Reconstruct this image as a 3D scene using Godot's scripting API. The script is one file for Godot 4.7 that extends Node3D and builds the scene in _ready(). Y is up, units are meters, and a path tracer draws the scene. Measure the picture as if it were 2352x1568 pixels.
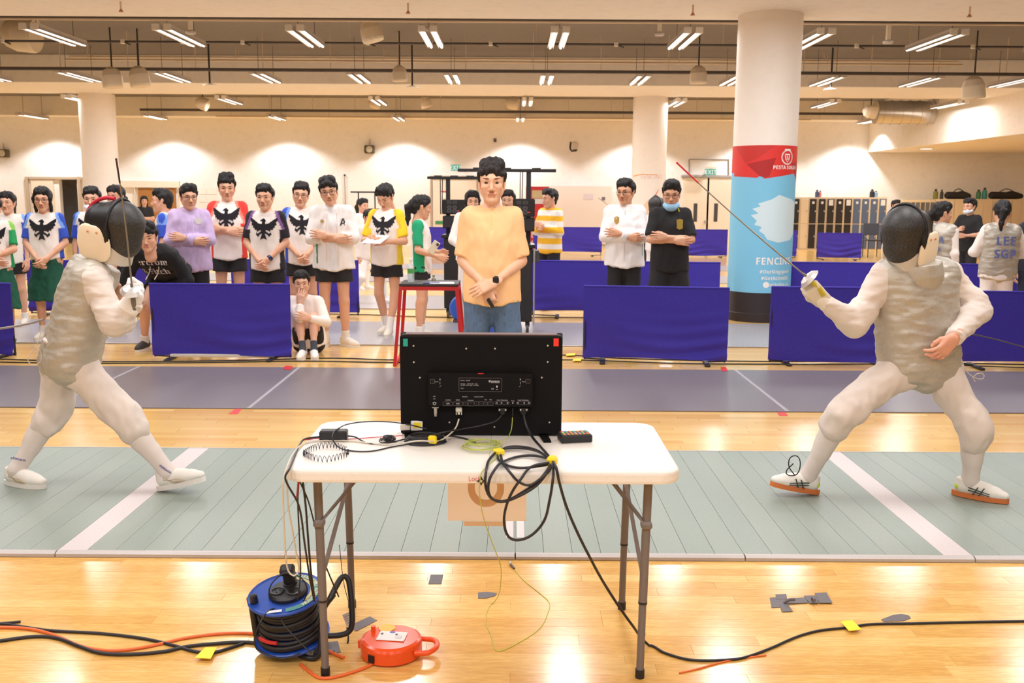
extends Node3D
# A school fencing meet in a large hall: scoring table in front, two fencers on a green piste, onlookers behind blue barriers.

const FPX := 2200.0       # focal length in pixels of the 2352 x 1568 photograph
const PITCH := 0.152
const ROLL := 0.006
const EYE := 1.6
var used := {}
var rng := RandomNumberGenerator.new()
var mats := {}

# ---------- measuring: a pixel of the photograph and a distance from the camera give a point in metres ----------
func ray(px: float, py: float) -> Vector3:
	var u := px - 1176.0
	var v := py - 784.0
	var uu := cos(ROLL) * u + sin(ROLL) * v
	var vv := -sin(ROLL) * u + cos(ROLL) * v
	var x := uu / FPX
	var y := -vv / FPX
	return Vector3(x, y * cos(PITCH) - sin(PITCH), -(cos(PITCH) + y * sin(PITCH)))
func at(px: float, py: float, d: float) -> Vector3:
	var r := ray(px, py)
	r *= d / -r.z
	return Vector3(r.x, EYE + r.y, -d)
func ground(px: float, py: float, h := 0.0) -> Vector3:
	var r := ray(px, py)
	r *= (h - EYE) / r.y
	return Vector3(r.x, h, r.z)

# ---------- materials ----------
func mat(c: Color, rough := 0.7, metal := 0.0, extra := {}) -> StandardMaterial3D:
	var m := StandardMaterial3D.new()
	m.albedo_color = c
	m.roughness = rough
	m.metallic = metal
	for k in extra: m.set(k, extra[k])
	return m
func rgb(r: int, g: int, b: int) -> Color:
	return Color(r / 255.0, g / 255.0, b / 255.0)
func noise_tex(freq: float, ramp: Array, size := 512, oct := 4, sd := 1, kind := FastNoiseLite.TYPE_SIMPLEX_SMOOTH) -> NoiseTexture2D:
	var n := FastNoiseLite.new()
	n.noise_type = kind
	n.seed = sd
	n.frequency = freq
	n.fractal_octaves = oct
	var t := NoiseTexture2D.new()
	t.width = size
	t.height = size
	t.seamless = true
	t.noise = n
	var g := Gradient.new()
	g.offsets = PackedFloat32Array()
	var offs := PackedFloat32Array()
	var cols := PackedColorArray()
	for k in ramp.size():
		offs.append(float(k) / (ramp.size() - 1))
		cols.append(ramp[k])
	g.offsets = offs
	g.colors = cols
	t.color_ramp = g
	return t
func grained(c: Color, rough: float, amount: float, scale: Vector3, freq := 0.02, sd := 3, extra := {}) -> StandardMaterial3D:
	var m := mat(c, rough, 0.0, extra)
	m.albedo_texture = noise_tex(freq, [Color(1 - amount, 1 - amount, 1 - amount), Color(1, 1, 1), Color(1 - amount * 0.5, 1 - amount * 0.5, 1 - amount * 0.5)], 512, 4, sd)
	m.uv1_triplanar = true
	m.uv1_world_triplanar = true
	m.uv1_scale = scale
	return m

# ---------- naming ----------
func numbered(called: String) -> String:
	if not used.has(called):
		used[called] = 0
		return called
	used[called] += 1
	return "%s_%03d" % [called, used[called]]
func tag(o: Node, label: String, category: String, group := "", kind := "") -> Node:
	if label: o.set_meta("label", label)
	if category: o.set_meta("category", category)
	if group: o.set_meta("group", group)
	if kind: o.set_meta("kind", kind)
	return o
func thing(called: String, label: String, category: String, pos := Vector3.ZERO, turn := 0.0, group := "") -> Node3D:
	var o := Node3D.new()
	o.name = numbered(called)
	add_child(o)
	o.position = pos
	o.rotation.y = turn
	tag(o, label, category, group)
	return o
func part(called: String, m: Mesh, material: Material, parent: Node = null, t := Transform3D()) -> MeshInstance3D:
	var o := MeshInstance3D.new()
	o.mesh = m
	if material: o.material_override = material
	o.transform = t
	if parent == null or parent == self:
		o.name = numbered(called)
		add_child(o)
	else:
		o.name = called
		parent.add_child(o, true)
	return o
func struct(called: String, m: Mesh, material: Material) -> MeshInstance3D:
	var o := part(called, m, material)
	o.set_meta("kind", "structure")
	return o
func copy(o: Node3D, label: String) -> Node3D:
	var base := String(o.name)
	if base.length() > 4 and base[base.length() - 4] == "_" and base.right(3).is_valid_int(): base = base.left(base.length() - 4)
	var c: Node3D = o.duplicate()
	c.name = numbered(base)
	add_child(c)
	if label: c.set_meta("label", label)
	return c
func pos(x: float, y: float, z: float) -> Transform3D:
	return Transform3D(Basis(), Vector3(x, y, z))
func spun(axis: Vector3, a: float, p := Vector3.ZERO) -> Transform3D:
	return Transform3D(Basis(axis.normalized(), a), p)
func frame_to(y_dir: Vector3, z_hint: Vector3, p := Vector3.ZERO) -> Transform3D:
	var y := y_dir.normalized()
	var z := z_hint - y * z_hint.dot(y)
	if z.length() < 1e-4: z = Vector3(0.3, 0.2, 0.9) - y * Vector3(0.3, 0.2, 0.9).dot(y)
	z = z.normalized()
	return Transform3D(Basis(y.cross(z), y, z), p)

# ---------- mesh collector ----------
class Shape:
	var v := PackedVector3Array()
	var n := PackedVector3Array()
	var c := PackedColorArray()
	var ix := PackedInt32Array()
	var col := Color.WHITE
	func add(p: Vector3, nn: Vector3) -> int:
		v.append(p)
		n.append(nn)
		c.append(col)
		return v.size() - 1
	func face(a: int, b: int, d: int) -> void:
		var g := (v[b] - v[a]).cross(v[d] - v[a])
		if g.dot(n[a] + n[b] + n[d]) > 0.0:
			ix.append(a); ix.append(d); ix.append(b)
		else:
			ix.append(a); ix.append(b); ix.append(d)
	func quad(a: Vector3, b: Vector3, d: Vector3, e: Vector3) -> void:  # counter-clockwise seen from outside
		var nn := (b - a).cross(d - a)
		if nn.length_squared() < 1e-16: nn = (d - a).cross(e - a)
		nn = nn.normalized()
		var k := add(a, nn)
		add(b, nn); add(d, nn); add(e, nn)
		face(k, k + 1, k + 2)
		face(k, k + 2, k + 3)
	func tri(a: Vector3, b: Vector3, d: Vector3) -> void:
		var nn := (b - a).cross(d - a).normalized()
		var k := add(a, nn)
		add(b, nn); add(d, nn)
		face(k, k + 1, k + 2)
	func box(t: Transform3D, s: Vector3, b := 0.0) -> Shape:
		var h := s * 0.5
		b = minf(b, minf(h.x, minf(h.y, h.z)) * 0.95)
		if b <= 0.0:
			var q := []
			for k in 8: q.append(t * Vector3(h.x if k & 1 else -h.x, h.y if k & 2 else -h.y, h.z if k & 4 else -h.z))
			quad(q[4], q[5], q[7], q[6]); quad(q[1], q[0], q[2], q[3])
			quad(q[5], q[1], q[3], q[7]); quad(q[0], q[4], q[6], q[2])
			quad(q[6], q[7], q[3], q[2]); quad(q[0], q[1], q[5], q[4])
			return self
		# chamfered: per corner three points, one on each face
		var P := []
		for k in 8:
			var sg := Vector3(1 if k & 1 else -1, 1 if k & 2 else -1, 1 if k & 4 else -1)
			P.append([t * (sg * Vector3(h.x, h.y - b, h.z - b)), t * (sg * Vector3(h.x - b, h.y, h.z - b)), t * (sg * Vector3(h.x - b, h.y - b, h.z))])
		quad(P[4][2], P[5][2], P[7][2], P[6][2]); quad(P[1][2], P[0][2], P[2][2], P[3][2])
		quad(P[5][0], P[1][0], P[3][0], P[7][0]); quad(P[0][0], P[4][0], P[6][0], P[2][0])
		quad(P[6][1], P[7][1], P[3][1], P[2][1]); quad(P[0][1], P[1][1], P[5][1], P[4][1])
		var ctr := t.origin
		for e in [[0, 1, 1, 2], [2, 3, 1, 2], [4, 5, 1, 2], [6, 7, 1, 2], [0, 2, 0, 2], [1, 3, 0, 2], [4, 6, 0, 2], [5, 7, 0, 2], [0, 4, 0, 1], [1, 5, 0, 1], [2, 6, 0, 1], [3, 7, 0, 1]]:
			var a: Vector3 = P[e[0]][e[2]]
			var bb: Vector3 = P[e[1]][e[2]]
			var d: Vector3 = P[e[1]][e[3]]
			var f: Vector3 = P[e[0]][e[3]]
			if (bb - a).cross(d - a).dot((a + d) * 0.5 - ctr) > 0: quad(a, bb, d, f)
			else: quad(f, d, bb, a)
		for k in 8:
			var a: Vector3 = P[k][0]
			if (P[k][1] - a).cross(P[k][2] - a).dot(a - ctr) > 0: tri(a, P[k][1], P[k][2])
			else: tri(a, P[k][2], P[k][1])
		return self
	func tube(pts: PackedVector3Array, r: float, seg := 8, caps := true, r_end := -1.0) -> Shape:
		var m := pts.size()
		if m < 2: return self
		var t0 := (pts[1] - pts[0]).normalized()
		var side := t0.cross(Vector3.UP if absf(t0.y) < 0.9 else Vector3.RIGHT).normalized()
		var first := v.size()
		var tg := t0
		for k in m:
			if k == 0: tg = t0
			elif k == m - 1: tg = (pts[k] - pts[k - 1]).normalized()
			else: tg = (pts[k + 1] - pts[k - 1]).normalized()
			side = (side - tg * side.dot(tg))
			side = side.normalized() if side.length_squared() > 1e-10 else tg.cross(Vector3(0.3, 0.8, 0.5)).normalized()
			var up := tg.cross(side)
			var rr := r if r_end < 0.0 else lerpf(r, r_end, float(k) / (m - 1))
			for j in seg:
				var a := TAU * j / seg
				var nn := side * cos(a) + up * sin(a)
				add(pts[k] + nn * rr, nn)
		for k in m - 1:
			for j in seg:
				var a := first + k * seg + j
				var b := first + k * seg + (j + 1) % seg
				face(a, b, b + seg)
				face(a, b + seg, a + seg)
		if caps:
			for e in 2:
				var nn := -t0 if e == 0 else tg
				var o := first if e == 0 else first + (m - 1) * seg
				var ce := add(pts[0] if e == 0 else pts[m - 1], nn)
				var s0 := v.size()
				for j in seg: add(v[o + j], nn)
				for j in seg: face(ce, s0 + j, s0 + (j + 1) % seg)
		return self
	func rod(a: Vector3, b: Vector3, r: float, seg := 8, r_end := -1.0) -> Shape:
		return tube(PackedVector3Array([a, b]), r, seg, true, r_end)
	func bar(a: Vector3, b: Vector3, w: float, h: float, up := Vector3.UP) -> Shape:
		var y := (b - a).normalized()
		var z := up - y * up.dot(y)
		if z.length() < 1e-3: z = Vector3.BACK - y * y.z
		z = z.normalized()
		return box(Transform3D(Basis(y.cross(z), y, z), (a + b) * 0.5), Vector3(w, (b - a).length(), h))
	func lathe(t: Transform3D, prof: Array, seg := 24, sweep := TAU) -> Shape:  # profile of (radius, height), upwards, outside to the right
		var closed := sweep > TAU - 1e-4
		var cols := seg if closed else seg + 1
		for k in prof.size() - 1:
			var a: Vector2 = prof[k]
			var b: Vector2 = prof[k + 1]
			if a.distance_to(b) < 1e-6: continue
			var e := (b - a).normalized()
			var nr := Vector2(e.y, -e.x)
			var s0 := v.size()
			for j in cols:
				var an := sweep * j / seg
				var nn := (t.basis * Vector3(nr.x * cos(an), nr.y, nr.x * sin(an))).normalized()
				add(t * Vector3(a.x * cos(an), a.y, a.x * sin(an)), nn)
				add(t * Vector3(b.x * cos(an), b.y, b.x * sin(an)), nn)
			for j in seg:
				var p := s0 + 2 * j
				var q := s0 + 2 * ((j + 1) % cols)
				face(p, q, q + 1)
				face(p, q + 1, p + 1)
		return self
	func prism(t: Transform3D, poly: PackedVector2Array, depth: float) -> Shape:  # outline in x, y; thickness along z, centred
		var tr := Geometry2D.triangulate_polygon(poly)
		var h := depth * 0.5
		for side in [1.0, -1.0]:
			var nn: Vector3 = (t.basis * Vector3(0, 0, side)).normalized()
			var s0 := v.size()
			for p in poly: add(t * Vector3(p.x, p.y, h * side), nn)
			for k in range(0, tr.size(), 3): face(s0 + tr[k], s0 + tr[k + 1], s0 + tr[k + 2])
		var ccw := not Geometry2D.is_polygon_clockwise(poly)
		for k in poly.size():
			var a := poly[k]
			var b := poly[(k + 1) % poly.size()]
			var e := (b - a).normalized()
			var o := Vector2(e.y, -e.x) if ccw else Vector2(-e.y, e.x)
			var nn := (t.basis * Vector3(o.x, o.y, 0)).normalized()
			var s0 := add(t * Vector3(a.x, a.y, h), nn)
			add(t * Vector3(b.x, b.y, h), nn); add(t * Vector3(b.x, b.y, -h), nn); add(t * Vector3(a.x, a.y, -h), nn)
			face(s0, s0 + 1, s0 + 2); face(s0, s0 + 2, s0 + 3)
		return self
	func flat(poly: Array) -> Shape:   # a printed outline facing +z
		var P := PackedVector2Array()
		for p in poly: P.append(Vector2(p[0], p[1]))
		var tr := Geometry2D.triangulate_polygon(P)
		var s0 := v.size()
		for p in P: add(Vector3(p.x, p.y, 0), Vector3(0, 0, 1))
		for k in range(0, tr.size(), 3): face(s0 + tr[k], s0 + tr[k + 1], s0 + tr[k + 2])
		return self
	func ball(p: Vector3, r: Vector3, seg := 12) -> Shape:
		var rows := maxi(4, seg / 2)
		var s0 := v.size()
		for a in rows + 1:
			for b in seg:
				var th := PI * a / rows
				var ph := TAU * b / seg
				var d := Vector3(sin(th) * cos(ph), cos(th), sin(th) * sin(ph))
				add(p + d * r, (d / r).normalized())
		for a in rows:
			for b in seg:
				var i0 := s0 + a * seg + b
				var i1 := s0 + a * seg + (b + 1) % seg
				if a > 0: face(i0, i1, i1 + seg)
				if a < rows - 1 or a == 0: face(i0, i1 + seg, i0 + seg)
				if a == rows - 1 and a > 0: face(i0, i1 + seg, i0 + seg)
		return self
	func sheet(rows: int, cols: int, f: Callable, thick := 0.0) -> Shape:  # f(u, w) gives a point; both faces
		var P := []
		for a in rows + 1:
			for b in cols + 1: P.append(f.call(float(b) / cols, float(a) / rows))
		var N := []
		for a in rows + 1:
			for b in cols + 1:
				var du: Vector3 = P[a * (cols + 1) + mini(b + 1, cols)] - P[a * (cols + 1) + maxi(b - 1, 0)]
				var dw: Vector3 = P[mini(a + 1, rows) * (cols + 1) + b] - P[maxi(a - 1, 0) * (cols + 1) + b]
				N.append(du.cross(dw).normalized())
		for side in ([1.0, -1.0] if thick > 0 else [1.0]):
			var s0 := v.size()
			for k in P.size(): add(P[k] + N[k] * side * thick * 0.5, N[k] * side)
			for a in rows:
				for b in cols:
					var k := s0 + a * (cols + 1) + b
					face(k, k + 1, k + cols + 2); face(k, k + cols + 2, k + cols + 1)
		if thick > 0:
			var rim := []
			for b in cols: rim.append(b)
			for a in rows: rim.append(a * (cols + 1) + cols)
			for b in range(cols, 0, -1): rim.append(rows * (cols + 1) + b)
			for a in range(rows, 0, -1): rim.append(a * (cols + 1))
			var mid: Vector3 = P[(rows / 2) * (cols + 1) + cols / 2]
			for k in rim.size():
				var i: int = rim[k]
				var j: int = rim[(k + 1) % rim.size()]
				var nn: Vector3 = (P[j] - P[i]).cross(N[i]).normalized()
				if nn.dot(P[i] - mid) < 0: nn = -nn
				var s0 := add(P[i] + N[i] * thick * 0.5, nn)
				add(P[j] + N[j] * thick * 0.5, nn); add(P[j] - N[j] * thick * 0.5, nn); add(P[i] - N[i] * thick * 0.5, nn)
				face(s0, s0 + 1, s0 + 2); face(s0, s0 + 2, s0 + 3)
		return self
	func append(m: Mesh, t := Transform3D()) -> Shape:
		for s in m.get_surface_count():
			var ar := m.surface_get_arrays(s)
			var vv: PackedVector3Array = ar[Mesh.ARRAY_VERTEX]
			var nn: PackedVector3Array = ar[Mesh.ARRAY_NORMAL]
			var cc = ar[Mesh.ARRAY_COLOR]
			var ii: PackedInt32Array = ar[Mesh.ARRAY_INDEX]
			var s0 := v.size()
			var flip := t.basis.determinant() < 0.0
			v.append_array(t * vv)
			var nb := t.basis.inverse().transposed()
			for k in vv.size(): n.append((nb * nn[k]).normalized())
			if cc != null and cc.size() == vv.size(): c.append_array(cc)
			else:
				for k in vv.size(): c.append(col)
			for k in range(0, ii.size(), 3):
				ix.append(s0 + ii[k])
				ix.append(s0 + ii[k + (2 if flip else 1)])
				ix.append(s0 + ii[k + (1 if flip else 2)])
		return self
	func mesh(colored := false) -> ArrayMesh:
		var ar := []
		ar.resize(Mesh.ARRAY_MAX)
		ar[Mesh.ARRAY_VERTEX] = v
		ar[Mesh.ARRAY_NORMAL] = n
		if colored: ar[Mesh.ARRAY_COLOR] = c
		ar[Mesh.ARRAY_INDEX] = ix
		var m := ArrayMesh.new()
		m.add_surface_from_arrays(Mesh.PRIMITIVE_TRIANGLES, ar)
		return m
func box_mesh(s: Vector3, b := 0.0) -> ArrayMesh:
	return Shape.new().box(Transform3D(), s, b).mesh()
func smooth_path(pts: Array, step := 0.03) -> PackedVector3Array:
	var cv := Curve3D.new()
	cv.bake_interval = step
	for k in pts.size():
		var p: Vector3 = pts[k]
		var a: Vector3 = pts[maxi(k - 1, 0)]
		var b: Vector3 = pts[mini(k + 1, pts.size() - 1)]
		var t := (b - a) / 6.0
		var li := (p - a).length()
		var lo := (b - p).length()
		var m := maxf((b - a).length(), 1e-6)
		cv.add_point(p, -t * (2.0 * li / m), t * (2.0 * lo / m))
	return cv.get_baked_points()
func cable(pts: Array, r: float, seg := 6, step := 0.03, lowest := -1e9) -> ArrayMesh:
	var p := smooth_path(pts, step)
	for k in p.size(): p[k].y = maxf(p[k].y, lowest)
	return Shape.new().tube(p, r, seg).mesh()
func text_mesh(s: String, size: float, depth := 0.001, bold := false, serif := false, align := HORIZONTAL_ALIGNMENT_CENTER) -> ArrayMesh:
	var f := SystemFont.new()
	f.font_names = PackedStringArray(["Droid Serif" if serif else "Droid Sans"])
	f.font_weight = 700 if bold else 400
	var t := TextMesh.new()
	t.text = s
	t.font = f
	t.font_size = 48
	t.pixel_size = size / 48.0
	t.depth = depth
	t.horizontal_alignment = align
	var m := ArrayMesh.new()
	m.add_surface_from_arrays(Mesh.PRIMITIVE_TRIANGLES, t.get_mesh_arrays())
	return m
func bend(m: Mesh, f: Callable) -> ArrayMesh:   # moves every vertex of a flat mesh: f(point) gives [point, normal]
	var ar := m.surface_get_arrays(0)
	var vv: PackedVector3Array = ar[Mesh.ARRAY_VERTEX]
	var sh := Shape.new()
	for p in vv:
		var q: Array = f.call(p)
		sh.add(q[0], q[1])
	sh.ix = ar[Mesh.ARRAY_INDEX]
	return sh.mesh()

# ---------- smooth bodies: tapered capsules joined with a smooth minimum, meshed as surface nets ----------
class Field:
	var A := PackedVector3Array()
	var BA := PackedVector3Array()
	var IL := PackedFloat32Array()
	var LN := PackedFloat32Array()
	var RA := PackedFloat32Array()
	var DR := PackedFloat32Array()
	var K := PackedFloat32Array()
	var FA := PackedVector3Array()
	var FK := PackedFloat32Array()
	var CAP := PackedInt32Array()
	var sub := []                # [centre, radius, smoothness]
	var fold: FastNoiseLite
	var fold_amp := 0.0
	var fold_scale := Vector3.ONE
	var h := 0.012
	var lo := Vector3(1e9, 1e9, 1e9)
	var hi := Vector3(-1e9, -1e9, -1e9)
	var tint = null
	var org := Vector3.ZERO
	var nx := 0
	var ny := 0
	var leaves := []             # [i, j, k, values]
	var cellv := {}
	var v := PackedVector3Array()
	var n := PackedVector3Array()
	var c := PackedColorArray()
	var ix := PackedInt32Array()
	func cap(a: Vector3, b: Vector3, ra: float, rb := -1.0, k := 0.03, flat := Vector3.ZERO, squash := 1.0, ends := 0) -> Field:
		if rb < 0.0: rb = ra
		var d := b - a
		A.append(a); BA.append(d)
		var l2 := maxf(d.length_squared(), 1e-10)
		IL.append(1.0 / l2); LN.append(sqrt(l2)); RA.append(ra); DR.append(rb - ra); K.append(k)
		FA.append(flat.normalized() if squash != 1.0 else Vector3.ZERO)
		FK.append(1.0 / squash - 1.0)
		CAP.append(ends)
		var r := maxf(ra, rb) + 0.02
		lo = lo.min(a - Vector3(r, r, r)).min(b - Vector3(r, r, r))
		hi = hi.max(a + Vector3(r, r, r)).max(b + Vector3(r, r, r))
		return self
	func one(j: int, p: Vector3) -> float:
		var q := p - A[j]
		if FK[j] != 0.0: q += FA[j] * (q.dot(FA[j]) * FK[j])
		var b := BA[j]
		var t := q.dot(b) * IL[j]
		var tc := clampf(t, 0.0, 1.0)
		var e := (q - b * tc).length() - (RA[j] + DR[j] * tc)
		var cp := CAP[j]
		if cp != 0:
			if cp & 2: e = maxf(e, (t - 1.0) * LN[j])
			if cp & 1: e = maxf(e, -t * LN[j])
		return e
	func value(p: Vector3, list: PackedInt32Array) -> float:
		var d := 1e3
		for j in list:
			var q := p - A[j]
			if FK[j] != 0.0: q += FA[j] * (q.dot(FA[j]) * FK[j])
			var b := BA[j]
			var t := q.dot(b) * IL[j]
			var tc := clampf(t, 0.0, 1.0)
			var e := (q - b * tc).length() - (RA[j] + DR[j] * tc)
			var cp := CAP[j]
			if cp != 0:
				if cp & 2: e = maxf(e, (t - 1.0) * LN[j])
				if cp & 1: e = maxf(e, -t * LN[j])
			var k := K[j]
			var w := k - absf(d - e)
			d = minf(d, e)
			if w > 0.0: d -= w * w / (4.0 * k)
		if fold_amp > 0.0 and absf(d) < 0.05: d += fold_amp * fold.get_noise_3dv(p * fold_scale)
		for s in sub:
			var e: float = s[1] - (p - s[0]).length()
			var w: float = s[2] - absf(d - e)
			d = maxf(d, e)
			if w > 0.0: d += w * w / (4.0 * s[2])
		return d
	func everything() -> PackedInt32Array:
		return PackedInt32Array(range(A.size()))
	func visit(i: int, j: int, k: int, size: int, list: PackedInt32Array) -> void:
		var half := h * size * 0.5
		var ctr := org + Vector3(i, j, k) * h + Vector3(half, half, half)
		var rad := half * 1.7321
		var keep := PackedInt32Array()
		var deepest := 1e3
		var nearest := 1e3
		for q in list:
			var e := one(q, ctr)
			var s := 1.0 + maxf(FK[q], 0.0)
			var reach := rad * s + 2.2 * K[q] + fold_amp
			if e < reach + 0.01: keep.append(q)
			nearest = minf(nearest, e - reach)
			deepest = minf(deepest, e + rad * s + fold_amp)
		if nearest > 0.0 or keep.is_empty(): return
		if deepest < -0.004 and sub.is_empty(): return
		if size > 4:
			var s := size / 2
			for z in 2:
				for y in 2:
					for x in 2: visit(i + x * s, j + y * s, k + z * s, s, keep)
			return
		var vals := PackedFloat32Array()
		vals.resize(125)
		var at := 0
		var pos := 0
		var neg := 0
		for z in 5:
			for y in 5:
				for x in 5:
					var d := value(org + Vector3(i + x, j + y, k + z) * h, keep)
					vals[at] = d
					at += 1
					if d < 0.0: neg += 1
					else: pos += 1
		if neg == 0 or pos == 0: return
		leaves.append([i, j, k, vals])
		for z in 4:
			for y in 4:
				for x in 4:
					var o := x + y * 5 + z * 25
					var a0 := vals[o]; var a1 := vals[o + 1]; var a2 := vals[o + 5]; var a3 := vals[o + 6]
					var a4 := vals[o + 25]; var a5 := vals[o + 26]; var a6 := vals[o + 30]; var a7 := vals[o + 31]
					var m := int(a0 < 0.0) + int(a1 < 0.0) + int(a2 < 0.0) + int(a3 < 0.0) + int(a4 < 0.0) + int(a5 < 0.0) + int(a6 < 0.0) + int(a7 < 0.0)
					if m == 0 or m == 8: continue
					var sx := 0.0; var sy := 0.0; var sz := 0.0; var cnt := 0
					if (a0 < 0.0) != (a1 < 0.0): sx += a0 / (a0 - a1); cnt += 1
					if (a2 < 0.0) != (a3 < 0.0): sx += a2 / (a2 - a3); sy += 1; cnt += 1
					if (a4 < 0.0) != (a5 < 0.0): sx += a4 / (a4 - a5); sz += 1; cnt += 1
					if (a6 < 0.0) != (a7 < 0.0): sx += a6 / (a6 - a7); sy += 1; sz += 1; cnt += 1
					if (a0 < 0.0) != (a2 < 0.0): sy += a0 / (a0 - a2); cnt += 1
					if (a1 < 0.0) != (a3 < 0.0): sy += a1 / (a1 - a3); sx += 1; cnt += 1
					if (a4 < 0.0) != (a6 < 0.0): sy += a4 / (a4 - a6); sz += 1; cnt += 1
					if (a5 < 0.0) != (a7 < 0.0): sy += a5 / (a5 - a7); sx += 1; sz += 1; cnt += 1
					if (a0 < 0.0) != (a4 < 0.0): sz += a0 / (a0 - a4); cnt += 1
					if (a1 < 0.0) != (a5 < 0.0): sz += a1 / (a1 - a5); sx += 1; cnt += 1
					if (a2 < 0.0) != (a6 < 0.0): sz += a2 / (a2 - a6); sy += 1; cnt += 1
					if (a3 < 0.0) != (a7 < 0.0): sz += a3 / (a3 - a7); sx += 1; sy += 1; cnt += 1
					var inv := 1.0 / cnt
					var p := org + (Vector3(i + x, j + y, k + z) + Vector3(sx, sy, sz) * inv) * h
					var g := Vector3(a1 + a3 + a5 + a7 - a0 - a2 - a4 - a6, a2 + a3 + a6 + a7 - a0 - a1 - a4 - a5, a4 + a5 + a6 + a7 - a0 - a1 - a2 - a3)
					cellv[(i + x) + nx * ((j + y) + ny * (k + z))] = v.size()
					v.append(p)
					n.append(g.normalized())
	func build() -> void:
		hi += Vector3(fold_amp, fold_amp, fold_amp)
		lo -= Vector3(fold_amp, fold_amp, fold_amp)
		org = lo
		var big := 32
		var sz := ((hi - lo) / (h * big)).ceil()
		nx = int(sz.x) * big + 8
		ny = int(sz.y) * big + 8
		var all := everything()
		for z in int(sz.z):
			for y in int(sz.y):
				for x in int(sz.x): visit(x * big, y * big, z * big, big, all)
		for lf in leaves:
			var vals: PackedFloat32Array = lf[3]
			for z in 4:
				for y in 4:
					for x in 4:
						var o := x + y * 5 + z * 25
						var a0 := vals[o]
						var inside := a0 < 0.0
						var id: int = (lf[0] + x) + nx * ((lf[1] + y) + ny * (lf[2] + z))
						if inside != (vals[o + 1] < 0.0): four(id, id - nx, id - nx - nx * ny, id - nx * ny, inside)
						if inside != (vals[o + 5] < 0.0): four(id, id - nx * ny, id - 1 - nx * ny, id - 1, inside)
						if inside != (vals[o + 25] < 0.0): four(id, id - 1, id - 1 - nx, id - nx, inside)
		if tint != null:
			c.resize(v.size())
			for q in v.size(): c[q] = tint.call(v[q], n[q])
		leaves = []
		cellv = {}
	func four(a: int, b: int, d: int, e: int, inside: bool) -> void:
		var p: int = cellv.get(a, -1)
		var q: int = cellv.get(b, -1)
		var r: int = cellv.get(d, -1)
		var s: int = cellv.get(e, -1)
		if p < 0 or q < 0 or r < 0 or s < 0: return
		if inside:
			ix.append(p); ix.append(r); ix.append(q); ix.append(p); ix.append(s); ix.append(r)
		else:
			ix.append(p); ix.append(q); ix.append(r); ix.append(p); ix.append(r); ix.append(s)
	func shape() -> Shape:
		if v.is_empty(): build()
		var s := Shape.new()
		s.v = v
		s.n = n
		s.ix = ix
		if c.size() == v.size(): s.c = c
		else:
			s.c.resize(v.size())
			s.c.fill(Color.WHITE)
		return s
	func cast(x: float, y: float, z0: float) -> Vector3:   # the surface met when going along -z from z0
		var p := Vector3(x, y, z0)
		var all := everything()
		for k in 40:
			var d := value(p, all)
			p.z -= d * 0.7
			if absf(d) < 0.0006: break
		if p.z < z0 - 0.6 or p.z > z0: p.z = z0 - 0.3
		return p

const HALL_L := -19.0
const HALL_R := 17.0
const HALL_BACK := 9.0
const WALL_D := 30.0
const SOFFIT := 3.85
const CEIL := 4.42
var LAMP_E := 4.3

func _ready() -> void:
	rng.seed = 7
	var cam := Camera3D.new()
	cam.name = "camera"
	cam.fov = rad_to_deg(2.0 * atan(784.0 / FPX))
	cam.position = Vector3(0, EYE, 0)
	cam.basis = Basis(Vector3.RIGHT, -PITCH) * Basis(Vector3.BACK, ROLL)
	cam.near = 0.05
	cam.far = 200.0
	var lens := CameraAttributesPhysical.new()
	lens.frustum_focal_length = 12.0 * FPX / 784.0
	lens.exposure_aperture = 5.6
	lens.frustum_focus_distance = 4.6
	cam.attributes = lens
	cam.fov = rad_to_deg(2.0 * atan(784.0 / FPX))
	cam.current = true
	add_child(cam)
	var we := WorldEnvironment.new()
	we.name = "environment"
	var env := Environment.new()
	env.background_mode = Environment.BG_COLOR
	env.background_color = Color(0.02, 0.02, 0.02)
	env.ambient_light_source = Environment.AMBIENT_SOURCE_DISABLED
	env.tonemap_mode = Environment.TONE_MAPPER_LINEAR
	env.tonemap_exposure = 1.0
	env.sdfgi_enabled = true
	env.ssao_enabled = true
	env.ssil_enabled = true
	we.environment = env
	add_child(we)
	lamps()
	shell()
	var t0 := Time.get_ticks_msec()
	floor_things()
	pillars()
	ceiling_services()
	far_wall_things()
	barriers()
	table_things()
	print("built setting ", Time.get_ticks_msec() - t0)
	people()
	print("built people ", Time.get_ticks_msec() - t0)

const ORD := ["first", "second", "third", "fourth", "fifth", "sixth", "seventh", "eighth", "ninth", "tenth", "eleventh", "twelfth", "thirteenth", "fourteenth"]

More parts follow.
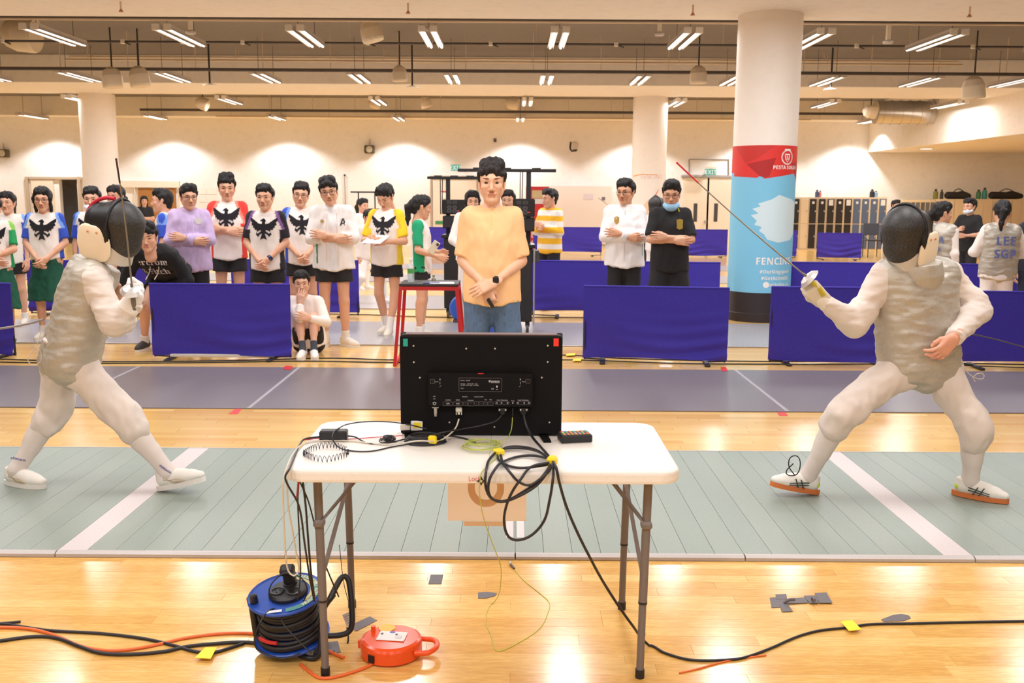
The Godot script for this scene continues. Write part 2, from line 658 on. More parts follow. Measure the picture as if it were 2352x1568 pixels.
func lamps() -> void:
	var L := 1.55
	var steel := mat(rgb(206, 196, 186), 0.45, 0.0)
	var endm := mat(rgb(228, 220, 208), 0.5)
	var glow := mat(rgb(255, 255, 255), 0.4)
	glow.emission_enabled = true
	glow.emission = Color(1.0, 0.985, 0.96)
	glow.emission_energy_multiplier = 2.2
	var wire := mat(rgb(120, 110, 100), 0.6)
	# one trough, one tube
	var trough := Shape.new()
	trough.box(pos(0, 0.045, 0), Vector3(0.055, 0.05, L), 0.006)
	for s in [-1.0, 1.0]: trough.bar(Vector3(s * 0.024, 0.028, -L / 2), Vector3(s * 0.047, -0.012, -L / 2 + 0.0), 0.001, 0.001)
	for s in [-1.0, 1.0]:
		trough.quad(Vector3(s * 0.027, 0.03, -L / 2), Vector3(s * 0.027, 0.03, L / 2), Vector3(s * 0.047, -0.014, L / 2), Vector3(s * 0.047, -0.014, -L / 2))
		trough.quad(Vector3(s * 0.0255, 0.03, L / 2), Vector3(s * 0.0255, 0.03, -L / 2), Vector3(s * 0.0455, -0.014, -L / 2), Vector3(s * 0.0455, -0.014, L / 2))
	var tm := trough.mesh()
	var tube_m := Shape.new().rod(Vector3(0, 0.002, -L / 2 + 0.02), Vector3(0, 0.002, L / 2 - 0.02), 0.019, 10).mesh()
	var cap_m := Shape.new().box(pos(0, 0.018, 0), Vector3(0.1, 0.085, 0.03), 0.004).mesh()
	var hang := Shape.new().rod(Vector3.ZERO, Vector3(0, CEIL - 3.83, 0), 0.005, 6).mesh()
	var rows := []
	# distance, first index, last index, step, offset, name
	rows.append([14.0, -6, 4, 1, 0.62, "nearest row"])
	rows.append([18.7, -7, 6, 1, 0.62, "middle row"])
	rows.append([23.4, -4, 4, 2, 0.33, "third row"])
	rows.append([28.5, -5, 3, 2, 0.2, "farthest row"])
	rows.append([9.75, -4, 3, 1, 0.62, ""])
	rows.append([5.0, -3, 2, 1, 0.62, ""])
	rows.append([0.3, -3, 2, 1, 0.62, ""])
	rows.append([-4.4, -3, 1, 2, 0.62, ""])
	for r in rows:
		var xs := []
		if r[3] == 1:
			for k in range(r[1], r[2] + 1): xs.append(r[4] + 1.77 * k)
		else:
			for k in range(r[1], r[2] + 1): xs.append(r[4] + 3.54 * k)
		if r[0] > 20: xs = xs.filter(func(q): return q < 9.5) + [10.35]
		var seen := 0
		for x in xs:
			var label := ""
			if r[5] == "": label = "twin-tube batten light hung overhead, above and in front of the top of the picture"
			else:
				label = "twin-tube batten light, %s from the left in the %s under the ceiling" % [ORD[seen], r[5]]
			seen += 1
			var o := thing("batten_light", label, "ceiling light", Vector3(x, 3.76, -r[0]), 0.0, "batten lights out of view" if r[5] == "" else "batten lights in the " + r[5])
			for s in [-1.0, 1.0]:
				part("trough", tm, steel, o, pos(s * 0.078, 0, 0))
				part("light_tube", tube_m, glow, o, pos(s * 0.078, 0, 0))
				part("end_cap", cap_m, endm, o, pos(s * 0.078, 0, L / 2))
				part("hanger_rod", hang, wire, o, pos(0, 0.07, s * L * 0.36))
			part("cross_bar", box_mesh(Vector3(0.2, 0.012, 0.03)), steel, o, pos(0, 0.068, L * 0.36))
			part("cross_bar", box_mesh(Vector3(0.2, 0.012, 0.03)), steel, o, pos(0, 0.068, -L * 0.36))
			if r[5] == "farthest row":      # these have deep reflectors that cut their light off at an angle: scallops on the wall
				var sp := SpotLight3D.new()
				sp.name = "light"
				sp.light_energy = 7.0
				sp.light_color = Color(0.985, 0.985, 1.0)
				sp.shadow_enabled = true
				sp.spot_angle = 63.0
				sp.spot_angle_attenuation = 0.35
				sp.spot_range = 60.0
				sp.light_size = 0.12
				sp.rotation_degrees.x = -90
				sp.position = Vector3(0, -0.03, -0.44)
				o.add_child(sp)
				continue
			var a := AreaLight3D.new()
			a.name = "light"
			a.area_size = Vector2(0.25, L)
			a.light_energy = LAMP_E * (1.6 if r[3] == 2 else 1.0)
			a.light_color = Color(0.985, 0.985, 1.0)
			a.shadow_enabled = true
			a.area_range = 60.0
			a.rotation_degrees.x = -90
			a.position = Vector3(0, -0.03, 0)
			o.add_child(a)

func shell() -> void:
	# floor: a slab whose top is the finished floor; in front a sunken part that carries single planks
	var FX0 := -3.3
	var FX1 := 3.3
	var FZ0 := -4.32
	var FZ1 := -2.1
	var s := Shape.new()
	var fl := func(x0: float, x1: float, z0: float, z1: float, y: float): s.box(Transform3D(Basis(), Vector3((x0 + x1) / 2, y - 0.1, (z0 + z1) / 2)), Vector3(x1 - x0, 0.2, z1 - z0))
	fl.call(HALL_L, HALL_R, -WALL_D - 1.0, FZ0, 0.0)
	fl.call(HALL_L, HALL_R, FZ1, HALL_BACK, 0.0)
	fl.call(HALL_L, FX0, FZ0, FZ1, 0.0)
	fl.call(FX1, HALL_R, FZ0, FZ1, 0.0)
	fl.call(FX0, FX1, FZ0, FZ1, -0.014)
	var plank_img := Image.create(1024, 1024, false, Image.FORMAT_RGB8)
	var tones := [rgb(232, 186, 108), rgb(236, 192, 114), rgb(229, 181, 102), rgb(239, 197, 121), rgb(234, 189, 111), rgb(225, 174, 95)]
	var r := RandomNumberGenerator.new()
	r.seed = 5
	var rows := 40
	for k in rows:
		var y0 := int(1024.0 * k / rows)
		var y1 := int(1024.0 * (k + 1) / rows)
		var x := r.randi_range(-300, 0)
		while x < 1024:
			var w := r.randi_range(160, 420)
			var c: Color = tones[r.randi_range(0, 5)]
			plank_img.fill_rect(Rect2i(maxi(x, 0), y0, mini(x + w, 1024) - maxi(x, 0), y1 - y0), c)
			if x > 0: plank_img.fill_rect(Rect2i(x, y0, 2, y1 - y0), c.darkened(0.14))
			x += w
		plank_img.fill_rect(Rect2i(0, y0, 1024, 1), rgb(214, 170, 98))
	var wood := mat(Color.WHITE, 0.2)
	wood.albedo_texture = ImageTexture.create_from_image(plank_img)
	wood.uv1_triplanar = true
	wood.uv1_world_triplanar = true
	wood.uv1_scale = Vector3(1 / 2.8, 1 / 2.8, 1 / 2.8)
	wood.metallic_specular = 0.6
	mats.wood = wood
	var fo := struct("floor", s.mesh(), wood)
	# single planks in the foreground
	var pm := []
	var grain := noise_tex(0.02, [Color(0.86, 0.82, 0.76), Color(1, 1, 1), Color(0.93, 0.9, 0.86), Color(1, 1, 1)], 512, 4, 11)
	for c in [rgb(234, 187, 107), rgb(238, 192, 113), rgb(231, 182, 101), rgb(241, 198, 121), rgb(227, 175, 93), rgb(236, 189, 110)]:
		var m := mat(c, 0.17)
		m.albedo_texture = grain
		m.uv1_triplanar = true
		m.uv1_world_triplanar = true
		m.uv1_scale = Vector3(0.55, 1.0, 5.0)
		m.metallic_specular = 0.6
		pm.append(m)
	var w := 0.0715
	var z := FZ0
	var shared := {}
	while z < FZ1 - 0.02:
		var ww := minf(w, FZ1 - z)
		var x := FX0
		while x < FX1 - 0.01:
			var l := r.randf_range(0.55, 1.25) if x > FX0 else r.randf_range(0.3, 1.1)
			l = snappedf(l, 0.05)
			if x + l > FX1 - 0.2: l = FX1 - x
			var key := "%.3f %.3f" % [l, ww]
			if not shared.has(key): shared[key] = box_mesh(Vector3(l - 0.0005, 0.014, ww - 0.0005), 0.0005)
			part("plank", shared[key], pm[r.randi_range(0, 5)], fo, pos(x + l / 2, -0.007, z + ww / 2))
			x += l
		z += w
	# ceiling, beams, walls
	var grey := grained(rgb(134, 125, 116), 0.9, 0.06, Vector3(0.5, 0.5, 0.5))
	var cream := grained(rgb(251, 242, 228), 0.75, 0.03, Vector3(0.3, 0.3, 0.3))
	var wallp := grained(rgb(250, 245, 239), 0.8, 0.03, Vector3(0.3, 0.3, 0.3), 0.02, 9)
	mats.cream = cream
	mats.wallp = wallp
	var W := HALL_R - HALL_L
	var cx := (HALL_R + HALL_L) / 2
	struct("ceiling", Shape.new().box(pos(cx, CEIL + 0.15, (HALL_BACK - WALL_D) / 2), Vector3(W, 0.3, HALL_BACK + WALL_D + 0.6)).mesh(), grey)
	var bi := 1
	for b in [[11.2, 12.9], [20.5, 22.75], [1.2, 2.9], [29.2, 30.0]]:
		var d: float = (b[0] + b[1]) / 2
		struct("trim_%d" % bi, Shape.new().box(pos(cx, (SOFFIT + CEIL) / 2, -d), Vector3(W, CEIL - SOFFIT, b[1] - b[0]), 0.01).mesh(), cream)
		bi += 1
	# far wall with its door openings left solid; the doors stand proud in their frames
	var fw := Shape.new()
	var op := [at(135, 412, WALL_D), at(186, 575, WALL_D)]     # the open doorway
	var x0: float = op[0].x
	var x1: float = op[1].x
	var top: float = op[0].y
	fw.box(pos((HALL_L + x0) / 2, CEIL / 2, -WALL_D - 0.1), Vector3(x0 - HALL_L, CEIL, 0.2))
	fw.box(pos((HALL_R + x1) / 2, CEIL / 2, -WALL_D - 0.1), Vector3(HALL_R - x1, CEIL, 0.2))
	fw.box(pos((x0 + x1) / 2, (CEIL + top) / 2, -WALL_D - 0.1), Vector3(x1 - x0, CEIL - top, 0.2))
	struct("wall_far", fw.mesh(), wallp)
	var rm := Shape.new()   # the unlit store room behind the open doorway
	rm.box(pos((x0 + x1) / 2 - 1.5, CEIL / 2, -WALL_D - 3.3), Vector3(5.5, CEIL, 0.2))
	rm.box(pos(x0 - 2.2, CEIL / 2, -WALL_D - 1.7), Vector3(0.2, CEIL, 3.0))
	rm.box(pos(x1 + 0.1, CEIL / 2, -WALL_D - 1.7), Vector3(0.2, CEIL, 3.0))
	rm.box(pos((x0 + x1) / 2 - 1.5, CEIL + 0.15, -WALL_D - 1.7), Vector3(5.5, 0.3, 3.4))
	rm.box(pos((x0 + x1) / 2 - 1.5, -0.11, -WALL_D - 2.2), Vector3(5.5, 0.2, 2.4))
	struct("wall_store", rm.mesh(), wallp)
	struct("wall_left", box_mesh(Vector3(0.2, CEIL, WALL_D + HALL_BACK + 0.4)), wallp).position = Vector3(HALL_L - 0.1, CEIL / 2, (HALL_BACK - WALL_D) / 2)
	struct("wall_right", box_mesh(Vector3(0.2, CEIL, WALL_D + HALL_BACK + 0.4)), wallp).position = Vector3(HALL_R + 0.1, CEIL / 2, (HALL_BACK - WALL_D) / 2)
	struct("wall_back", box_mesh(Vector3(W, CEIL, 0.2)), wallp).position = Vector3(cx, CEIL / 2, HALL_BACK + 0.1)
	# gallery along the right side: a fascia with a lower soffit behind it
	var g := Shape.new()
	g.box(pos(11.05, (2.95 + CEIL) / 2, -21.5), Vector3(0.3, CEIL - 2.95, 17.0), 0.01)
	g.box(pos(14.1, 3.05, -21.5), Vector3(5.8, 0.2, 17.0))
	struct("trim_5", g.mesh(), cream)
	var dl := thing("recessed_downlight", "small square downlight glowing under the low gallery soffit on the right", "ceiling light", at(2126, 369, 27.2))
	dl.position.y = 2.94
	part("frame", box_mesh(Vector3(0.3, 0.02, 0.3), 0.004), mat(rgb(230, 225, 215), 0.5), dl)
	var gl := mat(Color.WHITE, 0.4)
	gl.emission_enabled = true
	gl.emission = Color(1, 0.97, 0.9)
	gl.emission_energy_multiplier = 2.0
	part("light_panel", box_mesh(Vector3(0.24, 0.012, 0.24)), gl, dl, pos(0, -0.008, 0))
	var a := AreaLight3D.new()
	a.name = "light"
	a.area_size = Vector2(0.24, 0.24)
	a.light_energy = 6.0
	a.light_color = Color(1, 0.93, 0.82)
	a.shadow_enabled = true
	a.area_range = 30.0
	a.rotation_degrees.x = -90
	a.position = Vector3(0, -0.03, 0)
	dl.add_child(a)

# ---------- pistes, tapes and cables on the floor ----------
func tape(called: String, label: String, pts: Array, m: Material, group := "", h := 0.0) -> void:
	var q := PackedVector2Array()
	var c := Vector3.ZERO
	var P := []
	for p in pts:
		var w := ground(p[0], p[1], h)
		P.append(w)
		c += w / pts.size()
	for w in P: q.append(Vector2(w.x - c.x, -(w.z - c.z)))
	var o := part(called, Shape.new().prism(Transform3D(Basis(Vector3.RIGHT, -PI / 2), Vector3(0, 0.0012, 0)), q, 0.0016).mesh(), m)
	o.position = c
	tag(o, label, "tape", group)
func floor_line(pts: Array, h: float) -> Array:
	var out := []
	for p in pts: out.append(ground(p[0], p[1], h))
	return out
func floor_things() -> void:
	# green piste of single slats
	var d0 := 4.08
	var d1 := 5.82
	var w := 0.1275
	var greens := []
	for k in 4: greens.append(grained([rgb(146, 156, 144), rgb(143, 154, 142), rgb(149, 158, 146), rgb(145, 155, 144)][k], 0.42, 0.1, Vector3(3, 3, 3), 0.05, 20 + k))
	var pale := grained(rgb(214, 202, 198), 0.45, 0.07, Vector3(3, 3, 3), 0.05, 31)
	var edge := grained(rgb(196, 186, 180), 0.4, 0.12, Vector3(6, 6, 6), 0.05, 33)
	var pi := thing("fencing_piste", "green slatted fencing piste under the two fencers, with pale en-garde strips", "piste", Vector3(0.02, 0, -(d0 + d1) / 2))
	var sm := box_mesh(Vector3(w - 0.0012, 0.02, d1 - d0), 0.0009)
	for k in range(-30, 30):
		var strip := k == 15 or k == -16
		part("slat", sm, pale if strip else greens[posmod(k * 7 + 3, 4)], pi, pos((k + 0.5) * w, 0.012, 0))
	var bed := part("bed", box_mesh(Vector3(60 * w, 0.008, d1 - d0 - 0.01)), mat(rgb(96, 102, 96), 0.8), pi, pos(0, 0.004, 0))
	bed.set_meta("label", "dark base under the slats")
	var lip := Shape.new()
	lip.prism(Transform3D(Basis(Vector3.UP, PI / 2), Vector3.ZERO), PackedVector2Array([Vector2(-0.03, -0.010), Vector2(0.0, -0.010), Vector2(0.0, 0.012), Vector2(-0.012, 0.012), Vector2(-0.03, 0.004)]), 8 * w - 0.006)
	var lm := lip.mesh()
	for k in range(-4, 4):
		part("edge_trim", lm, edge, pi, pos((k + 0.5) * 8 * w, 0.0115, (d1 - d0) / 2))
		part("edge_trim", lm, edge, pi, Transform3D(Basis(Vector3.UP, PI), Vector3((k + 0.5) * 8 * w, 0.0115, -(d1 - d0) / 2)))
	for s in [-1.0, 1.0]:
		var mk := part("centre_mark", box_mesh(Vector3(0.034, 0.001, 0.34)), pale, pi, pos(s * 0.026, 0.0226, (d1 - d0) / 2 - 0.36))
		mk.set_meta("label", "short pale centre line mark")
	# further pistes
	var dark := grained(rgb(126, 117, 120), 0.36, 0.1, Vector3(2, 2, 2), 0.04, 41)
	var lnm := mat(rgb(164, 158, 164), 0.6)
	var p2 := thing("fencing_piste", "dark grey mat piste running across behind the green piste", "piste", Vector3(0.05, 0, -(7.02 + 8.74) / 2))
	part("mat", box_mesh(Vector3(17.0, 0.008, 8.74 - 7.02), 0.002), dark, p2, pos(0, 0.004, 0))
	for x in [-4.98, -2.02, 2.02, 4.98, -3.5, 3.5]: part("line", box_mesh(Vector3(0.03, 0.0012, 8.74 - 7.02)), lnm, p2, pos(x, 0.0088, 0))
	var silver := mat(rgb(196, 192, 194), 0.36, 0.35)
	silver.albedo_texture = noise_tex(0.03, [Color(0.86, 0.86, 0.86), Color.WHITE], 256, 3, 51)
	silver.uv1_triplanar = true
	silver.uv1_world_triplanar = true
	silver.uv1_scale = Vector3(18, 1, 1)
	for q in [[10.1, 11.95, "silver ribbed piste just behind the front row of barriers"], [13.35, 15.1, "pale silver piste behind the referee and the scoring towers"], [17.6, 19.2, "third silver piste, by the foot of the printed pillar"], [20.6, 22.1, "farthest silver piste near the back wall barriers"]]:
		var o := thing("fencing_piste", q[2], "piste", Vector3(0, 0, -(q[0] + q[1]) / 2))
		part("deck", box_mesh(Vector3(22.0, 0.014, q[1] - q[0]), 0.003), silver, o, pos(0, 0.007, 0))
	# tapes
	var red := mat(rgb(214, 52, 48), 0.5)
	var grey := grained(rgb(112, 104, 106), 0.55, 0.25, Vector3(9, 9, 9), 0.04, 61)
	var yel := mat(rgb(250, 222, 40), 0.5)
	for q in [[655, 840, 673, 841, 668, 849, 650, 848, "far left"], [541, 938, 556, 938, 546, 951, 525, 951, "near left"], [1655, 843, 1667, 843, 1672, 852, 1658, 852, "far right"], [1783, 944, 1802, 944, 1810, 955, 1790, 955, "near right"]]:
		tape("floor_tape", "small red tape mark on the wood at the %s edge of the dark piste" % q[8], [[q[0], q[1]], [q[2], q[3]], [q[4], q[5]], [q[6], q[7]]], red, "red piste marks", 0.0095 if q[8].begins_with("far") else 0.0)
	tape("floor_tape", "square grey tape patch on the wood left of the dangling yellow wire", [[989, 1320], [1018, 1320], [1014, 1341], [984, 1341]], grey)
	tape("floor_tape", "small grey tape strip with a curled end beside the yellow wire", [[1098, 1361], [1120, 1360], [1141, 1362], [1138, 1368], [1118, 1374], [1098, 1374]], grey)
	tape("floor_tape", "slanted grey tape piece behind the orange cable reel", [[800, 1438], [850, 1416], [866, 1425], [818, 1450]], grey)
	tape("floor_tape", "grey tape square on the wood beside the blue reel's frame", [[744, 1476], [776, 1473], [783, 1498], [748, 1505]], grey)
	tape("floor_tape", "leaf-shaped grey tape scrap right of the yellow cable tape", [[2024, 1423], [2050, 1413], [2070, 1410], [2088, 1414], [2092, 1420], [2076, 1426], [2030, 1428]], grey)
	var cl := thing("floor_tape", "ragged cluster of overlapping grey tape on the right foreground floor", "tape", ground(1838, 1385))
	for q in [[[1768, 1373], [1800, 1370], [1806, 1394], [1772, 1396]], [[1781, 1366], [1806, 1365], [1808, 1376], [1784, 1377]], [[1790, 1388], [1808, 1386], [1821, 1405], [1796, 1406]], [[1805, 1377], [1850, 1373], [1856, 1386], [1810, 1388]], [[1846, 1370], [1876, 1369], [1880, 1387], [1860, 1388]], [[1871, 1364], [1898, 1363], [1912, 1387], [1882, 1387]]]:
		var poly := PackedVector2Array()
		for p in q:
			var g := ground(p[0], p[1]) - cl.position
			poly.append(Vector2(g.x, -g.z))
		part("tape_piece", Shape.new().prism(Transform3D(Basis(Vector3.RIGHT, -PI / 2), Vector3(0, 0.0012 + 0.0008 * cl.get_child_count(), 0)), poly, 0.0012).mesh(), grey, cl)
	for q in [[ground(1800, 1384, 0.004), ground(1826, 1376, 0.02)], [ground(1866, 1374, 0.004), ground(1871, 1378, 0.02)]]:
		var s := Shape.new()
		s.tube(smooth_path([q[0], (q[0] + q[1]) / 2 + Vector3(0, 0.006, 0), q[1]], 0.01), 0.006, 6)
		for k in s.v.size(): s.v[k] -= cl.position
		part("tape_curl", s.mesh(), grey, cl)
	# cables in the foreground
	var blk := mat(rgb(38, 34, 36), 0.45)
	var ora := mat(rgb(236, 110, 50), 0.4)
	var c := []
	c.append(["floor_cable", "thick black cable curving lowest along the left foreground floor", [[-140, 1490], [0, 1471], [80, 1461], [130, 1465], [180, 1483], [230, 1499], [300, 1502], [380, 1495], [430, 1484], [500, 1477], [560, 1474], [600, 1478]], 0.0065, blk])
	c.append(["floor_cable", "black cable running highest across the left floor to the yellow tape", [[-160, 1425], [0, 1432], [110, 1447], [230, 1454], [330, 1466], [400, 1482], [450, 1496], [490, 1498], [520, 1490], [560, 1477]], 0.0058, blk])
	c.append(["floor_cable", "short black cable end poking in at the left edge", [[-120, 1434], [0, 1431], [47, 1427]], 0.005, blk])
	c.append(["floor_cable", "orange extension cord snaking across the left floor behind the blue reel", [[-150, 1442], [0, 1440], [70, 1444], [130, 1460], [185, 1483], [240, 1493], [290, 1492], [350, 1482], [430, 1464], [520, 1454], [600, 1456], [700, 1475], [790, 1510]], 0.0058, ora])
	c.append(["floor_cable", "orange cord from the orange reel running forward past the table leg", [[866, 1518], [845, 1530], [800, 1546], [760, 1556], [733, 1556], [715, 1545], [690, 1525]], 0.0056, ora])
	c.append(["floor_cable", "thin orange wire curving beside the black cable on the right", [[1560, 1545], [1600, 1536], [1650, 1522], [1700, 1512], [1760, 1504]], 0.003, ora])
	for q in c:
		var o := part(q[0], cable(floor_line(q[2], q[3]), q[3], 8), q[4])
		tag(o, q[1], "cable")
	var far := [[[-60, 822], [120, 828], [300, 830], [560, 827], [760, 822], [905, 826], [1100, 824], [1290, 815], [1420, 822], [1700, 829], [2000, 830], [2420, 838]], [[-60, 830], [200, 834], [480, 832], [700, 829], [900, 832], [1120, 832], [1300, 826], [1560, 834], [1800, 836], [2100, 836], [2420, 846]]]
	var fl := ["black cable laid along the foot of the front barriers, the rear of two", "black cable laid along the foot of the front barriers, the nearer of two"]
	for k in 2: tag(part("floor_cable", cable(floor_line(far[k], 0.006), 0.006, 6, 0.1), blk), fl[k], "cable", "cables by the front barriers")
	tag(part("floor_cable", cable(floor_line([[500, 716], [830, 722], [1010, 728], [1260, 728], [1700, 732], [2200, 726]], 0.006), 0.006, 6, 0.1), blk), "thin black cable on the wood in front of the second row of barriers", "cable")
	tape("cable_tape", "yellow tape holding the black cables on the left floor", [[472, 1487], [498, 1487], [484, 1513], [447, 1511]], yel, "", 0.012)
	tape("cable_tape", "yellow tape strip over the black cable on the right floor", [[1930, 1427], [1958, 1425], [1979, 1446], [1950, 1449]], yel, "", 0.012)
	tape("cable_tape", "yellow tape on the cable right of the black scoreboard, rear", [[1302, 812], [1322, 811], [1320, 816], [1300, 817]], yel, "", 0.014)
	tape("cable_tape", "yellow tape on the cable right of the black scoreboard, nearer", [[1318, 824], [1336, 823], [1334, 829], [1314, 829]], yel, "", 0.014)

# ---------- pillars ----------
func wrap_on(poly: Array, axis: Vector3, r: float) -> ArrayMesh:     # outline of (arc length, height) laid round a pillar; 0 faces the camera
	var P := PackedVector2Array()
	for p in poly: P.append(p)
	var s := Shape.new()
	var k := -1.2
	while k < 1.2:
		var strip := PackedVector2Array([Vector2(k, -1), Vector2(k + 0.05, -1), Vector2(k + 0.05, 5), Vector2(k, 5)])
		for q in Geometry2D.intersect_polygons(P, strip):
			var tr := Geometry2D.triangulate_polygon(q)
			var s0 := s.v.size()
			for p in q:
				var a: float = p.x / r
				s.add(Vector3(sin(a) * r, p.y, cos(a) * r) + axis, Vector3(sin(a), 0, cos(a)))
			for t in range(0, tr.size(), 3): s.face(s0 + tr[t], s0 + tr[t + 1], s0 + tr[t + 2])
		k += 0.05
	return s.mesh()
func wrap_text(text: String, size: float, at_s: float, y: float, r: float, bold := true) -> ArrayMesh:
	return bend(text_mesh(text, size, 0.0, bold), func(p: Vector3):
		var a := (p.x + at_s) / r
		return [Vector3(sin(a) * r, p.y + y, cos(a) * r), Vector3(sin(a), 0, cos(a))])
func pillars() -> void:
	var white := grained(rgb(250, 240, 228), 0.6, 0.02, Vector3(0.4, 0.4, 0.4))
	var blackp := mat(rgb(46, 38, 40), 0.45)
	# the printed pillar
	var R := 0.4
	var D := 12.55
	var x := at(1741, 690, D).x
	var o := thing("round_pillar", "thick white round pillar with a red and sky-blue sports print above a black foot", "pillar", Vector3(x, 0, -D))
	var turn := atan2(-x, D)                                     # the print's middle looks at the camera side
	var hy := func(py: float) -> float: return at(1741, py, D - R).y
	var sx := func(px: float) -> float: return asin(clampf((px - 1744.0) / 71.0, -0.99, 0.99)) * R
	part("shaft", Shape.new().lathe(Transform3D(), [Vector2(R, 0.0), Vector2(R, SOFFIT)], 64).mesh(), white, o)
	var yb: float = hy.call(673)
	part("black_foot", Shape.new().lathe(Transform3D(), [Vector2(R + 0.02, 0), Vector2(R + 0.02, 0.11), Vector2(R + 0.008, 0.12), Vector2(R + 0.004, yb), Vector2(R, yb)], 64).mesh(), blackp, o)
	var pr := Node3D.new()
	pr.name = "print"
	o.add_child(pr)
	pr.rotation.y = turn * 0.0
	part("blue_print", Shape.new().lathe(Transform3D(), [Vector2(R + 0.003, yb), Vector2(R + 0.003, hy.call(365))], 96).mesh(), mat(rgb(128, 200, 232), 0.5), pr)
	part("red_print", Shape.new().lathe(Transform3D(), [Vector2(R + 0.005, hy.call(396)), Vector2(R + 0.005, hy.call(333))], 96).mesh(), mat(rgb(226, 52, 46), 0.5), pr)
	var pol := func(pts: Array) -> Array:
		var q := []
		for p in pts: q.append(Vector2(sx.call(p[0]), hy.call(p[1])))
		return q
	part("red_print", wrap_on(pol.call([[1674, 394], [1674, 404], [1713, 408], [1720, 402], [1728, 410], [1800, 397], [1806, 405], [1814, 420], [1814, 394]]), Vector3.ZERO, R + 0.005), mat(rgb(226, 52, 46), 0.5), pr)
	part("facet", wrap_on(pol.call([[1692, 376], [1752, 362], [1738, 404], [1728, 408], [1718, 404]]), Vector3.ZERO, R + 0.0065), mat(rgb(180, 34, 34), 0.5), pr)
	part("facet", wrap_on(pol.call([[1675, 334], [1750, 334], [1708, 366], [1690, 374]]), Vector3.ZERO, R + 0.0065), mat(rgb(206, 46, 40), 0.5), pr)
	part("facet", wrap_on(pol.call([[1790, 376], [1814, 360], [1814, 418], [1804, 400]]), Vector3.ZERO, R + 0.0065), mat(rgb(188, 36, 36), 0.5), pr)
	var wh := mat(rgb(252, 246, 240), 0.5)
	var sp := []
	for p in [[345, 412], [300, 440], [215, 470], [232, 487], [186, 503], [222, 532], [180, 545], [214, 580], [200, 605], [244, 620], [228, 645], [258, 665], [280, 700], [350, 720], [440, 705], [470, 670], [481, 560], [475, 470], [440, 440], [400, 430]]: sp.append([1640 + p[0] * 0.357, 300 + p[1] * 0.357])
	part("splash_print", wrap_on(pol.call(sp), Vector3.ZERO, R + 0.0045), mat(rgb(216, 236, 240), 0.5), pr)
	# the crest: ring, shield, beads, its name below
	var ex: float = sx.call(1779)
	var ey: float = hy.call(360)
	var ring := Shape.new()
	var er := 0.095
	for k in 28:
		var a0 := TAU * k / 28
		var a1 := TAU * (k + 0.72) / 28
		ring.append(wrap_on([Vector2(ex + cos(a0) * er, ey + sin(a0) * er), Vector2(ex + cos(a1) * er, ey + sin(a1) * er), Vector2(ex + cos(a1) * er * 0.8, ey + sin(a1) * er * 0.8), Vector2(ex + cos(a0) * er * 0.8, ey + sin(a0) * er * 0.8)], Vector3.ZERO, R + 0.0085))
	for q in [[[-0.04, 0.04], [0.04, 0.04], [0.045, 0.025], [-0.045, 0.025]], [[-0.045, 0.02], [-0.03, 0.02], [-0.012, -0.05], [-0.03, -0.035]], [[0.045, 0.02], [0.03, 0.02], [0.012, -0.05], [0.03, -0.035]], [[-0.006, 0.018], [0.006, 0.018], [0.01, -0.01], [-0.01, -0.01]], [[-0.015, -0.018], [0.015, -0.018], [0.01, -0.03], [-0.01, -0.03]], [[-0.016, -0.05], [0.016, -0.05], [0, -0.066]], [[-0.05, 0.1], [0.05, 0.1], [0.044, 0.078], [-0.044, 0.078]]]:
		var pp := []
		for p in q: pp.append(Vector2(ex + p[0], ey + p[1]))
		ring.append(wrap_on(pp, Vector3.ZERO, R + 0.0085))
	part("crest", ring.mesh(), wh, pr)
	part("lettering", wrap_text("PESTA SUKAN", 0.062, sx.call(1779), hy.call(384), R + 0.0085), wh, pr)
	part("lettering", wrap_text("FENCING", 0.122, sx.call(1764), hy.call(600), R + 0.006), wh, pr)
	part("lettering", wrap_text("#OurSingapore", 0.062, sx.call(1766), hy.call(624), R + 0.006), wh, pr)
	part("lettering", wrap_text("#GetActiveSG", 0.062, sx.call(1766), hy.call(639), R + 0.006), wh, pr)
	part("lettering", wrap_text("GetActive.sg", 0.058, sx.call(1773), hy.call(654), R + 0.006), wh, pr)
	var globe := Shape.new()
	var gx: float = sx.call(1742)
	var gy: float = hy.call(654)
	for k in 12:
		var a0 := TAU * k / 12
		var a1 := TAU * (k + 1) / 12
		globe.append(wrap_on([Vector2(gx, gy), Vector2(gx + cos(a0) * 0.04, gy + sin(a0) * 0.04), Vector2(gx + cos(a1) * 0.04, gy + sin(a1) * 0.04)], Vector3.ZERO, R + 0.006))
	part("globe_icon", globe.mesh(), wh, pr)
	# the two plain pillars of the farther beam
	var D2 := 22.9
	var pl := thing("round_pillar", "plain white round pillar far left, behind the masked fencer", "pillar", Vector3(at(232, 400, D2).x, 0, -D2))
	part("shaft", Shape.new().lathe(Transform3D(), [Vector2(R, 0), Vector2(R, SOFFIT)], 64).mesh(), white, pl)
	part("black_foot", Shape.new().lathe(Transform3D(), [Vector2(R + 0.01, 0), Vector2(R + 0.01, 0.35), Vector2(R, 0.35)], 64).mesh(), blackp, pl)
	var p2 := thing("round_pillar", "white round pillar with faint orange fencing print, behind the two standing men", "pillar", Vector3(at(1490, 400, D2).x, 0, -D2))
	part("shaft", Shape.new().lathe(Transform3D(), [Vector2(R, 0), Vector2(R, SOFFIT)], 64).mesh(), white, p2)
	part("black_foot", Shape.new().lathe(Transform3D(), [Vector2(R + 0.01, 0), Vector2(R + 0.01, 0.55), Vector2(R, 0.55)], 64).mesh(), blackp, p2)
	var fy := func(py: float) -> float: return at(1490, py, D2 - R).y
	var faint := mat(rgb(244, 206, 170), 0.6)
	part("lettering", wrap_text("FENCING", 0.13, 0.02, fy.call(406), R + 0.004, false), mat(rgb(240, 200, 190), 0.6), p2)
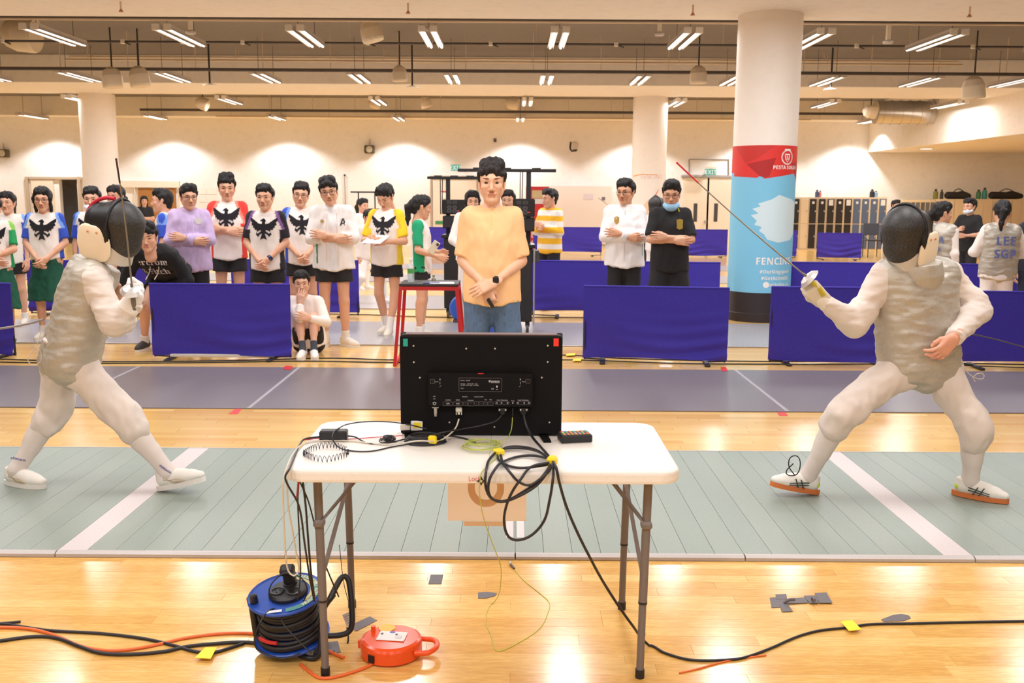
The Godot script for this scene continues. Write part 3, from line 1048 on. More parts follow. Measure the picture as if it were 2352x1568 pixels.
	var zz := func(pts: Array) -> Array:
		var q := []
		for p in pts: q.append(Vector2(asin(clampf((p[0] - 1490.0) / 40.0, -0.98, 0.98)) * R, fy.call(p[1])))
		return q
	part("arc_print", wrap_on(zz.call([[1452, 403], [1470, 399], [1506, 400], [1506, 402], [1470, 401], [1453, 406]]), Vector3.ZERO, R + 0.004), mat(rgb(246, 190, 120), 0.6), p2)
	part("flame_print", wrap_on(zz.call([[1462, 500], [1476, 470], [1488, 455], [1484, 470], [1498, 460], [1490, 480], [1500, 478], [1484, 505], [1488, 530], [1476, 560], [1470, 530]]), Vector3.ZERO, R + 0.004), faint, p2)
	part("flame_print", wrap_on(zz.call([[1484, 470], [1509, 434], [1511, 432], [1496, 462]]), Vector3.ZERO, R + 0.005), mat(rgb(232, 130, 90), 0.6), p2)

# ---------- pipes, hoods and small fittings under the ceiling ----------
func ceiling_services() -> void:
	var dk := mat(rgb(92, 84, 80), 0.6)
	var bz := mat(rgb(226, 204, 174), 0.6)
	var wh := mat(rgb(244, 234, 216), 0.55)
	var long := func(label: String, py: float, d: float, r: float, m: Material, cat := "pipe"):
		var y := at(1176, py, d).y
		var o := part("ceiling_pipe" if cat == "pipe" else "cable_trunking", Shape.new().rod(Vector3(-8.8, 0, 0), Vector3(8.8, 0, 0), r, 8).mesh() if cat == "pipe" else box_mesh(Vector3(21.0, r * 2, r * 2), 0.01), m)
		o.position = Vector3(0, y, -d)
		for k in (range(-7, 8) if cat == "trunking" else range(-3, 4)): part("hanger", Shape.new().rod(Vector3.ZERO, Vector3(0, CEIL - y, 0), 0.007, 6).mesh(), bz, o, pos(k * (1.2 if cat == "trunking" else 2.9) + 0.35, 0, 0))
		tag(o, label, "pipe" if cat == "pipe" else "trunking")
	long.call("dark conduit pipe along the nearest grey ceiling bay", 101, 15.4, 0.018, dk)
	long.call("thin dark pipe just beyond the near beam's far edge", 46, 13.05, 0.012, dk)
	long.call("beige sprinkler pipe under the dark one at the near beam", 50, 13.2, 0.016, bz)
	long.call("thin beige sprinkler pipe in front of the second beam, upper", 136, 19.6, 0.018, bz)
	long.call("thin beige sprinkler pipe in front of the second beam, lower", 143, 19.4, 0.018, bz)
	long.call("dark cable trunking running over the middle row of lights", 164, 17.55, 0.028, dk, "trunking")
	long.call("dark trunking at the foot of the far grey ceiling bay", 257, 27.6, 0.035, dk, "trunking")
	long.call("thin beige pipe along the top of the far wall", 271, 29.0, 0.022, bz)
	# bell-shaped hoods
	var hood := [Vector2(0.0, 0.2), Vector2(0.05, 0.19), Vector2(0.12, 0.14), Vector2(0.155, 0.05), Vector2(0.16, -0.1), Vector2(0.15, -0.13), Vector2(0.0, -0.14)]
	hood.reverse()
	var hm := grained(rgb(232, 214, 184), 0.7, 0.05, Vector3(2, 2, 2))
	var hmesh := Shape.new().lathe(Transform3D(), hood, 24).mesh()
	var cl := mat(rgb(60, 54, 52), 0.6)
	for q in [[52, 80, 15.9, 1.7, 1.5, "large beige hood at the far left of the near ceiling bay"], [853, 74, 13.6, 0.95, 0.25, "beige bell-shaped hood hanging above the nearest lights, left of centre"], [258, 182, 17.2, 1.1, 0.1, "beige bell hood left of its twin in the middle bay on the left"], [320, 180, 17.3, 1.1, 0.15, "beige bell hood right of its twin in the middle bay on the left"], [918, 172, 17.4, 0.85, 0.05, "pale bell hood in the middle bay near the centre"], [1604, 175, 17.2, 0.95, 0.05, "pale bell hood left of the printed pillar"], [2236, 206, 17.0, 1.2, 0.1, "beige bell hood at the right of the middle bay"], [466, 238, 23.6, 0.95, 1.2, "small round hood in the third bay on the left"], [978, 236, 23.6, 0.85, 0.3, "small egg-shaped hood in the third bay near the centre"], [1178, 237, 24.6, 1.0, 1.5, "wide small hood beside a far light at the centre"], [862, 237, 24.8, 0.9, 1.5, "wide small hood beside the far light left of centre"], [2000, 257, 23.2, 0.95, 1.4, "small round hood in the far bay near the duct"]]:
		var o := thing("lamp_hood", q[5], "lamp hood", at(q[0], q[1], q[2]), 0.0)
		part("shell", hmesh, hm, o, Transform3D(Basis(Vector3.BACK, q[4]).scaled(Vector3(q[3], q[3], q[3])), Vector3.ZERO))
		part("rod", Shape.new().rod(Vector3(0, 0.1, 0), Vector3(0, CEIL - o.position.y, 0), 0.014, 6).mesh(), cl, o)
	# white drop posts and sprinkler heads on the near beam
	var names := ["left", "left of centre", "right of centre", "right"]
	var k := 0
	for q in [[437, 50, 70], [974, 44, 62], [1515, 50, 74], [2041, 70, 92]]:
		var a := at(q[0], q[1], 13.3)
		var b := at(q[0], q[2], 13.3)
		var o := thing("ceiling_post", "short white post with a small fitting under the near bay, %s" % names[k], "ceiling fitting", Vector3(a.x, b.y, a.z), 0.0, "white drop posts")
		part("post", Shape.new().box(pos(0, (CEIL - b.y) / 2, 0), Vector3(0.055, CEIL - b.y, 0.055), 0.005).mesh(), wh, o)
		part("fitting", Shape.new().lathe(Transform3D(), [Vector2(0, -0.05), Vector2(0.06, -0.045), Vector2(0.07, -0.02), Vector2(0.03, 0.0)], 16).mesh(), mat(rgb(200, 190, 180), 0.5), o)
		k += 1
	k = 0
	for q in [[277, 6], [937, 2], [1592, 8], [2227, 32]]:
		var a := at(q[0], q[1], 11.9)
		a.y = SOFFIT - 0.09
		var o := thing("sprinkler_head", "small sprinkler head under the near beam, %s" % names[k], "sprinkler", a, 0.0, "sprinkler heads")
		part("stem", Shape.new().rod(Vector3.ZERO, Vector3(0, 0.09, 0), 0.012, 8).mesh(), bz, o)
		part("deflector", Shape.new().lathe(Transform3D(), [Vector2(0, -0.035), Vector2(0.03, -0.03), Vector2(0.02, -0.015), Vector2(0.012, 0.0)], 12).mesh(), mat(rgb(180, 120, 90), 0.4, 0.5), o)
		k += 1
	# small boxes on the near conduit, ceiling sensors with dark arms
	var nth := 0
	for q in [[-0, 108], [142, 110], [283, 110], [420, 108], [558, 106], [845, 104], [1127, 103], [1415, 106], [1966, 125], [2232, 136]]:
		var o := thing("conduit_box", "small pale junction box on the near dark conduit, %s from the left" % ORD[nth], "junction box", Vector3(at(q[0] if q[0] != 0 else 8, q[1], 15.38).x, at(1176, 101, 15.4).y, -15.37), 0.0, "junction boxes on the near conduit")
		nth += 1
		part("box", box_mesh(Vector3(0.06, 0.07, 0.05), 0.008), wh, o)
		part("arm", Shape.new().rod(Vector3(0, 0, 0), Vector3(0.12, -0.05, 0.0), 0.012, 6).mesh(), dk, o)
	# ceiling fans' black stems on the middle bay
	for q in [[320, 190, "left"], [482, 195, "left of centre"], [947, 200, "centre"], [1908, 205, "right"]]:
		var o := thing("ceiling_speaker", "flat pale disc on a black stem under the middle bay, %s" % q[2], "ceiling fitting", at(q[0], q[1], 19.0), 0.0, "discs on black stems")
		part("stem", Shape.new().rod(Vector3(0, 0.03, 0), Vector3(0, CEIL - o.position.y, 0), 0.018, 6).mesh(), cl, o)
		part("disc", Shape.new().lathe(Transform3D(), [Vector2(0, -0.02), Vector2(0.13, -0.012), Vector2(0.13, 0.0), Vector2(0.03, 0.03), Vector2(0, 0.03)], 20).mesh(), wh, o)
	# ventilation duct, far right
	var a := at(2010, 258, 25.5)
	var b := at(2142, 268, 25.5)
	var du := thing("air_duct", "ribbed silver air duct under the far right ceiling", "duct", a)
	var dir := b - a
	dir.y = 0
	var tin := mat(rgb(206, 200, 192), 0.25, 0.75)
	part("duct_tube", Shape.new().rod(Vector3.ZERO, dir, 0.3, 28).mesh(), tin, du)
	for q in 6: part("rib", Shape.new().rod(dir * (0.1 + q * 0.16), dir * (0.1 + q * 0.16) + dir.normalized() * 0.03, 0.312, 28).mesh(), tin, du)
	part("elbow", Shape.new().tube(smooth_path([dir, dir + Vector3(0.3, 0.0, 0), dir + Vector3(0.55, 0.3, 0), dir + Vector3(0.55, 0.6, 0)]), 0.3, 24).mesh(), tin, du)

# ---------- along the far wall ----------
func panel(parent: Node, called: String, px0: float, py0: float, px1: float, py1: float, d: float, thick: float, m: Material, bevel := 0.0) -> MeshInstance3D:
	var a := at(px0, py0, d)
	var b := at(px1, py1, d)
	var o := part(called, box_mesh(Vector3(absf(b.x - a.x), absf(a.y - b.y), thick), bevel), m, parent)
	var c := (a + b) / 2
	var base: Vector3 = parent.position if parent != self else Vector3.ZERO
	o.position = c - base + Vector3(0, 0, thick / 2)
	return o
func far_wall_things() -> void:
	var D := WALL_D - 0.005
	var cream := mat(rgb(240, 226, 204), 0.6)
	var frame := mat(rgb(196, 176, 150), 0.6)
	var steel := mat(rgb(190, 184, 178), 0.35, 0.4)
	var brown := grained(rgb(178, 122, 62), 0.5, 0.12, Vector3(1, 4, 1))
	var dk := mat(rgb(48, 46, 50), 0.5)
	var st := func(n: String, label: String, p: Vector3) -> Node3D:
		var o := Node3D.new()
		o.name = n
		add_child(o)
		o.position = p
		tag(o, label, "", "", "structure")
		return o
	# the open door at the left with its leaf folded against the wall
	var d1: Node3D = st.call("door_1", "cream door standing open beside a dark doorway, far left", at(110, 575, D))
	panel(d1, "leaf", 72, 412, 134, 575, D, 0.05, cream)
	panel(d1, "frame", 68, 406, 190, 412, D, 0.08, frame)
	panel(d1, "frame", 66, 406, 71, 575, D, 0.08, frame)
	panel(d1, "frame", 186, 406, 190, 575, D, 0.08, frame)
	var d2: Node3D = st.call("door_2", "brown wooden door behind the boy looking left", at(363, 575, D))
	panel(d2, "leaf", 318, 432, 410, 575, D, 0.05, brown)
	panel(d2, "frame", 280, 415, 414, 431, D, 0.09, cream)
	panel(d2, "frame", 312, 431, 318, 575, D, 0.08, cream)
	panel(d2, "frame", 410, 431, 416, 575, D, 0.08, cream)
	var d3: Node3D = st.call("door_3", "cream double door under a green exit sign behind the man in black", at(1622, 575, D))
	for q in [[1570, 1623], [1625, 1680]]:
		var lf := panel(d3, "leaf", q[0], 408, q[1], 575, D, 0.05, cream)
		var mid: float = (q[0] + q[1]) / 2.0
		var gl := panel(d3, "glass_slot", mid - 3 + (0 if q[0] < 1600 else -9), 467, mid + 4 + (0 if q[0] < 1600 else -9), 509, D - 0.051, 0.006, mat(rgb(84, 82, 80), 0.15))
		gl.set_meta("label", "narrow dark glass slot")
	panel(d3, "frame", 1564, 402, 1690, 408, D, 0.09, steel)
	panel(d3, "closer", 1567, 401, 1604, 405, D - 0.06, 0.08, steel)
	panel(d3, "handle", 1617, 506, 1622, 512, D - 0.06, 0.05, steel)
	var d4: Node3D = st.call("door_4", "cream door with notices behind the scoring tower", at(1045, 575, D))
	panel(d4, "leaf", 994, 412, 1096, 575, D, 0.05, cream)
	panel(d4, "frame", 988, 403, 1102, 411, D, 0.08, frame)
	panel(d4, "frame", 988, 411, 993, 575, D, 0.08, frame)
	panel(d4, "frame", 1097, 411, 1102, 575, D, 0.08, frame)
	panel(d4, "notice", 1013, 438, 1033, 441, D - 0.056, 0.004, mat(rgb(214, 70, 60), 0.6))
	panel(d4, "notice", 1014, 443, 1032, 456, D - 0.056, 0.004, mat(rgb(250, 246, 238), 0.6))
	panel(d4, "notice", 1000, 507, 1024, 515, D - 0.056, 0.004, mat(rgb(70, 150, 96), 0.6))
	# exit signs
	var green := mat(rgb(46, 160, 152), 0.4)
	green.emission_enabled = true
	green.emission = rgb(40, 170, 160)
	green.emission_energy_multiplier = 0.35
	for q in [[1035, 378, 1058, 392, "green exit sign on the far wall left of the referee"], [1619, 388, 1644, 402, "green exit sign above the far double door"]]:
		var o := thing("exit_sign", q[4], "exit sign", at((q[0] + q[2]) / 2.0, (q[1] + q[3]) / 2.0, D - 0.3))
		panel(o, "light_panel", q[0], q[1], q[2], q[3], D - 0.3, 0.04, green)
		panel(o, "bracket", q[0], q[1] - 5, q[2], q[1] - 1, D - 0.3, 0.03, cream)
		panel(o, "arm", (q[0] + q[2]) / 2.0 - 1, q[1] - 3, (q[0] + q[2]) / 2.0 + 1, q[1] + 2, D, 0.3, cream)
		part("lettering", text_mesh("EXIT", 0.17, 0.004, true), mat(rgb(236, 252, 246), 0.4), o, pos(0, -0.005, 0.045))
	var pf := thing("pipe_frame", "thin grey conduit loop above the far double door", "conduit", at(1622, 372, D))
	var fr := Shape.new()
	for q in [[1583, 402, 1583, 366], [1583, 366, 1674, 366], [1674, 366, 1674, 402]]: fr.rod(at(q[0], q[1], D - 0.03) - pf.position, at(q[2], q[3], D - 0.03) - pf.position, 0.016, 6)
	part("conduit", fr.mesh(), mat(rgb(150, 142, 134), 0.5), pf)
	# wall speakers and cameras
	for q in [[849, 343, "square dark speaker on the far wall left of centre"], [8, 352, "square dark speaker on the far wall at the left edge"]]:
		var o := thing("wall_speaker", q[2], "speaker", at(q[0], q[1], D - 0.12))
		part("cabinet", box_mesh(Vector3(0.3, 0.24, 0.2), 0.02), mat(rgb(92, 80, 60), 0.5), o)
		part("cone", Shape.new().lathe(Transform3D(Basis(Vector3.RIGHT, PI / 2), Vector3(0, 0, 0.1)), [Vector2(0.1, 0), Vector2(0.09, 0.02), Vector2(0.0, 0.01)], 20).mesh(), mat(rgb(206, 196, 170), 0.5), o)
		part("bracket", box_mesh(Vector3(0.04, 0.22, 0.05)), mat(rgb(210, 190, 170), 0.6), o, pos(0, 0.2, -0.05))
	var cc := thing("wall_camera", "dome security camera on a curved dark arm, far wall right of the referee", "camera", at(1321, 336, D - 0.25))
	part("dome", Shape.new().lathe(Transform3D(), [Vector2(0, -0.13), Vector2(0.07, -0.1), Vector2(0.1, 0.0), Vector2(0.1, 0.1), Vector2(0.05, 0.14), Vector2(0, 0.14)], 18).mesh(), mat(rgb(212, 200, 190), 0.4), cc)
	part("lens", Shape.new().ball(Vector3(0, -0.1, 0), Vector3(0.075, 0.06, 0.075), 14).mesh(), dk, cc)
	part("arm", cable([Vector3(-0.12, 0.14, -0.2), Vector3(-0.14, -0.06, -0.12), Vector3(-0.08, -0.14, -0.05), Vector3(0.02, -0.1, 0)], 0.025, 8), dk, cc)
	var sn := thing("wall_sensor", "tiny dark sensor high on the far wall above the referee", "sensor", at(1137, 322, D - 0.05))
	part("body", box_mesh(Vector3(0.09, 0.11, 0.08), 0.01), mat(rgb(110, 96, 86), 0.5), sn)
	# notice board, white board, posters
	var nb := thing("notice_papers", "white papers taped in a grid on the wall behind the lavender hoodie", "paper", at(480, 455, D))
	for q in [[456, 432, 474, 446], [476, 431, 498, 446], [456, 449, 474, 464], [476, 449, 498, 464], [456, 467, 474, 480], [476, 466, 498, 480]]: panel(nb, "sheet", q[0], q[1], q[2], q[3], D, 0.006, mat(rgb(250, 240, 230), 0.7))
	var wb := thing("wall_board", "large pale board leaning at the wall behind the striped shirt", "board", at(1330, 500, D - 0.1))
	panel(wb, "face", 1262, 427, 1402, 560, D - 0.1, 0.05, mat(rgb(238, 226, 212), 0.5))
	panel(wb, "notice", 1340, 445, 1362, 458, D - 0.152, 0.004, mat(rgb(224, 210, 214), 0.6))
	panel(wb, "notice", 1382, 452, 1390, 460, D - 0.152, 0.004, mat(rgb(120, 112, 116), 0.6))
	var rp := thing("red_banner", "red standing banner with pale pictures beside the striped shirt", "banner", at(1236, 560, 27.6))
	panel(rp, "sheet", 1208, 428, 1260, 572, 27.6, 0.03, mat(rgb(206, 40, 38), 0.5))
	panel(rp, "picture", 1222, 437, 1256, 455, 27.57, 0.006, mat(rgb(206, 186, 140), 0.6))
	panel(rp, "picture", 1226, 456, 1250, 468, 27.57, 0.006, mat(rgb(222, 222, 220), 0.6))
	for k in 3: part("lettering", text_mesh(["CELEBRATE", "OUR", "SINGAPORE"][k], 0.16, 0.004, true), mat(rgb(250, 236, 230), 0.6), rp, pos(0.03, at(1236, 541 + 8 * k, 27.56).y - rp.position.y, 0.04))
	part("foot", box_mesh(Vector3(0.5, 0.05, 0.3), 0.01), dk, rp, pos(0, 0.025 - rp.position.y, 0))
	var rod := thing("wall_rod", "thin dark rod standing on the far wall beside the white jacket", "rod", at(793, 470, D - 0.03))
	part("shaft", Shape.new().rod(Vector3(0, -0.9, 0), Vector3(0, 0.9, 0), 0.012, 6).mesh(), mat(rgb(130, 118, 110), 0.6), rod)
	part("tip", Shape.new().ball(Vector3(0, 0.9, 0), Vector3(0.035, 0.035, 0.03), 8).mesh(), dk, rod)
	# lockers
	var LD := 29.1
	var black := mat(rgb(38, 34, 36), 0.45)
	var blue := mat(rgb(84, 102, 134), 0.5)
	var shade := mat(rgb(226, 206, 174), 0.6)
	var ords := ["first", "second", "third", "fourth", "fifth", "sixth", "seventh", "eighth", "ninth", "tenth", "eleventh"]
	var xs := [485, 540, 595, 652, 708, 765, 820, 875, 930, 985, 1040]
	for k in xs.size():
		var x0: float = 1640 + xs[k] * 0.357
		var x1 := x0 + 19.6
		var kind := 1 if k == 1 else (0 if k < 7 else 2)
		var o := thing("locker", "tall %s locker by the far wall, %s counting from the printed pillar" % [["black-doored", "plain cream", "slate-blue"][kind], ords[k]], "locker", at((x0 + x1) / 2, 574, LD), 0.0, "lockers right of the printed pillar")
		var ybase := -o.position.y
		o.position.y = 0
		var top := at(x0, 453, LD).y
		var w := at(x1, 453, LD).x - at(x0, 453, LD).x
		part("body", Shape.new().box(pos(0, top / 2, -0.24), Vector3(w, top, 0.46)).mesh(), shade, o)
		var dm: Material = [black, shade, blue][kind]
		for half in 2:
			var dd := part("door", box_mesh(Vector3(w * 0.8, top / 2 - 0.06, 0.02), 0.004), dm, o, pos(0, top * (0.26 + 0.48 * half), 0.0))
			part("handle", box_mesh(Vector3(0.03, 0.05, 0.02)), steel, dd, pos(w * 0.28, 0.0, 0.015))
			if half == 1 and kind != 1: part("name_card", box_mesh(Vector3(0.13 if k in [4, 6, 10] else 0.07, 0.17 if k in [4, 6, 10] else 0.07, 0.002)), mat(rgb(228, 226, 226), 0.6), dd, pos(0.0, top * 0.16, 0.012))
	for k in 7:
		var x0 := 2070.0 + k * 11.2
		var a := at(x0, 459, LD)
		var b := at(x0 + 11, 459, LD)
		var o := thing("narrow_locker", "narrow grey locker behind the right fencer's mask, %s from the left" % ords[k], "locker", Vector3((a.x + b.x) / 2, 0, -LD), 0.0, "narrow grey lockers")
		part("body", Shape.new().box(pos(0, a.y / 2, -0.24), Vector3(b.x - a.x, a.y, 0.46)).mesh(), shade, o)
		part("door", box_mesh(Vector3((b.x - a.x) * 0.78, a.y - 0.14, 0.02)), mat([rgb(96, 92, 92), rgb(104, 108, 118)][k % 2], 0.5), o, pos(0, a.y / 2, 0))
	for k in 5:
		var x0 := 2150.0 + k * 44
		var a := at(x0, 457, LD)
		var b := at(x0 + 43.5, 457, LD)
		var o := thing("cupboard", "cream wall cupboard on the far right, %s from the left" % ords[k], "cupboard", Vector3((a.x + b.x) / 2, 0, -LD), 0.0, "cream cupboards")
		part("body", Shape.new().box(pos(0, a.y / 2, -0.24), Vector3(b.x - a.x, a.y, 0.46), 0.005).mesh(), shade, o)
		part("door", box_mesh(Vector3((b.x - a.x) * 0.48, a.y - 0.1, 0.02), 0.004), shade, o, pos(-(b.x - a.x) * 0.245, a.y / 2, 0.0))
		part("door", box_mesh(Vector3((b.x - a.x) * 0.48, a.y - 0.1, 0.02), 0.004), shade, o, pos((b.x - a.x) * 0.245, a.y / 2, 0.0))
	# things left on top of the lockers
	for q in [[1881, 0.06, 0.22, rgb(70, 80, 110), "dark flask standing on the black lockers"], [1888, 0.04, 0.2, rgb(222, 130, 130), "pink bottle standing on the black lockers"], [2008, 0.07, 0.25, rgb(40, 44, 60), "dark bottle on top of the blue lockers"], [2017, 0.05, 0.2, rgb(140, 170, 200), "pale blue bottle on top of the blue lockers"], [2155, 0.07, 0.3, rgb(120, 120, 50), "olive bottle on the cream cupboards"], [2169, 0.05, 0.28, rgb(60, 56, 50), "dark bottle beside the olive one on the cupboards"], [2254, 0.07, 0.28, rgb(60, 120, 80), "green flask on the cupboard top"], [2268, 0.07, 0.34, rgb(60, 140, 130), "tall teal flask on the cupboard top"]]:
		var y := at(q[0], 455, LD).y
		var o := thing("bottle", q[4], "bottle", Vector3(at(q[0], 455, LD).x, at(1900, 453, LD).y if q[0] < 2040 else at(q[0], 457, LD).y, -LD - 0.2))
		part("flask", Shape.new().lathe(Transform3D(), [Vector2(0, 0), Vector2(q[1], 0), Vector2(q[1], q[2] * 0.7), Vector2(q[1] * 0.5, q[2] * 0.8), Vector2(0, q[2] * 0.8)], 14).mesh(), mat(q[3], 0.4), o)
		part("cap", Shape.new().lathe(Transform3D(), [Vector2(q[1] * 0.5, q[2] * 0.8), Vector2(q[1] * 0.5, q[2]), Vector2(0, q[2])], 12).mesh(), dk, o)
	for q in [[2207, 0.3, "black bag lying on the cupboards, left of the flasks"], [2318, 0.42, "long black bag lying on the cupboards at the right"]]:
		var f := Field.new()
		f.h = 0.025
		f.cap(Vector3(-q[1], 0.11, 0), Vector3(q[1] * 0.7, 0.1, 0), 0.11, 0.1, 0.05)
		f.cap(Vector3(q[1] * 0.3, 0.14, 0), Vector3(q[1], 0.09, 0.03), 0.1, 0.08, 0.05)
		var o := thing("kit_bag", q[2], "bag", Vector3(at(q[0], 456, LD).x, at(q[0], 457, LD).y, -LD - 0.2))
		part("sack", f.shape().mesh(), mat(rgb(36, 34, 36), 0.7), o)
		part("strap", cable([Vector3(-q[1] * 0.6, 0.2, 0.05), Vector3(-0.05, 0.3, 0.08), Vector3(q[1] * 0.5, 0.22, 0.05)], 0.015, 6), dk, o)
	# chairs near the lockers
	for q in [[2003, 590, "dark chair standing by the blue lockers"], [2236, 592, "dark chair behind the woman fencer at the right"]]:
		var g := ground(q[0], q[1])
		var o := thing("chair", q[2], "chair", Vector3(g.x, 0, g.z))
		part("seat", box_mesh(Vector3(0.42, 0.04, 0.42), 0.01), dk, o, pos(0, 0.45, 0))
		part("backrest", box_mesh(Vector3(0.42, 0.32, 0.03), 0.01), mat(rgb(74, 80, 92), 0.6), o, pos(0, 0.74, -0.2))
		for s in [-1, 1]:
			part("leg", Shape.new().rod(Vector3(s * 0.19, 0, 0.19), Vector3(s * 0.19, 0.45, 0.17), 0.012, 6).mesh(), dk, o)
			part("leg", Shape.new().rod(Vector3(s * 0.19, 0, -0.2), Vector3(s * 0.19, 0.9, -0.21), 0.012, 6).mesh(), dk, o)

# ---------- blue barriers ----------
func barrier(label: String, x0: float, x1: float, yt0: float, yt1: float, yb: float, d0: float, d1: float, white_bar := false) -> void:
	if not mats.has("blue"):
		var b := mat(rgb(60, 46, 172), 0.75)
		b.albedo_texture = noise_tex(0.05, [Color(0.9, 0.9, 0.9), Color.WHITE], 256, 3, 71)
		b.uv1_triplanar = true
		b.uv1_scale = Vector3(2, 2, 2)
		b.rim_enabled = true
		b.rim = 0.3
		mats.blue = b
		mats.foot = mat(rgb(34, 32, 36), 0.5)
		mats.bar = mat(rgb(226, 218, 210), 0.5)
	var A := at(x0, yt0, d0)
	var B := at(x1, yt1, d1)
	var low := at((x0 + x1) / 2, yb, (d0 + d1) / 2).y
	low = maxf(low, 0.035)
	var c := (A + B) / 2
	c.y = 0
	var along := Vector3(B.x - A.x, 0, B.z - A.z)
	var L := along.length()
	var turn := -atan2(along.z, along.x)
	var top := (A.y + B.y) / 2
	var o := thing("barrier", label, "barrier", c, turn, "blue cloth barriers")
	var seedk := x0 * 0.013
	var f := func(u: float, w: float) -> Vector3:
		var x := (u - 0.5) * L
		var y := lerpf(low, top, w)
		var sag := (1.0 - w)
		var z := 0.018 * sin(u * 4.0 + seedk) * sag + sag * sag * (0.02 * sin(y * 46.0 + 2.4 * sin(u * 5.0 + seedk) + seedk) * (0.5 + 0.5 * sin(u * 3.1 + seedk)))
		z += 0.012 * sag * sin(9.0 * (u + w * 0.8) + seedk * 3.0)
		var dip := 0.02 * sin(PI * u) * (1.0 - w) * sin(seedk * 5.0)
		return Vector3(x, y - dip, z)
	part("cloth", Shape.new().sheet(34, 26, f, 0.006).mesh(), mats.blue, o)
	part("top_rail", Shape.new().rod(Vector3(-L / 2, top, 0), Vector3(L / 2, top, 0), 0.011, 8).mesh(), mats.blue, o)
	for s in [-1.0, 1.0]:
		part("upright", Shape.new().rod(Vector3(s * (L / 2 - 0.02), 0.02, -0.02), Vector3(s * (L / 2 - 0.02), top, -0.012), 0.01, 8).mesh(), mats.foot, o)
		part("foot", Shape.new().box(pos(s * L * 0.36, 0.012, 0), Vector3(0.05, 0.022, 0.34), 0.006).mesh(), mats.foot, o)
		part("stay", Shape.new().rod(Vector3(s * L * 0.36, 0.02, -0.03), Vector3(s * (L / 2 - 0.02), 0.03, -0.02), 0.008, 6).mesh(), mats.foot, o)
	if white_bar: part("base_bar", box_mesh(Vector3(L * 0.74, 0.03, 0.05), 0.006), mats.bar, o, pos(0, 0.036, 0.0))
func barriers() -> void:
	barrier("blue barrier cut off by the left edge, behind the left fencer's back", -190, 24, 648, 650, 822, 9.4, 9.2)
	barrier("blue cloth barrier in front of the lavender hoodie, with a white base bar", 342, 666, 653, 653, 819, 9.2, 9.2, true)
	barrier("blue cloth barrier in front of the two men with folded arms", 1341, 1676, 655, 664, 826, 9.2, 9.05)
	barrier("blue barrier right of the printed pillar, behind the right fencer's sword arm", 1772, 2062, 659, 662, 829, 9.15, 9.1)
	barrier("blue barrier at the right edge, behind the right fencer's back", 2210, 2530, 668, 674, 834, 9.0, 8.9)
	barrier("second-row blue barrier between the scoring tower and the man in black", 1221, 1655, 598, 604, 716, 12.6, 12.4)
	barrier("second-row blue barrier behind the boy in the white jacket", 530, 823, 597, 598, 716, 12.6, 12.5)
	barrier("second-row blue barrier behind the crouching boy in the black hoodie", 60, 345, 600, 598, 715, 12.5, 12.5)
	barrier("second-row blue barrier to the right of the printed pillar", 1813, 2200, 603, 606, 718, 12.6, 12.4)
	barrier("second-row blue barrier at the right edge behind the women fencers", 2206, 2560, 605, 612, 722, 12.3, 12.2)
	barrier("distant blue barrier left of the scoring towers", 960, 1064, 522, 522, 580, 25.5, 25.5)
	barrier("distant blue barrier behind the striped shirt", 1225, 1383, 521, 523, 579, 25.5, 25.5)
	barrier("distant blue barrier between the folded-arms man and the printed pillar", 1560, 1672, 527, 528, 586, 25.3, 25.3)
	barrier("distant blue barrier peeking out right of the printed pillar", 1700, 1831, 529, 530, 588, 25.0, 25.0)
	barrier("small distant blue barrier in front of the blue lockers", 1878, 1981, 535, 536, 591, 24.6, 24.4)

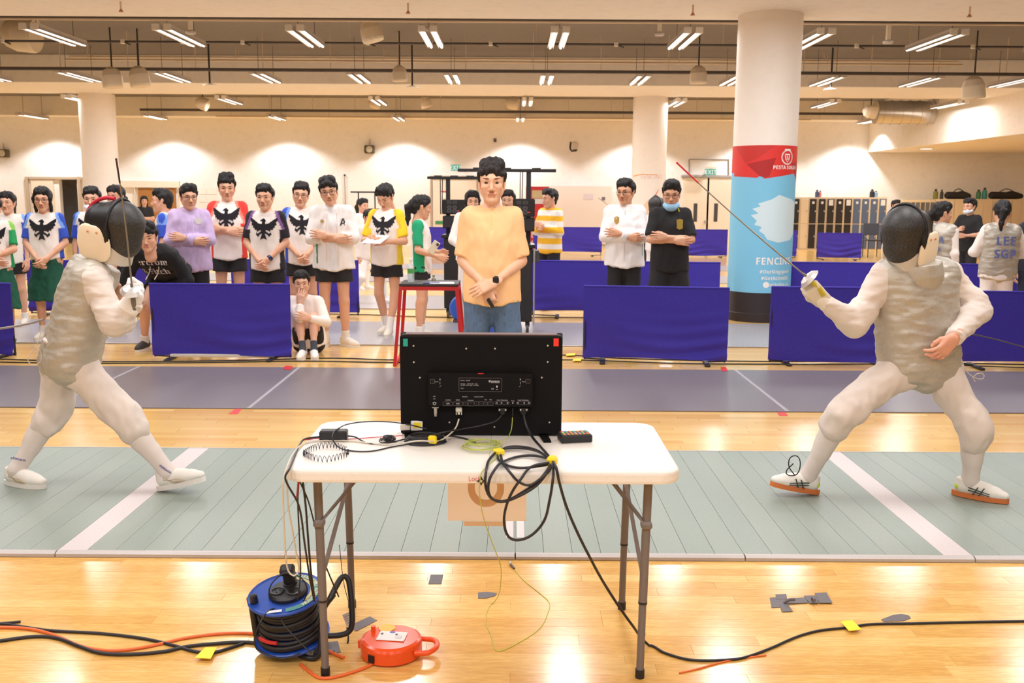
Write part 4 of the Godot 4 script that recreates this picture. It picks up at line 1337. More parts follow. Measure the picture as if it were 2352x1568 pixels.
# ---------- the scoring table and what is on, under and around it ----------
const TH := 0.745
func on_table(pts: Array, h := 0.004) -> Array:
	var out := []
	for p in pts: out.append(ground(p[0], p[1], TH + (p[2] if p.size() > 2 else h)))
	return out
func local_to(o: Node3D, pts: Array) -> Array:
	var out := []
	for p in pts: out.append(p - o.position)
	return out
func rounded(w: float, h: float, r: float, n := 6) -> PackedVector2Array:
	var q := PackedVector2Array()
	for k in 4:
		var c := Vector2((w / 2 - r) * (1 if k in [0, 3] else -1), (h / 2 - r) * (1 if k < 2 else -1))
		for j in n + 1:
			var a := PI / 2 * (k + float(j) / n)
			q.append(c + Vector2(cos(a), sin(a)) * r)
	return q
func table_things() -> void:
	var plastic := grained(rgb(238, 230, 220), 0.42, 0.03, Vector3(3, 3, 3), 0.04, 81)
	var tubem := grained(rgb(122, 110, 104), 0.5, 0.06, Vector3(5, 5, 5), 0.05, 82)
	var blk := mat(rgb(32, 30, 32), 0.5)
	var cx := -0.092
	var X0 := -0.72
	var X1 := 0.536
	var Z0 := -2.895
	var Z1 := -3.565
	var t := thing("folding_table", "white plastic folding table with brown-grey steel legs in the foreground", "table", Vector3(cx, 0, (Z0 + Z1) / 2))
	var w := X1 - X0
	var dp := Z0 - Z1
	# top: stacked rounded outlines give the rolled edge
	var top := Shape.new()
	var prof := [[-0.040, 0.006], [-0.038, 0.002], [-0.03, 0.0], [-0.010, 0.0], [-0.004, 0.002], [0.0, 0.007]]
	var rings := []
	for p in prof: rings.append([rounded(w - 2 * p[1], dp - 2 * p[1], 0.075 - p[1], 8), p[0]])
	for k in rings.size() - 1:
		var a: PackedVector2Array = rings[k][0]
		var b: PackedVector2Array = rings[k + 1][0]
		for j in a.size():
			var j2 := (j + 1) % a.size()
			top.quad(Vector3(a[j].x, TH + rings[k][1], -a[j].y), Vector3(a[j2].x, TH + rings[k][1], -a[j2].y), Vector3(b[j2].x, TH + rings[k + 1][1], -b[j2].y), Vector3(b[j].x, TH + rings[k + 1][1], -b[j].y))
	top.prism(Transform3D(Basis(Vector3.RIGHT, -PI / 2), Vector3(0, TH - 0.02, 0)), rounded(w - 0.014, dp - 0.014, 0.068, 8), 0.0399)
	part("table_top", top.mesh(), plastic, t)
	var rim := Shape.new()
	var rr := rounded(w - 0.03, dp - 0.03, 0.06, 8)
	var rp := PackedVector3Array()
	for p in rr: rp.append(Vector3(p.x, TH - 0.0005, -p.y))
	rp.append(rp[0])
	part("rim_bead", rim.tube(rp, 0.0018, 5, false).mesh(), plastic, t)
	part("fold_seam", box_mesh(Vector3(0.0014, 0.0006, dp - 0.02)), mat(rgb(150, 142, 138), 0.7), t, pos(0.02, TH, 0))
	# legs
	for sx in [-1.0, 1.0]:
		for sz in [-1.0, 1.0]:
			var lx: float = sx * 0.531
			var lz: float = (-3.012 if sz > 0 else -3.55) - t.position.z
			var lg := part("leg", Shape.new().rod(Vector3(lx, 0.26, lz), Vector3(lx + sx * 0.008, TH - 0.035, lz), 0.0145, 12).mesh(), tubem, t)
			part("lower_tube", Shape.new().rod(Vector3(lx - sx * 0.003, 0.012, lz), Vector3(lx, 0.27, lz), 0.0128, 12).mesh(), tubem, lg)
			part("collar", Shape.new().rod(Vector3(lx, 0.262, lz), Vector3(lx, 0.269, lz), 0.0152, 12).mesh(), blk, lg)
			part("foot_cap", Shape.new().rod(Vector3(lx - sx * 0.003, 0.0, lz), Vector3(lx - sx * 0.003, 0.03, lz), 0.0158, 12).mesh(), blk, lg)
		var fz: float = -3.012 - t.position.z
		var bz: float = -3.55 - t.position.z
		for off in [0.02, -0.02]:
			part("brace", Shape.new().bar(Vector3(sx * 0.533, 0.535, fz + off), Vector3(sx * 0.38, TH - 0.05, -0.02 + off * 2.0), 0.006, 0.02, Vector3(0, 0, 1)).mesh(), tubem, t)
		part("brace_joint", Shape.new().box(pos(sx * 0.535, 0.535, fz + 0.004), Vector3(0.036, 0.028, 0.04), 0.008).mesh(), tubem, t)
		part("cross_bar", Shape.new().bar(Vector3(sx * 0.528, 0.36, fz), Vector3(sx * 0.53, 0.52, bz), 0.012, 0.014).mesh(), tubem, t)
	part("lettering", text_mesh("Lock", 0.02, 0.0006, false), mat(rgb(214, 70, 60), 0.6), t, pos(at(1090, 1100, 2.893).x - cx, at(1090, 1100, 2.893).y, Z0 - t.position.z + 0.0006))
	var latch := Shape.new()
	latch.prism(pos(0, 0, 0), PackedVector2Array([Vector2(-0.014, 0), Vector2(-0.005, 0.005), Vector2(0, 0.016), Vector2(0.005, 0.005), Vector2(0.014, 0), Vector2(0.005, -0.005), Vector2(0, -0.016), Vector2(-0.005, -0.005)]), 0.003)
	var lt := part("latch_mark", latch.mesh(), blk, t, pos(at(1105, 1107, 2.893).x - cx, TH - 0.03, Z0 - t.position.z + 0.001))
	part("rivet", Shape.new().ball(Vector3.ZERO, Vector3(0.005, 0.005, 0.003), 8).mesh(), mat(rgb(220, 210, 190), 0.4), lt, pos(0, 0, 0.002))
	# paper sign hanging from the far edge
	var sg := thing("paper_sign", "salmon paper sheet hanging behind the table with a brown letter O showing through", "sign", at(1118, 1150, 3.555))
	var pd := 3.555
	var a := at(1028, 1095, pd)
	var b := at(1209, 1199, pd)
	a.y = TH - 0.002
	var sheet := part("sheet", box_mesh(Vector3(b.x - a.x, a.y - b.y, 0.0012)), mat(rgb(253, 236, 214), 0.8, 0.0, {"backlight_enabled": true, "backlight": rgb(255, 248, 236)}), sg, Transform3D(Basis(), (a + b) / 2 - sg.position - Vector3(0, 0, 0.014)))
	var ring := Shape.new()
	ring.lathe(Transform3D(Basis(Vector3.RIGHT, PI / 2), Vector3.ZERO), [Vector2(0.046, 0.0), Vector2(0.074, 0.0), Vector2(0.074, 0.0006), Vector2(0.046, 0.0006), Vector2(0.046, 0.0)], 36)
	var ro := part("letter_print", ring.mesh(), mat(rgb(236, 204, 172), 0.8, 0.0, {"backlight_enabled": true, "backlight": rgb(230, 216, 200)}), sg, Transform3D(Basis().scaled(Vector3(0.95, 1.05, 1)), at(1116, 1122, pd) - sg.position - Vector3(0, 0, 0.0128)))
	var tb := at(1065, 1199, pd)
	var tb2 := at(1160, 1211, pd)
	part("tab", box_mesh(Vector3(tb2.x - tb.x, tb.y - tb2.y, 0.001)), mat(rgb(250, 226, 200), 0.8), sg, Transform3D(Basis(), (tb + tb2) / 2 - sg.position - Vector3(0, 0, 0.014)))
	scoreboard()
	desk_items()
	reels()
	score_table()
	towers()

func scoreboard() -> void:
	var D := 3.335
	var blk := grained(rgb(23, 21, 21), 0.6, 0.15, Vector3(8, 8, 8), 0.05, 85)
	var rimm := mat(rgb(46, 40, 40), 0.35)
	blk.metallic_specular = 0.22
	var L := at(919, 884, D)
	var Rr := at(1291, 884, D)
	var top := at(1105, 771, D).y
	var w := Rr.x - L.x
	var h := top - TH - 0.006
	var o := thing("scoring_machine", "black fencing scoring machine seen from behind on the white table", "scoreboard", Vector3((L.x + Rr.x) / 2, TH, -D))
	var at_face := func(zx: float, zy: float) -> Vector3:
		return at(880 + zx / 4.3545, 760 + zy / 4.3545, D) - o.position
	part("case", Shape.new().box(pos(0, h / 2 + 0.006, -0.03), Vector3(w, h, 0.06), 0.006).mesh(), blk, o)
	part("front_bezel", Shape.new().box(pos(0, h / 2 + 0.006, -0.064), Vector3(w + 0.006, h + 0.006, 0.01), 0.004).mesh(), rimm, o)
	part("top_hood", Shape.new().box(pos(0, h + 0.007, -0.035), Vector3(w * 0.94, 0.006, 0.05), 0.002).mesh(), mat(rgb(92, 62, 52), 0.5), o)
	for q in [[200, 77, 247, 153, rgb(20, 160, 140), "green"], [1705, 73, 1755, 152, rgb(240, 52, 40), "red"]]:
		var a: Vector3 = at_face.call(q[0], q[1])
		var b: Vector3 = at_face.call(q[2], q[3])
		var s := part("side_marker", box_mesh(Vector3(b.x - a.x, a.y - b.y, 0.0012)), mat(q[4], 0.5), o, Transform3D(Basis(), Vector3((a.x + b.x) / 2, (a.y + b.y) / 2, 0.0008)))
		s.set_meta("label", "%s corner marker sticker" % q[5])
	var screw := Shape.new().lathe(Transform3D(Basis(Vector3.RIGHT, PI / 2), Vector3.ZERO), [Vector2(0.0032, 0), Vector2(0.003, 0.001), Vector2(0.0012, 0.0014), Vector2(0, 0.0008)], 10).mesh()
	var sm := mat(rgb(206, 200, 190), 0.3, 0.6)
	for q in [[304, 148], [831, 175], [1119, 175], [1647, 146], [307, 311], [1646, 308], [367, 466], [1587, 465], [299, 913], [663, 913], [1113, 960], [1663, 913]]:
		var p: Vector3 = at_face.call(q[0], q[1])
		part("screw", screw, sm, o, pos(p.x, p.y, 0.0))
	# connection box
	var a: Vector3 = at_face.call(455, 405)
	var b: Vector3 = at_face.call(1495, 745)
	var bx := part("connection_box", box_mesh(Vector3(b.x - a.x, a.y - b.y, 0.03), 0.003), blk, o, Transform3D(Basis(), Vector3((a.x + b.x) / 2, (a.y + b.y) / 2, 0.015)))
	var ctr := Vector3((a.x + b.x) / 2, (a.y + b.y) / 2, 0.015)
	var f := func(zx: float, zy: float, dz := 0.0) -> Vector3:
		var p: Vector3 = at_face.call(zx, zy)
		return Vector3(p.x - ctr.x, p.y - ctr.y, 0.0154 + dz)
	var ink := mat(rgb(206, 200, 196), 0.6)
	var grey := mat(rgb(140, 134, 132), 0.6)
	var outline := func(zx0: float, zy0: float, zx1: float, zy1: float, r: float, th: float, m: Material, called: String):
		var p: Vector3 = f.call(zx0, zy0)
		var q: Vector3 = f.call(zx1, zy1)
		var pts := PackedVector3Array()
		for c in rounded(q.x - p.x, p.y - q.y, r, 4): pts.append(Vector3((p.x + q.x) / 2 + c.x, (p.y + q.y) / 2 + c.y, 0.0154))
		pts.append(pts[0])
		part(called, Shape.new().tube(pts, th, 4, false).mesh(), m, bx)
	outline.call(763, 452, 1187, 590, 0.003, 0.0004, grey, "label_frame")
	for q in [[800, 478, "Model:", 0.0042], [853, 478, "FA-07", 0.0052], [803, 511, "Voltage:", 0.004], [895, 511, "12V DC (9V - 15V)", 0.0036], [803, 525, "Current:", 0.004], [897, 525, "0.5A Type, 1.1A Max", 0.0036], [795, 556, "IP20", 0.0036], [1115, 487, "Favero", 0.0098], [1122, 499, "ELECTRONICS", 0.0028], [1096, 561, "CE", 0.0075], [519, 636, "OFF", 0.0032], [519, 660, "ON", 0.0032], [655, 672, "MODEM", 0.003], [752, 672, "SERIAL", 0.003], [822, 640, "REMOTE", 0.003], [880, 676, "ETHERNET", 0.003], [937, 640, "LIGHTS", 0.003], [984, 640, "LIGHTS", 0.003], [1028, 668, "AUX", 0.003], [1076, 668, "USB", 0.003], [1193, 673, "Post / Extension", 0.0046], [1297, 680, "Piste", 0.0046], [1401, 673, "Post / Extension", 0.0046], [541, 490, "Tower", 0.003], [1405, 490, "Tower", 0.003]]:
		part("lettering", text_mesh(q[2], q[3] * 1.15, 0.0, q[2] == "Favero"), ink, bx, Transform3D(Basis(), f.call(q[0], q[1])))
	part("logo_mark", Shape.new().lathe(Transform3D(Basis(Vector3.RIGHT, PI / 2), f.call(1066, 485)), [Vector2(0.0022, 0), Vector2(0.0034, 0), Vector2(0.0034, 0.0003), Vector2(0.0022, 0.0003)], 16).mesh(), ink, bx)
	part("red_lettering", box_mesh(Vector3(0.02, 0.0026, 0.0006)), mat(rgb(206, 40, 44), 0.5), bx, Transform3D(Basis(), f.call(980, 409)))
	var bin := Shape.new()
	bin.prism(Transform3D(Basis(), f.call(1140, 540)), PackedVector2Array([Vector2(-0.003, 0.004), Vector2(0.003, 0.004), Vector2(0.002, -0.003), Vector2(-0.002, -0.003)]), 0.0005)
	bin.box(Transform3D(Basis(), f.call(1140, 566)), Vector3(0.007, 0.0014, 0.0005))
	part("bin_mark", bin.mesh(), ink, bx)
	for q in [[480, 467, 522, 506], [1426, 467, 1468, 504], [808, 690, 845, 724], [856, 690, 906, 730], [918, 688, 958, 724], [963, 688, 1003, 724], [1012, 690, 1044, 724], [1052, 690, 1102, 724]]:
		outline.call(q[0], q[1], q[2], q[3], 0.0004, 0.00035, grey, "socket_outline")
		var c: Vector3 = (f.call(q[0], q[1]) + f.call(q[2], q[3])) / 2
		part("socket", box_mesh(Vector3(0.005, 0.004, 0.0012)), mat(rgb(12, 12, 12), 0.3), bx, Transform3D(Basis(), c))
	for q in [[604, 690, 702, 726], [706, 690, 800, 726], [1122, 684, 1260, 716], [1336, 684, 1470, 716]]: outline.call(q[0], q[1], q[2], q[3], 0.0034, 0.00035, grey, "socket_outline")
	for q in [[655, 708], [752, 708]]: part("pin_socket", box_mesh(Vector3(0.012, 0.0045, 0.001), 0.0004), grey, bx, Transform3D(Basis(), f.call(q[0], q[1])))
	var jack := Shape.new().lathe(Transform3D(Basis(Vector3.RIGHT, PI / 2), Vector3.ZERO), [Vector2(0.0016, 0), Vector2(0.0026, 0), Vector2(0.0026, 0.0008), Vector2(0.0016, 0.0008)], 12).mesh()
	for q in [[1139, 700], [1185, 700], [1245, 700], [1297, 700], [1349, 700], [1410, 700], [1455, 700]]: part("jack_ring", jack, ink, bx, Transform3D(Basis(), f.call(q[0], q[1])))
	part("power_socket", Shape.new().lathe(Transform3D(Basis(Vector3.RIGHT, PI / 2), f.call(521, 706)), [Vector2(0.004, 0), Vector2(0.0056, 0), Vector2(0.0056, 0.0008), Vector2(0.004, 0.0008)], 18).mesh(), ink, bx)
	for q in [[505, 700], [538, 700], [521, 722]]: part("pin_hole", Shape.new().ball(f.call(q[0], q[1]), Vector3(0.0014, 0.0014, 0.0005), 6).mesh(), grey, bx)
	for q in [[575, 465, 575, 520], [1372, 465, 1372, 520]]:
		part("tower_drawing", Shape.new().box(Transform3D(Basis(), f.call(q[0], 468)), Vector3(0.004, 0.006, 0.0005)).box(Transform3D(Basis(), f.call(q[0], 504)), Vector3(0.002, 0.009, 0.0005)).box(Transform3D(Basis(Vector3.BACK, 0.7), f.call(q[0] + (4 if q[0] < 900 else -4), 535)), Vector3(0.007, 0.0015, 0.0005)).mesh(), grey, bx)
	# plugs hanging below the box
	var beige := mat(rgb(214, 204, 184), 0.5)
	var p: Vector3 = at_face.call(527, 750)
	var xl := part("power_plug", Shape.new().lathe(pos(p.x, p.y - 0.034, 0.014), [Vector2(0.0, 0.0), Vector2(0.0045, 0.0), Vector2(0.0062, 0.012), Vector2(0.0064, 0.033), Vector2(0.0, 0.033)], 16).mesh(), mat(rgb(190, 180, 168), 0.35, 0.4), o)
	part("plug_flange", box_mesh(Vector3(0.024, 0.0016, 0.02)), beige, o, pos(p.x, p.y - 0.0008, 0.014))
	p = at_face.call(760, 750)
	part("serial_plug", Shape.new().box(pos(p.x, p.y - 0.009, 0.014), Vector3(0.023, 0.018, 0.013), 0.003).box(pos(p.x, p.y - 0.022, 0.014), Vector3(0.009, 0.012, 0.009), 0.002).box(pos(p.x - 0.0095, p.y - 0.02, 0.014), Vector3(0.003, 0.018, 0.006), 0.001).box(pos(p.x + 0.0095, p.y - 0.02, 0.014), Vector3(0.003, 0.018, 0.006), 0.001).mesh(), beige, o)
	for q in [[1195, 1165, 1225], [1405, 1375, 1435]]:
		p = at_face.call(q[0], 750)
		part("body_plug", Shape.new().box(pos(p.x, p.y - 0.009, 0.014), Vector3(0.032, 0.018, 0.016), 0.003).box(pos(p.x, p.y - 0.022, 0.014), Vector3(0.018, 0.012, 0.013), 0.003).mesh(), mat(rgb(26, 25, 26), 0.4), o)
		for s in [q[1], q[2]]:
			var r: Vector3 = at_face.call(s, 774)
			part("plug_screw", screw, sm, o, pos(r.x, r.y, 0.0225))
	p = at_face.call(1297, 760)
	part("banana_plug", Shape.new().rod(Vector3(p.x, p.y, 0.014), Vector3(p.x, p.y - 0.03, 0.014), 0.0036, 10).mesh(), mat(rgb(24, 23, 24), 0.4), o)
	for q in [940, 1250]:
		var r := at(q, 996, D) - o.position
		part("stand_foot", Shape.new().prism(Transform3D(Basis(Vector3.RIGHT, -PI / 2), Vector3(r.x, 0.0035, 0.0)), PackedVector2Array([Vector2(-0.02, 0.02), Vector2(0.012, 0.02), Vector2(0.022, -0.085), Vector2(-0.004, -0.085)]), 0.006).mesh(), blk, o)

func desk_items() -> void:
	var blk := mat(rgb(34, 31, 34), 0.42)
	var beige := mat(rgb(218, 208, 190), 0.5)
	var yg := mat(rgb(198, 202, 84), 0.45)
	var yel := mat(rgb(250, 216, 30), 0.5)
	var D := 3.335
	# remote control
	var g := ground(1320, 1012, TH)
	var rc := thing("remote_control", "black remote control with rows of coloured keys on the table's right", "remote", Vector3(g.x, TH, g.z), 0.2)
	part("body", Shape.new().box(pos(0, 0.014, 0), Vector3(0.112, 0.028, 0.066), 0.004).mesh(), mat(rgb(34, 32, 34), 0.5), rc)
	part("keypad", box_mesh(Vector3(0.1, 0.001, 0.056)), mat(rgb(58, 48, 48), 0.5), rc, pos(0, 0.0285, 0))
	var kc := [mat(rgb(230, 70, 54), 0.4), mat(rgb(70, 190, 90), 0.4), mat(rgb(80, 150, 226), 0.4), mat(rgb(240, 200, 50), 0.4), mat(rgb(236, 140, 50), 0.4)]
	var key := Shape.new().lathe(Transform3D(), [Vector2(0.0046, 0), Vector2(0.0044, 0.0022), Vector2(0.0, 0.0026)], 10).mesh()
	for r in 4:
		for c in 7: part("key", key, kc[(r * 3 + c * 2 + r * c) % 5], rc, pos(-0.042 + c * 0.014, 0.0288, -0.021 + r * 0.014))
	# power adapter and its leads
	g = ground(766, 1012, TH)
	var pa := thing("power_adapter", "black power brick lying on the table's left end", "power adapter", Vector3(g.x, TH, g.z), 0.03)
	part("brick", Shape.new().box(pos(0, 0.019, -0.01), Vector3(0.096, 0.036, 0.046), 0.005).mesh(), blk, pa)
	part("pad", box_mesh(Vector3(0.012, 0.003, 0.03)), blk, pa, pos(-0.03, 0.0015, -0.01))
	var cab := func(called: String, label: String, pts: Array, r: float, m: Material, step := 0.015) -> void:
		tag(part(called, cable(pts, r, 8, step, r), m), label, "cable")
	cab.call("power_lead", "black lead from the power brick to the cable coil", on_table([[799, 1001, 0.02], [815, 1003, 0.012], [840, 1016, 0.003], [870, 1019, 0.003], [905, 1014, 0.004], [930, 1008, 0.006]]), 0.0026, blk)
	cab.call("mains_lead", "black mains lead running off the table's left edge and down", on_table([[733, 1003, 0.02], [715, 1005, 0.012], [700, 1008, 0.005], [690, 1018, 0.003], [683, 1032, 0.003]]) + [ground(664, 1078, TH + 0.003), at(655, 1098, 2.88), at(686, 1160, 2.9), at(700, 1250, 2.95), at(712, 1330, 3.02), at(722, 1380, 3.08)], 0.0034, blk)
	cab.call("serial_cable", "pale grey serial cable looping from the plug across the table and off the left edge", [at(1054, 962, D - 0.014), at(1049, 978, D - 0.03), ground(1034, 996, TH + 0.03), ground(1008, 1012, TH + 0.014), ground(960, 1012, TH + 0.03), ground(928, 1017, TH + 0.012), ground(880, 1020, TH + 0.004), ground(800, 1012, TH + 0.004), ground(740, 1012, TH + 0.004), ground(700, 1018, TH + 0.004), ground(675, 1040, TH + 0.004), ground(660, 1070, TH + 0.004), at(652, 1098, 2.88), at(650, 1140, 2.9), at(652, 1200, 2.93), at(655, 1260, 2.96), at(662, 1310, 3.0), at(675, 1322, 3.0), at(686, 1310, 3.0), at(682, 1280, 2.98), at(672, 1220, 2.95), at(662, 1160, 2.92), at(659, 1100, 2.9)], 0.0028, beige)
	cab.call("red_lead", "thin red lead crossing the table to the white adapter", on_table([[700, 1010], [740, 1006, 0.004], [800, 1008, 0.004], [860, 1004, 0.004], [925, 1000, 0.008]]), 0.0016, mat(rgb(206, 50, 54), 0.5))
	cab.call("looped_lead", "thin black lead making a wide loop over the power brick", [ground(980, 985, TH + 0.03), ground(940, 975, TH + 0.045), ground(880, 968, TH + 0.02), ground(820, 970, TH + 0.012), ground(775, 985, TH + 0.04), ground(763, 1003, TH + 0.03), ground(772, 1022, TH + 0.004), ground(800, 1034, TH + 0.003), ground(850, 1036, TH + 0.003), ground(900, 1026, TH + 0.003), ground(950, 1018, TH + 0.006)], 0.0024, blk)
	cab.call("plug_lead", "black lead from the left body plug drooping to the cable coil", [at(1152, 954, D - 0.02), at(1140, 966, D - 0.03), at(1100, 978, D - 0.05), at(1060, 985, D - 0.06), ground(1020, 992, TH + 0.05), ground(990, 1000, TH + 0.03)], 0.0028, blk)
	# white adapter with yellow label
	g = ground(958, 1000, TH)
	var ad := thing("serial_adapter", "small white adapter box with a yellow label on the coiled black cable", "adapter", Vector3(g.x, TH + 0.02, g.z), 0.1)
	part("shell", Shape.new().box(pos(0, 0.018, 0), Vector3(0.044, 0.036, 0.02), 0.003).mesh(), mat(rgb(236, 232, 226), 0.4), ad)
	part("label", box_mesh(Vector3(0.026, 0.02, 0.0008)), yel, ad, pos(0.001, 0.02, 0.0105))
	part("plug", Shape.new().box(pos(-0.042, 0.012, 0), Vector3(0.036, 0.022, 0.015), 0.003).mesh(), beige, ad)
	part("plug_thumbscrew", Shape.new().rod(Vector3(-0.024, 0.02, 0.004), Vector3(-0.06, 0.016, 0.004), 0.0024, 8).mesh(), beige, ad)
	part("socket_end", Shape.new().box(pos(0.03, 0.014, 0), Vector3(0.018, 0.018, 0.014), 0.002).mesh(), mat(rgb(60, 58, 56), 0.4), ad)
	# coil of black cable below it
	g = ground(977, 1016, TH)
	var co := thing("cable_coil", "flat coil of black cable beside the scoring machine's left corner", "cable", Vector3(g.x, TH, g.z))
	for k in 6:
		var pts := []
		for j in 15:
			var a := TAU * j / 14
			pts.append(Vector3(cos(a) * (0.072 - 0.003 * k) + 0.002 * sin(k * 3.0), 0.004 + 0.0042 * k + 0.002 * sin(a * 2 + k), sin(a) * (0.052 - 0.003 * k)))
		part("turn", cable(pts, 0.0032, 6, 0.01), blk, co)
	part("yellow_tape", Shape.new().box(pos(0.028, 0.02, 0.04), Vector3(0.03, 0.03, 0.018), 0.005).mesh(), yel, co)
	cab.call("coil_tail", "black cable end sticking out right of the coil", on_table([[1020, 1000, 0.02], [1050, 1003, 0.006], [1075, 1009, 0.003], [1092, 1016, 0.003]]), 0.0032, blk)
	# small tangle of black wire
	g = ground(892, 1014, TH)
	var tg := thing("wire_tangle", "small knot of thin black wire beside the white adapter", "cable", Vector3(g.x, TH, g.z))
	var tp := []
	for j in 40: tp.append(Vector3(0.028 * sin(j * 1.9) * (0.6 + 0.4 * sin(j * 0.7)), 0.004 + 0.007 * (1 + sin(j * 2.3)), 0.022 * cos(j * 1.3)))
	part("wire", cable(tp, 0.0018, 6, 0.006), blk, tg)
	# springy cord: two coiled runs
	g = ground(742, 1040, TH)
	var sp := thing("coiled_cord", "thin black springy cord lying in two wavy runs on the table's left end", "cord", Vector3(g.x, TH, g.z))
	for run in [[[697, 1040], [725, 1026], [752, 1022], [775, 1024], [796, 1032]], [[697, 1040], [720, 1050], [752, 1054], [780, 1048], [799, 1041]]]:
		var base := []
		for q in run: base.append(ground(q[0], q[1], TH + 0.0125) - sp.position)
		var sm := smooth_path(base, 0.004)
		var hx := []
		for j in sm.size():
			var ph := float(j) * 0.004 / 0.0195 * TAU
			hx.append(sm[j] + Vector3(0, 0.0112 * sin(ph), 0.0112 * cos(ph) * 0.6))
		part("coil", Shape.new().tube(PackedVector3Array(hx), 0.0011, 5).mesh(), blk, sp)
	part("end_knot", Shape.new().ball(ground(798, 1041, TH + 0.006) - sp.position, Vector3(0.006, 0.005, 0.005), 8).mesh(), blk, sp)
	part("end_knot", Shape.new().ball(ground(799, 1034, TH + 0.006) - sp.position, Vector3(0.006, 0.005, 0.005), 8).mesh(), blk, sp)
	part("end_loop", Shape.new().box(Transform3D(Basis(), ground(697, 1041, TH + 0.008) - sp.position), Vector3(0.003, 0.016, 0.008), 0.001).mesh(), blk, sp)
	# yellow-green earth wire: coil, tape, run to the board and down to the piste
	g = ground(1108, 1030, TH)
	var yc := thing("earth_wire_coil", "coil of thin yellow-green earth wire on the middle of the table", "wire", Vector3(g.x, TH, g.z))
	for k in 8:
		var pts := []
		var ph := k * 0.7
		for j in 17:
			var a := TAU * j / 16 + ph
			pts.append(Vector3(cos(a) * (0.068 - 0.0028 * k) - 0.006 * sin(k * 2.0), 0.003 + 0.0022 * k + 0.005 * (1 + sin(a + k)), sin(a) * (0.062 - 0.004 * (k % 4)) + 0.008 * cos(k * 1.7)))
		part("turn", cable(pts, 0.0013, 5, 0.008), [yg, mat(rgb(180, 196, 96), 0.45)][k % 2], yc)
	part("yellow_tape", Shape.new().box(Transform3D(Basis(Vector3.UP, 0.6), ground(1146, 1037, TH + 0.012) - yc.position), Vector3(0.03, 0.018, 0.032), 0.004).mesh(), yel, yc)
	cab.call("earth_wire", "yellow-green wire rising from the coil to the scoring machine", [at(1177, 958, D - 0.014), at(1176, 975, D - 0.018), at(1174, 988, D - 0.03), ground(1160, 1010, TH + 0.02), ground(1130, 1018, TH + 0.012)], 0.0014, yg)
	var run := [ground(1150, 1040, TH + 0.01), ground(1130, 1060, TH + 0.003), ground(1106, 1084, TH + 0.003), at(1104, 1092, 2.885), at(1101, 1130, 2.9), at(1111, 1190, 2.95), at(1130, 1245, 3.05), at(1149, 1295, 3.15), at(1150, 1340, 3.36), at(1145, 1366, 3.52), ground(1134, 1384, 0.003)]
	for q in [[1120, 1400], [1116, 1430], [1128, 1458], [1136, 1488], [1146, 1495], [1190, 1476], [1238, 1444], [1258, 1408], [1262, 1384], [1240, 1362], [1205, 1334], [1182, 1308]]: run.append(ground(q[0], q[1], 0.0016))
	cab.call("earth_wire", "yellow-green wire hanging off the table front and curling over the floor to the piste", run, 0.0016, yg)
	var cp := thing("earth_clip", "small metal clip gripping the piste edge at the end of the yellow wire", "clip", ground(1174, 1296, 0.006))
	part("jaw", Shape.new().box(pos(-0.003, 0.002, -0.012), Vector3(0.01, 0.01, 0.03), 0.002).mesh(), mat(rgb(206, 204, 200), 0.25, 0.8), cp)
	part("sleeve", Shape.new().rod(Vector3(0, 0.001, 0.004), Vector3(0.014, -0.002, 0.04), 0.0045, 8).mesh(), mat(rgb(96, 88, 84), 0.5), cp)
	# heavy black cable bundle hanging over the front edge
	var bd := thing("cable_bundle", "bundle of thick black cable with yellow tape drooping over the table's front edge", "cable", ground(1268, 1058, TH))
	var B := bd.position
	var edge := 2.87
	var loops := []
	loops.append([ground(1268, 1056, TH + 0.02), ground(1220, 1032, TH + 0.012), ground(1160, 1030, TH + 0.012), ground(1128, 1050, TH + 0.008), at(1116, 1085, edge), at(1116, 1120, edge), at(1130, 1145, edge), at(1160, 1150, edge), at(1200, 1130, edge), at(1240, 1100, edge - 0.005), ground(1266, 1066, TH + 0.022)])
	loops.append([ground(1264, 1054, TH + 0.026), ground(1210, 1046, TH + 0.008), ground(1160, 1058, TH + 0.008), ground(1135, 1080, TH + 0.008), at(1122, 1110, edge - 0.008), at(1126, 1140, edge - 0.008), at(1150, 1152, edge - 0.008), at(1190, 1140, edge - 0.01), at(1235, 1112, edge - 0.01), ground(1268, 1068, TH + 0.03)])
	loops.append([ground(1266, 1056, TH + 0.03), ground(1222, 1030, TH + 0.018), ground(1170, 1026, TH + 0.012), ground(1146, 1040, TH + 0.006), ground(1150, 1060, TH + 0.006), ground(1190, 1074, TH + 0.008), ground(1240, 1070, TH + 0.014), ground(1268, 1064, TH + 0.02)])
	loops.append([ground(1150, 1045, TH + 0.014), ground(1156, 1065, TH + 0.012), ground(1172, 1085, TH + 0.008), at(1190, 1105, edge - 0.012), at(1215, 1114, edge - 0.012), at(1240, 1100, edge - 0.012), at(1262, 1080, edge), ground(1270, 1064, TH + 0.026)])
	loops.append([ground(1262, 1062, TH + 0.028), ground(1220, 1072, TH + 0.014), at(1196, 1100, edge - 0.012), at(1176, 1130, edge - 0.014), at(1162, 1165, edge - 0.01), at(1158, 1200, edge), at(1168, 1232, edge), at(1190, 1240, edge), at(1222, 1228, edge), at(1250, 1195, edge), at(1262, 1150, edge - 0.006), at(1270, 1100, edge - 0.006), ground(1272, 1066, TH + 0.02)])
	for lp in loops: part("loop", cable(local_to(bd, lp), 0.0044, 8, 0.012), blk, bd)
	part("yellow_tape", Shape.new().box(Transform3D(Basis(Vector3.UP, -0.2), ground(1268, 1059, TH + 0.024) - B), Vector3(0.032, 0.032, 0.04), 0.007).mesh(), yel, bd)
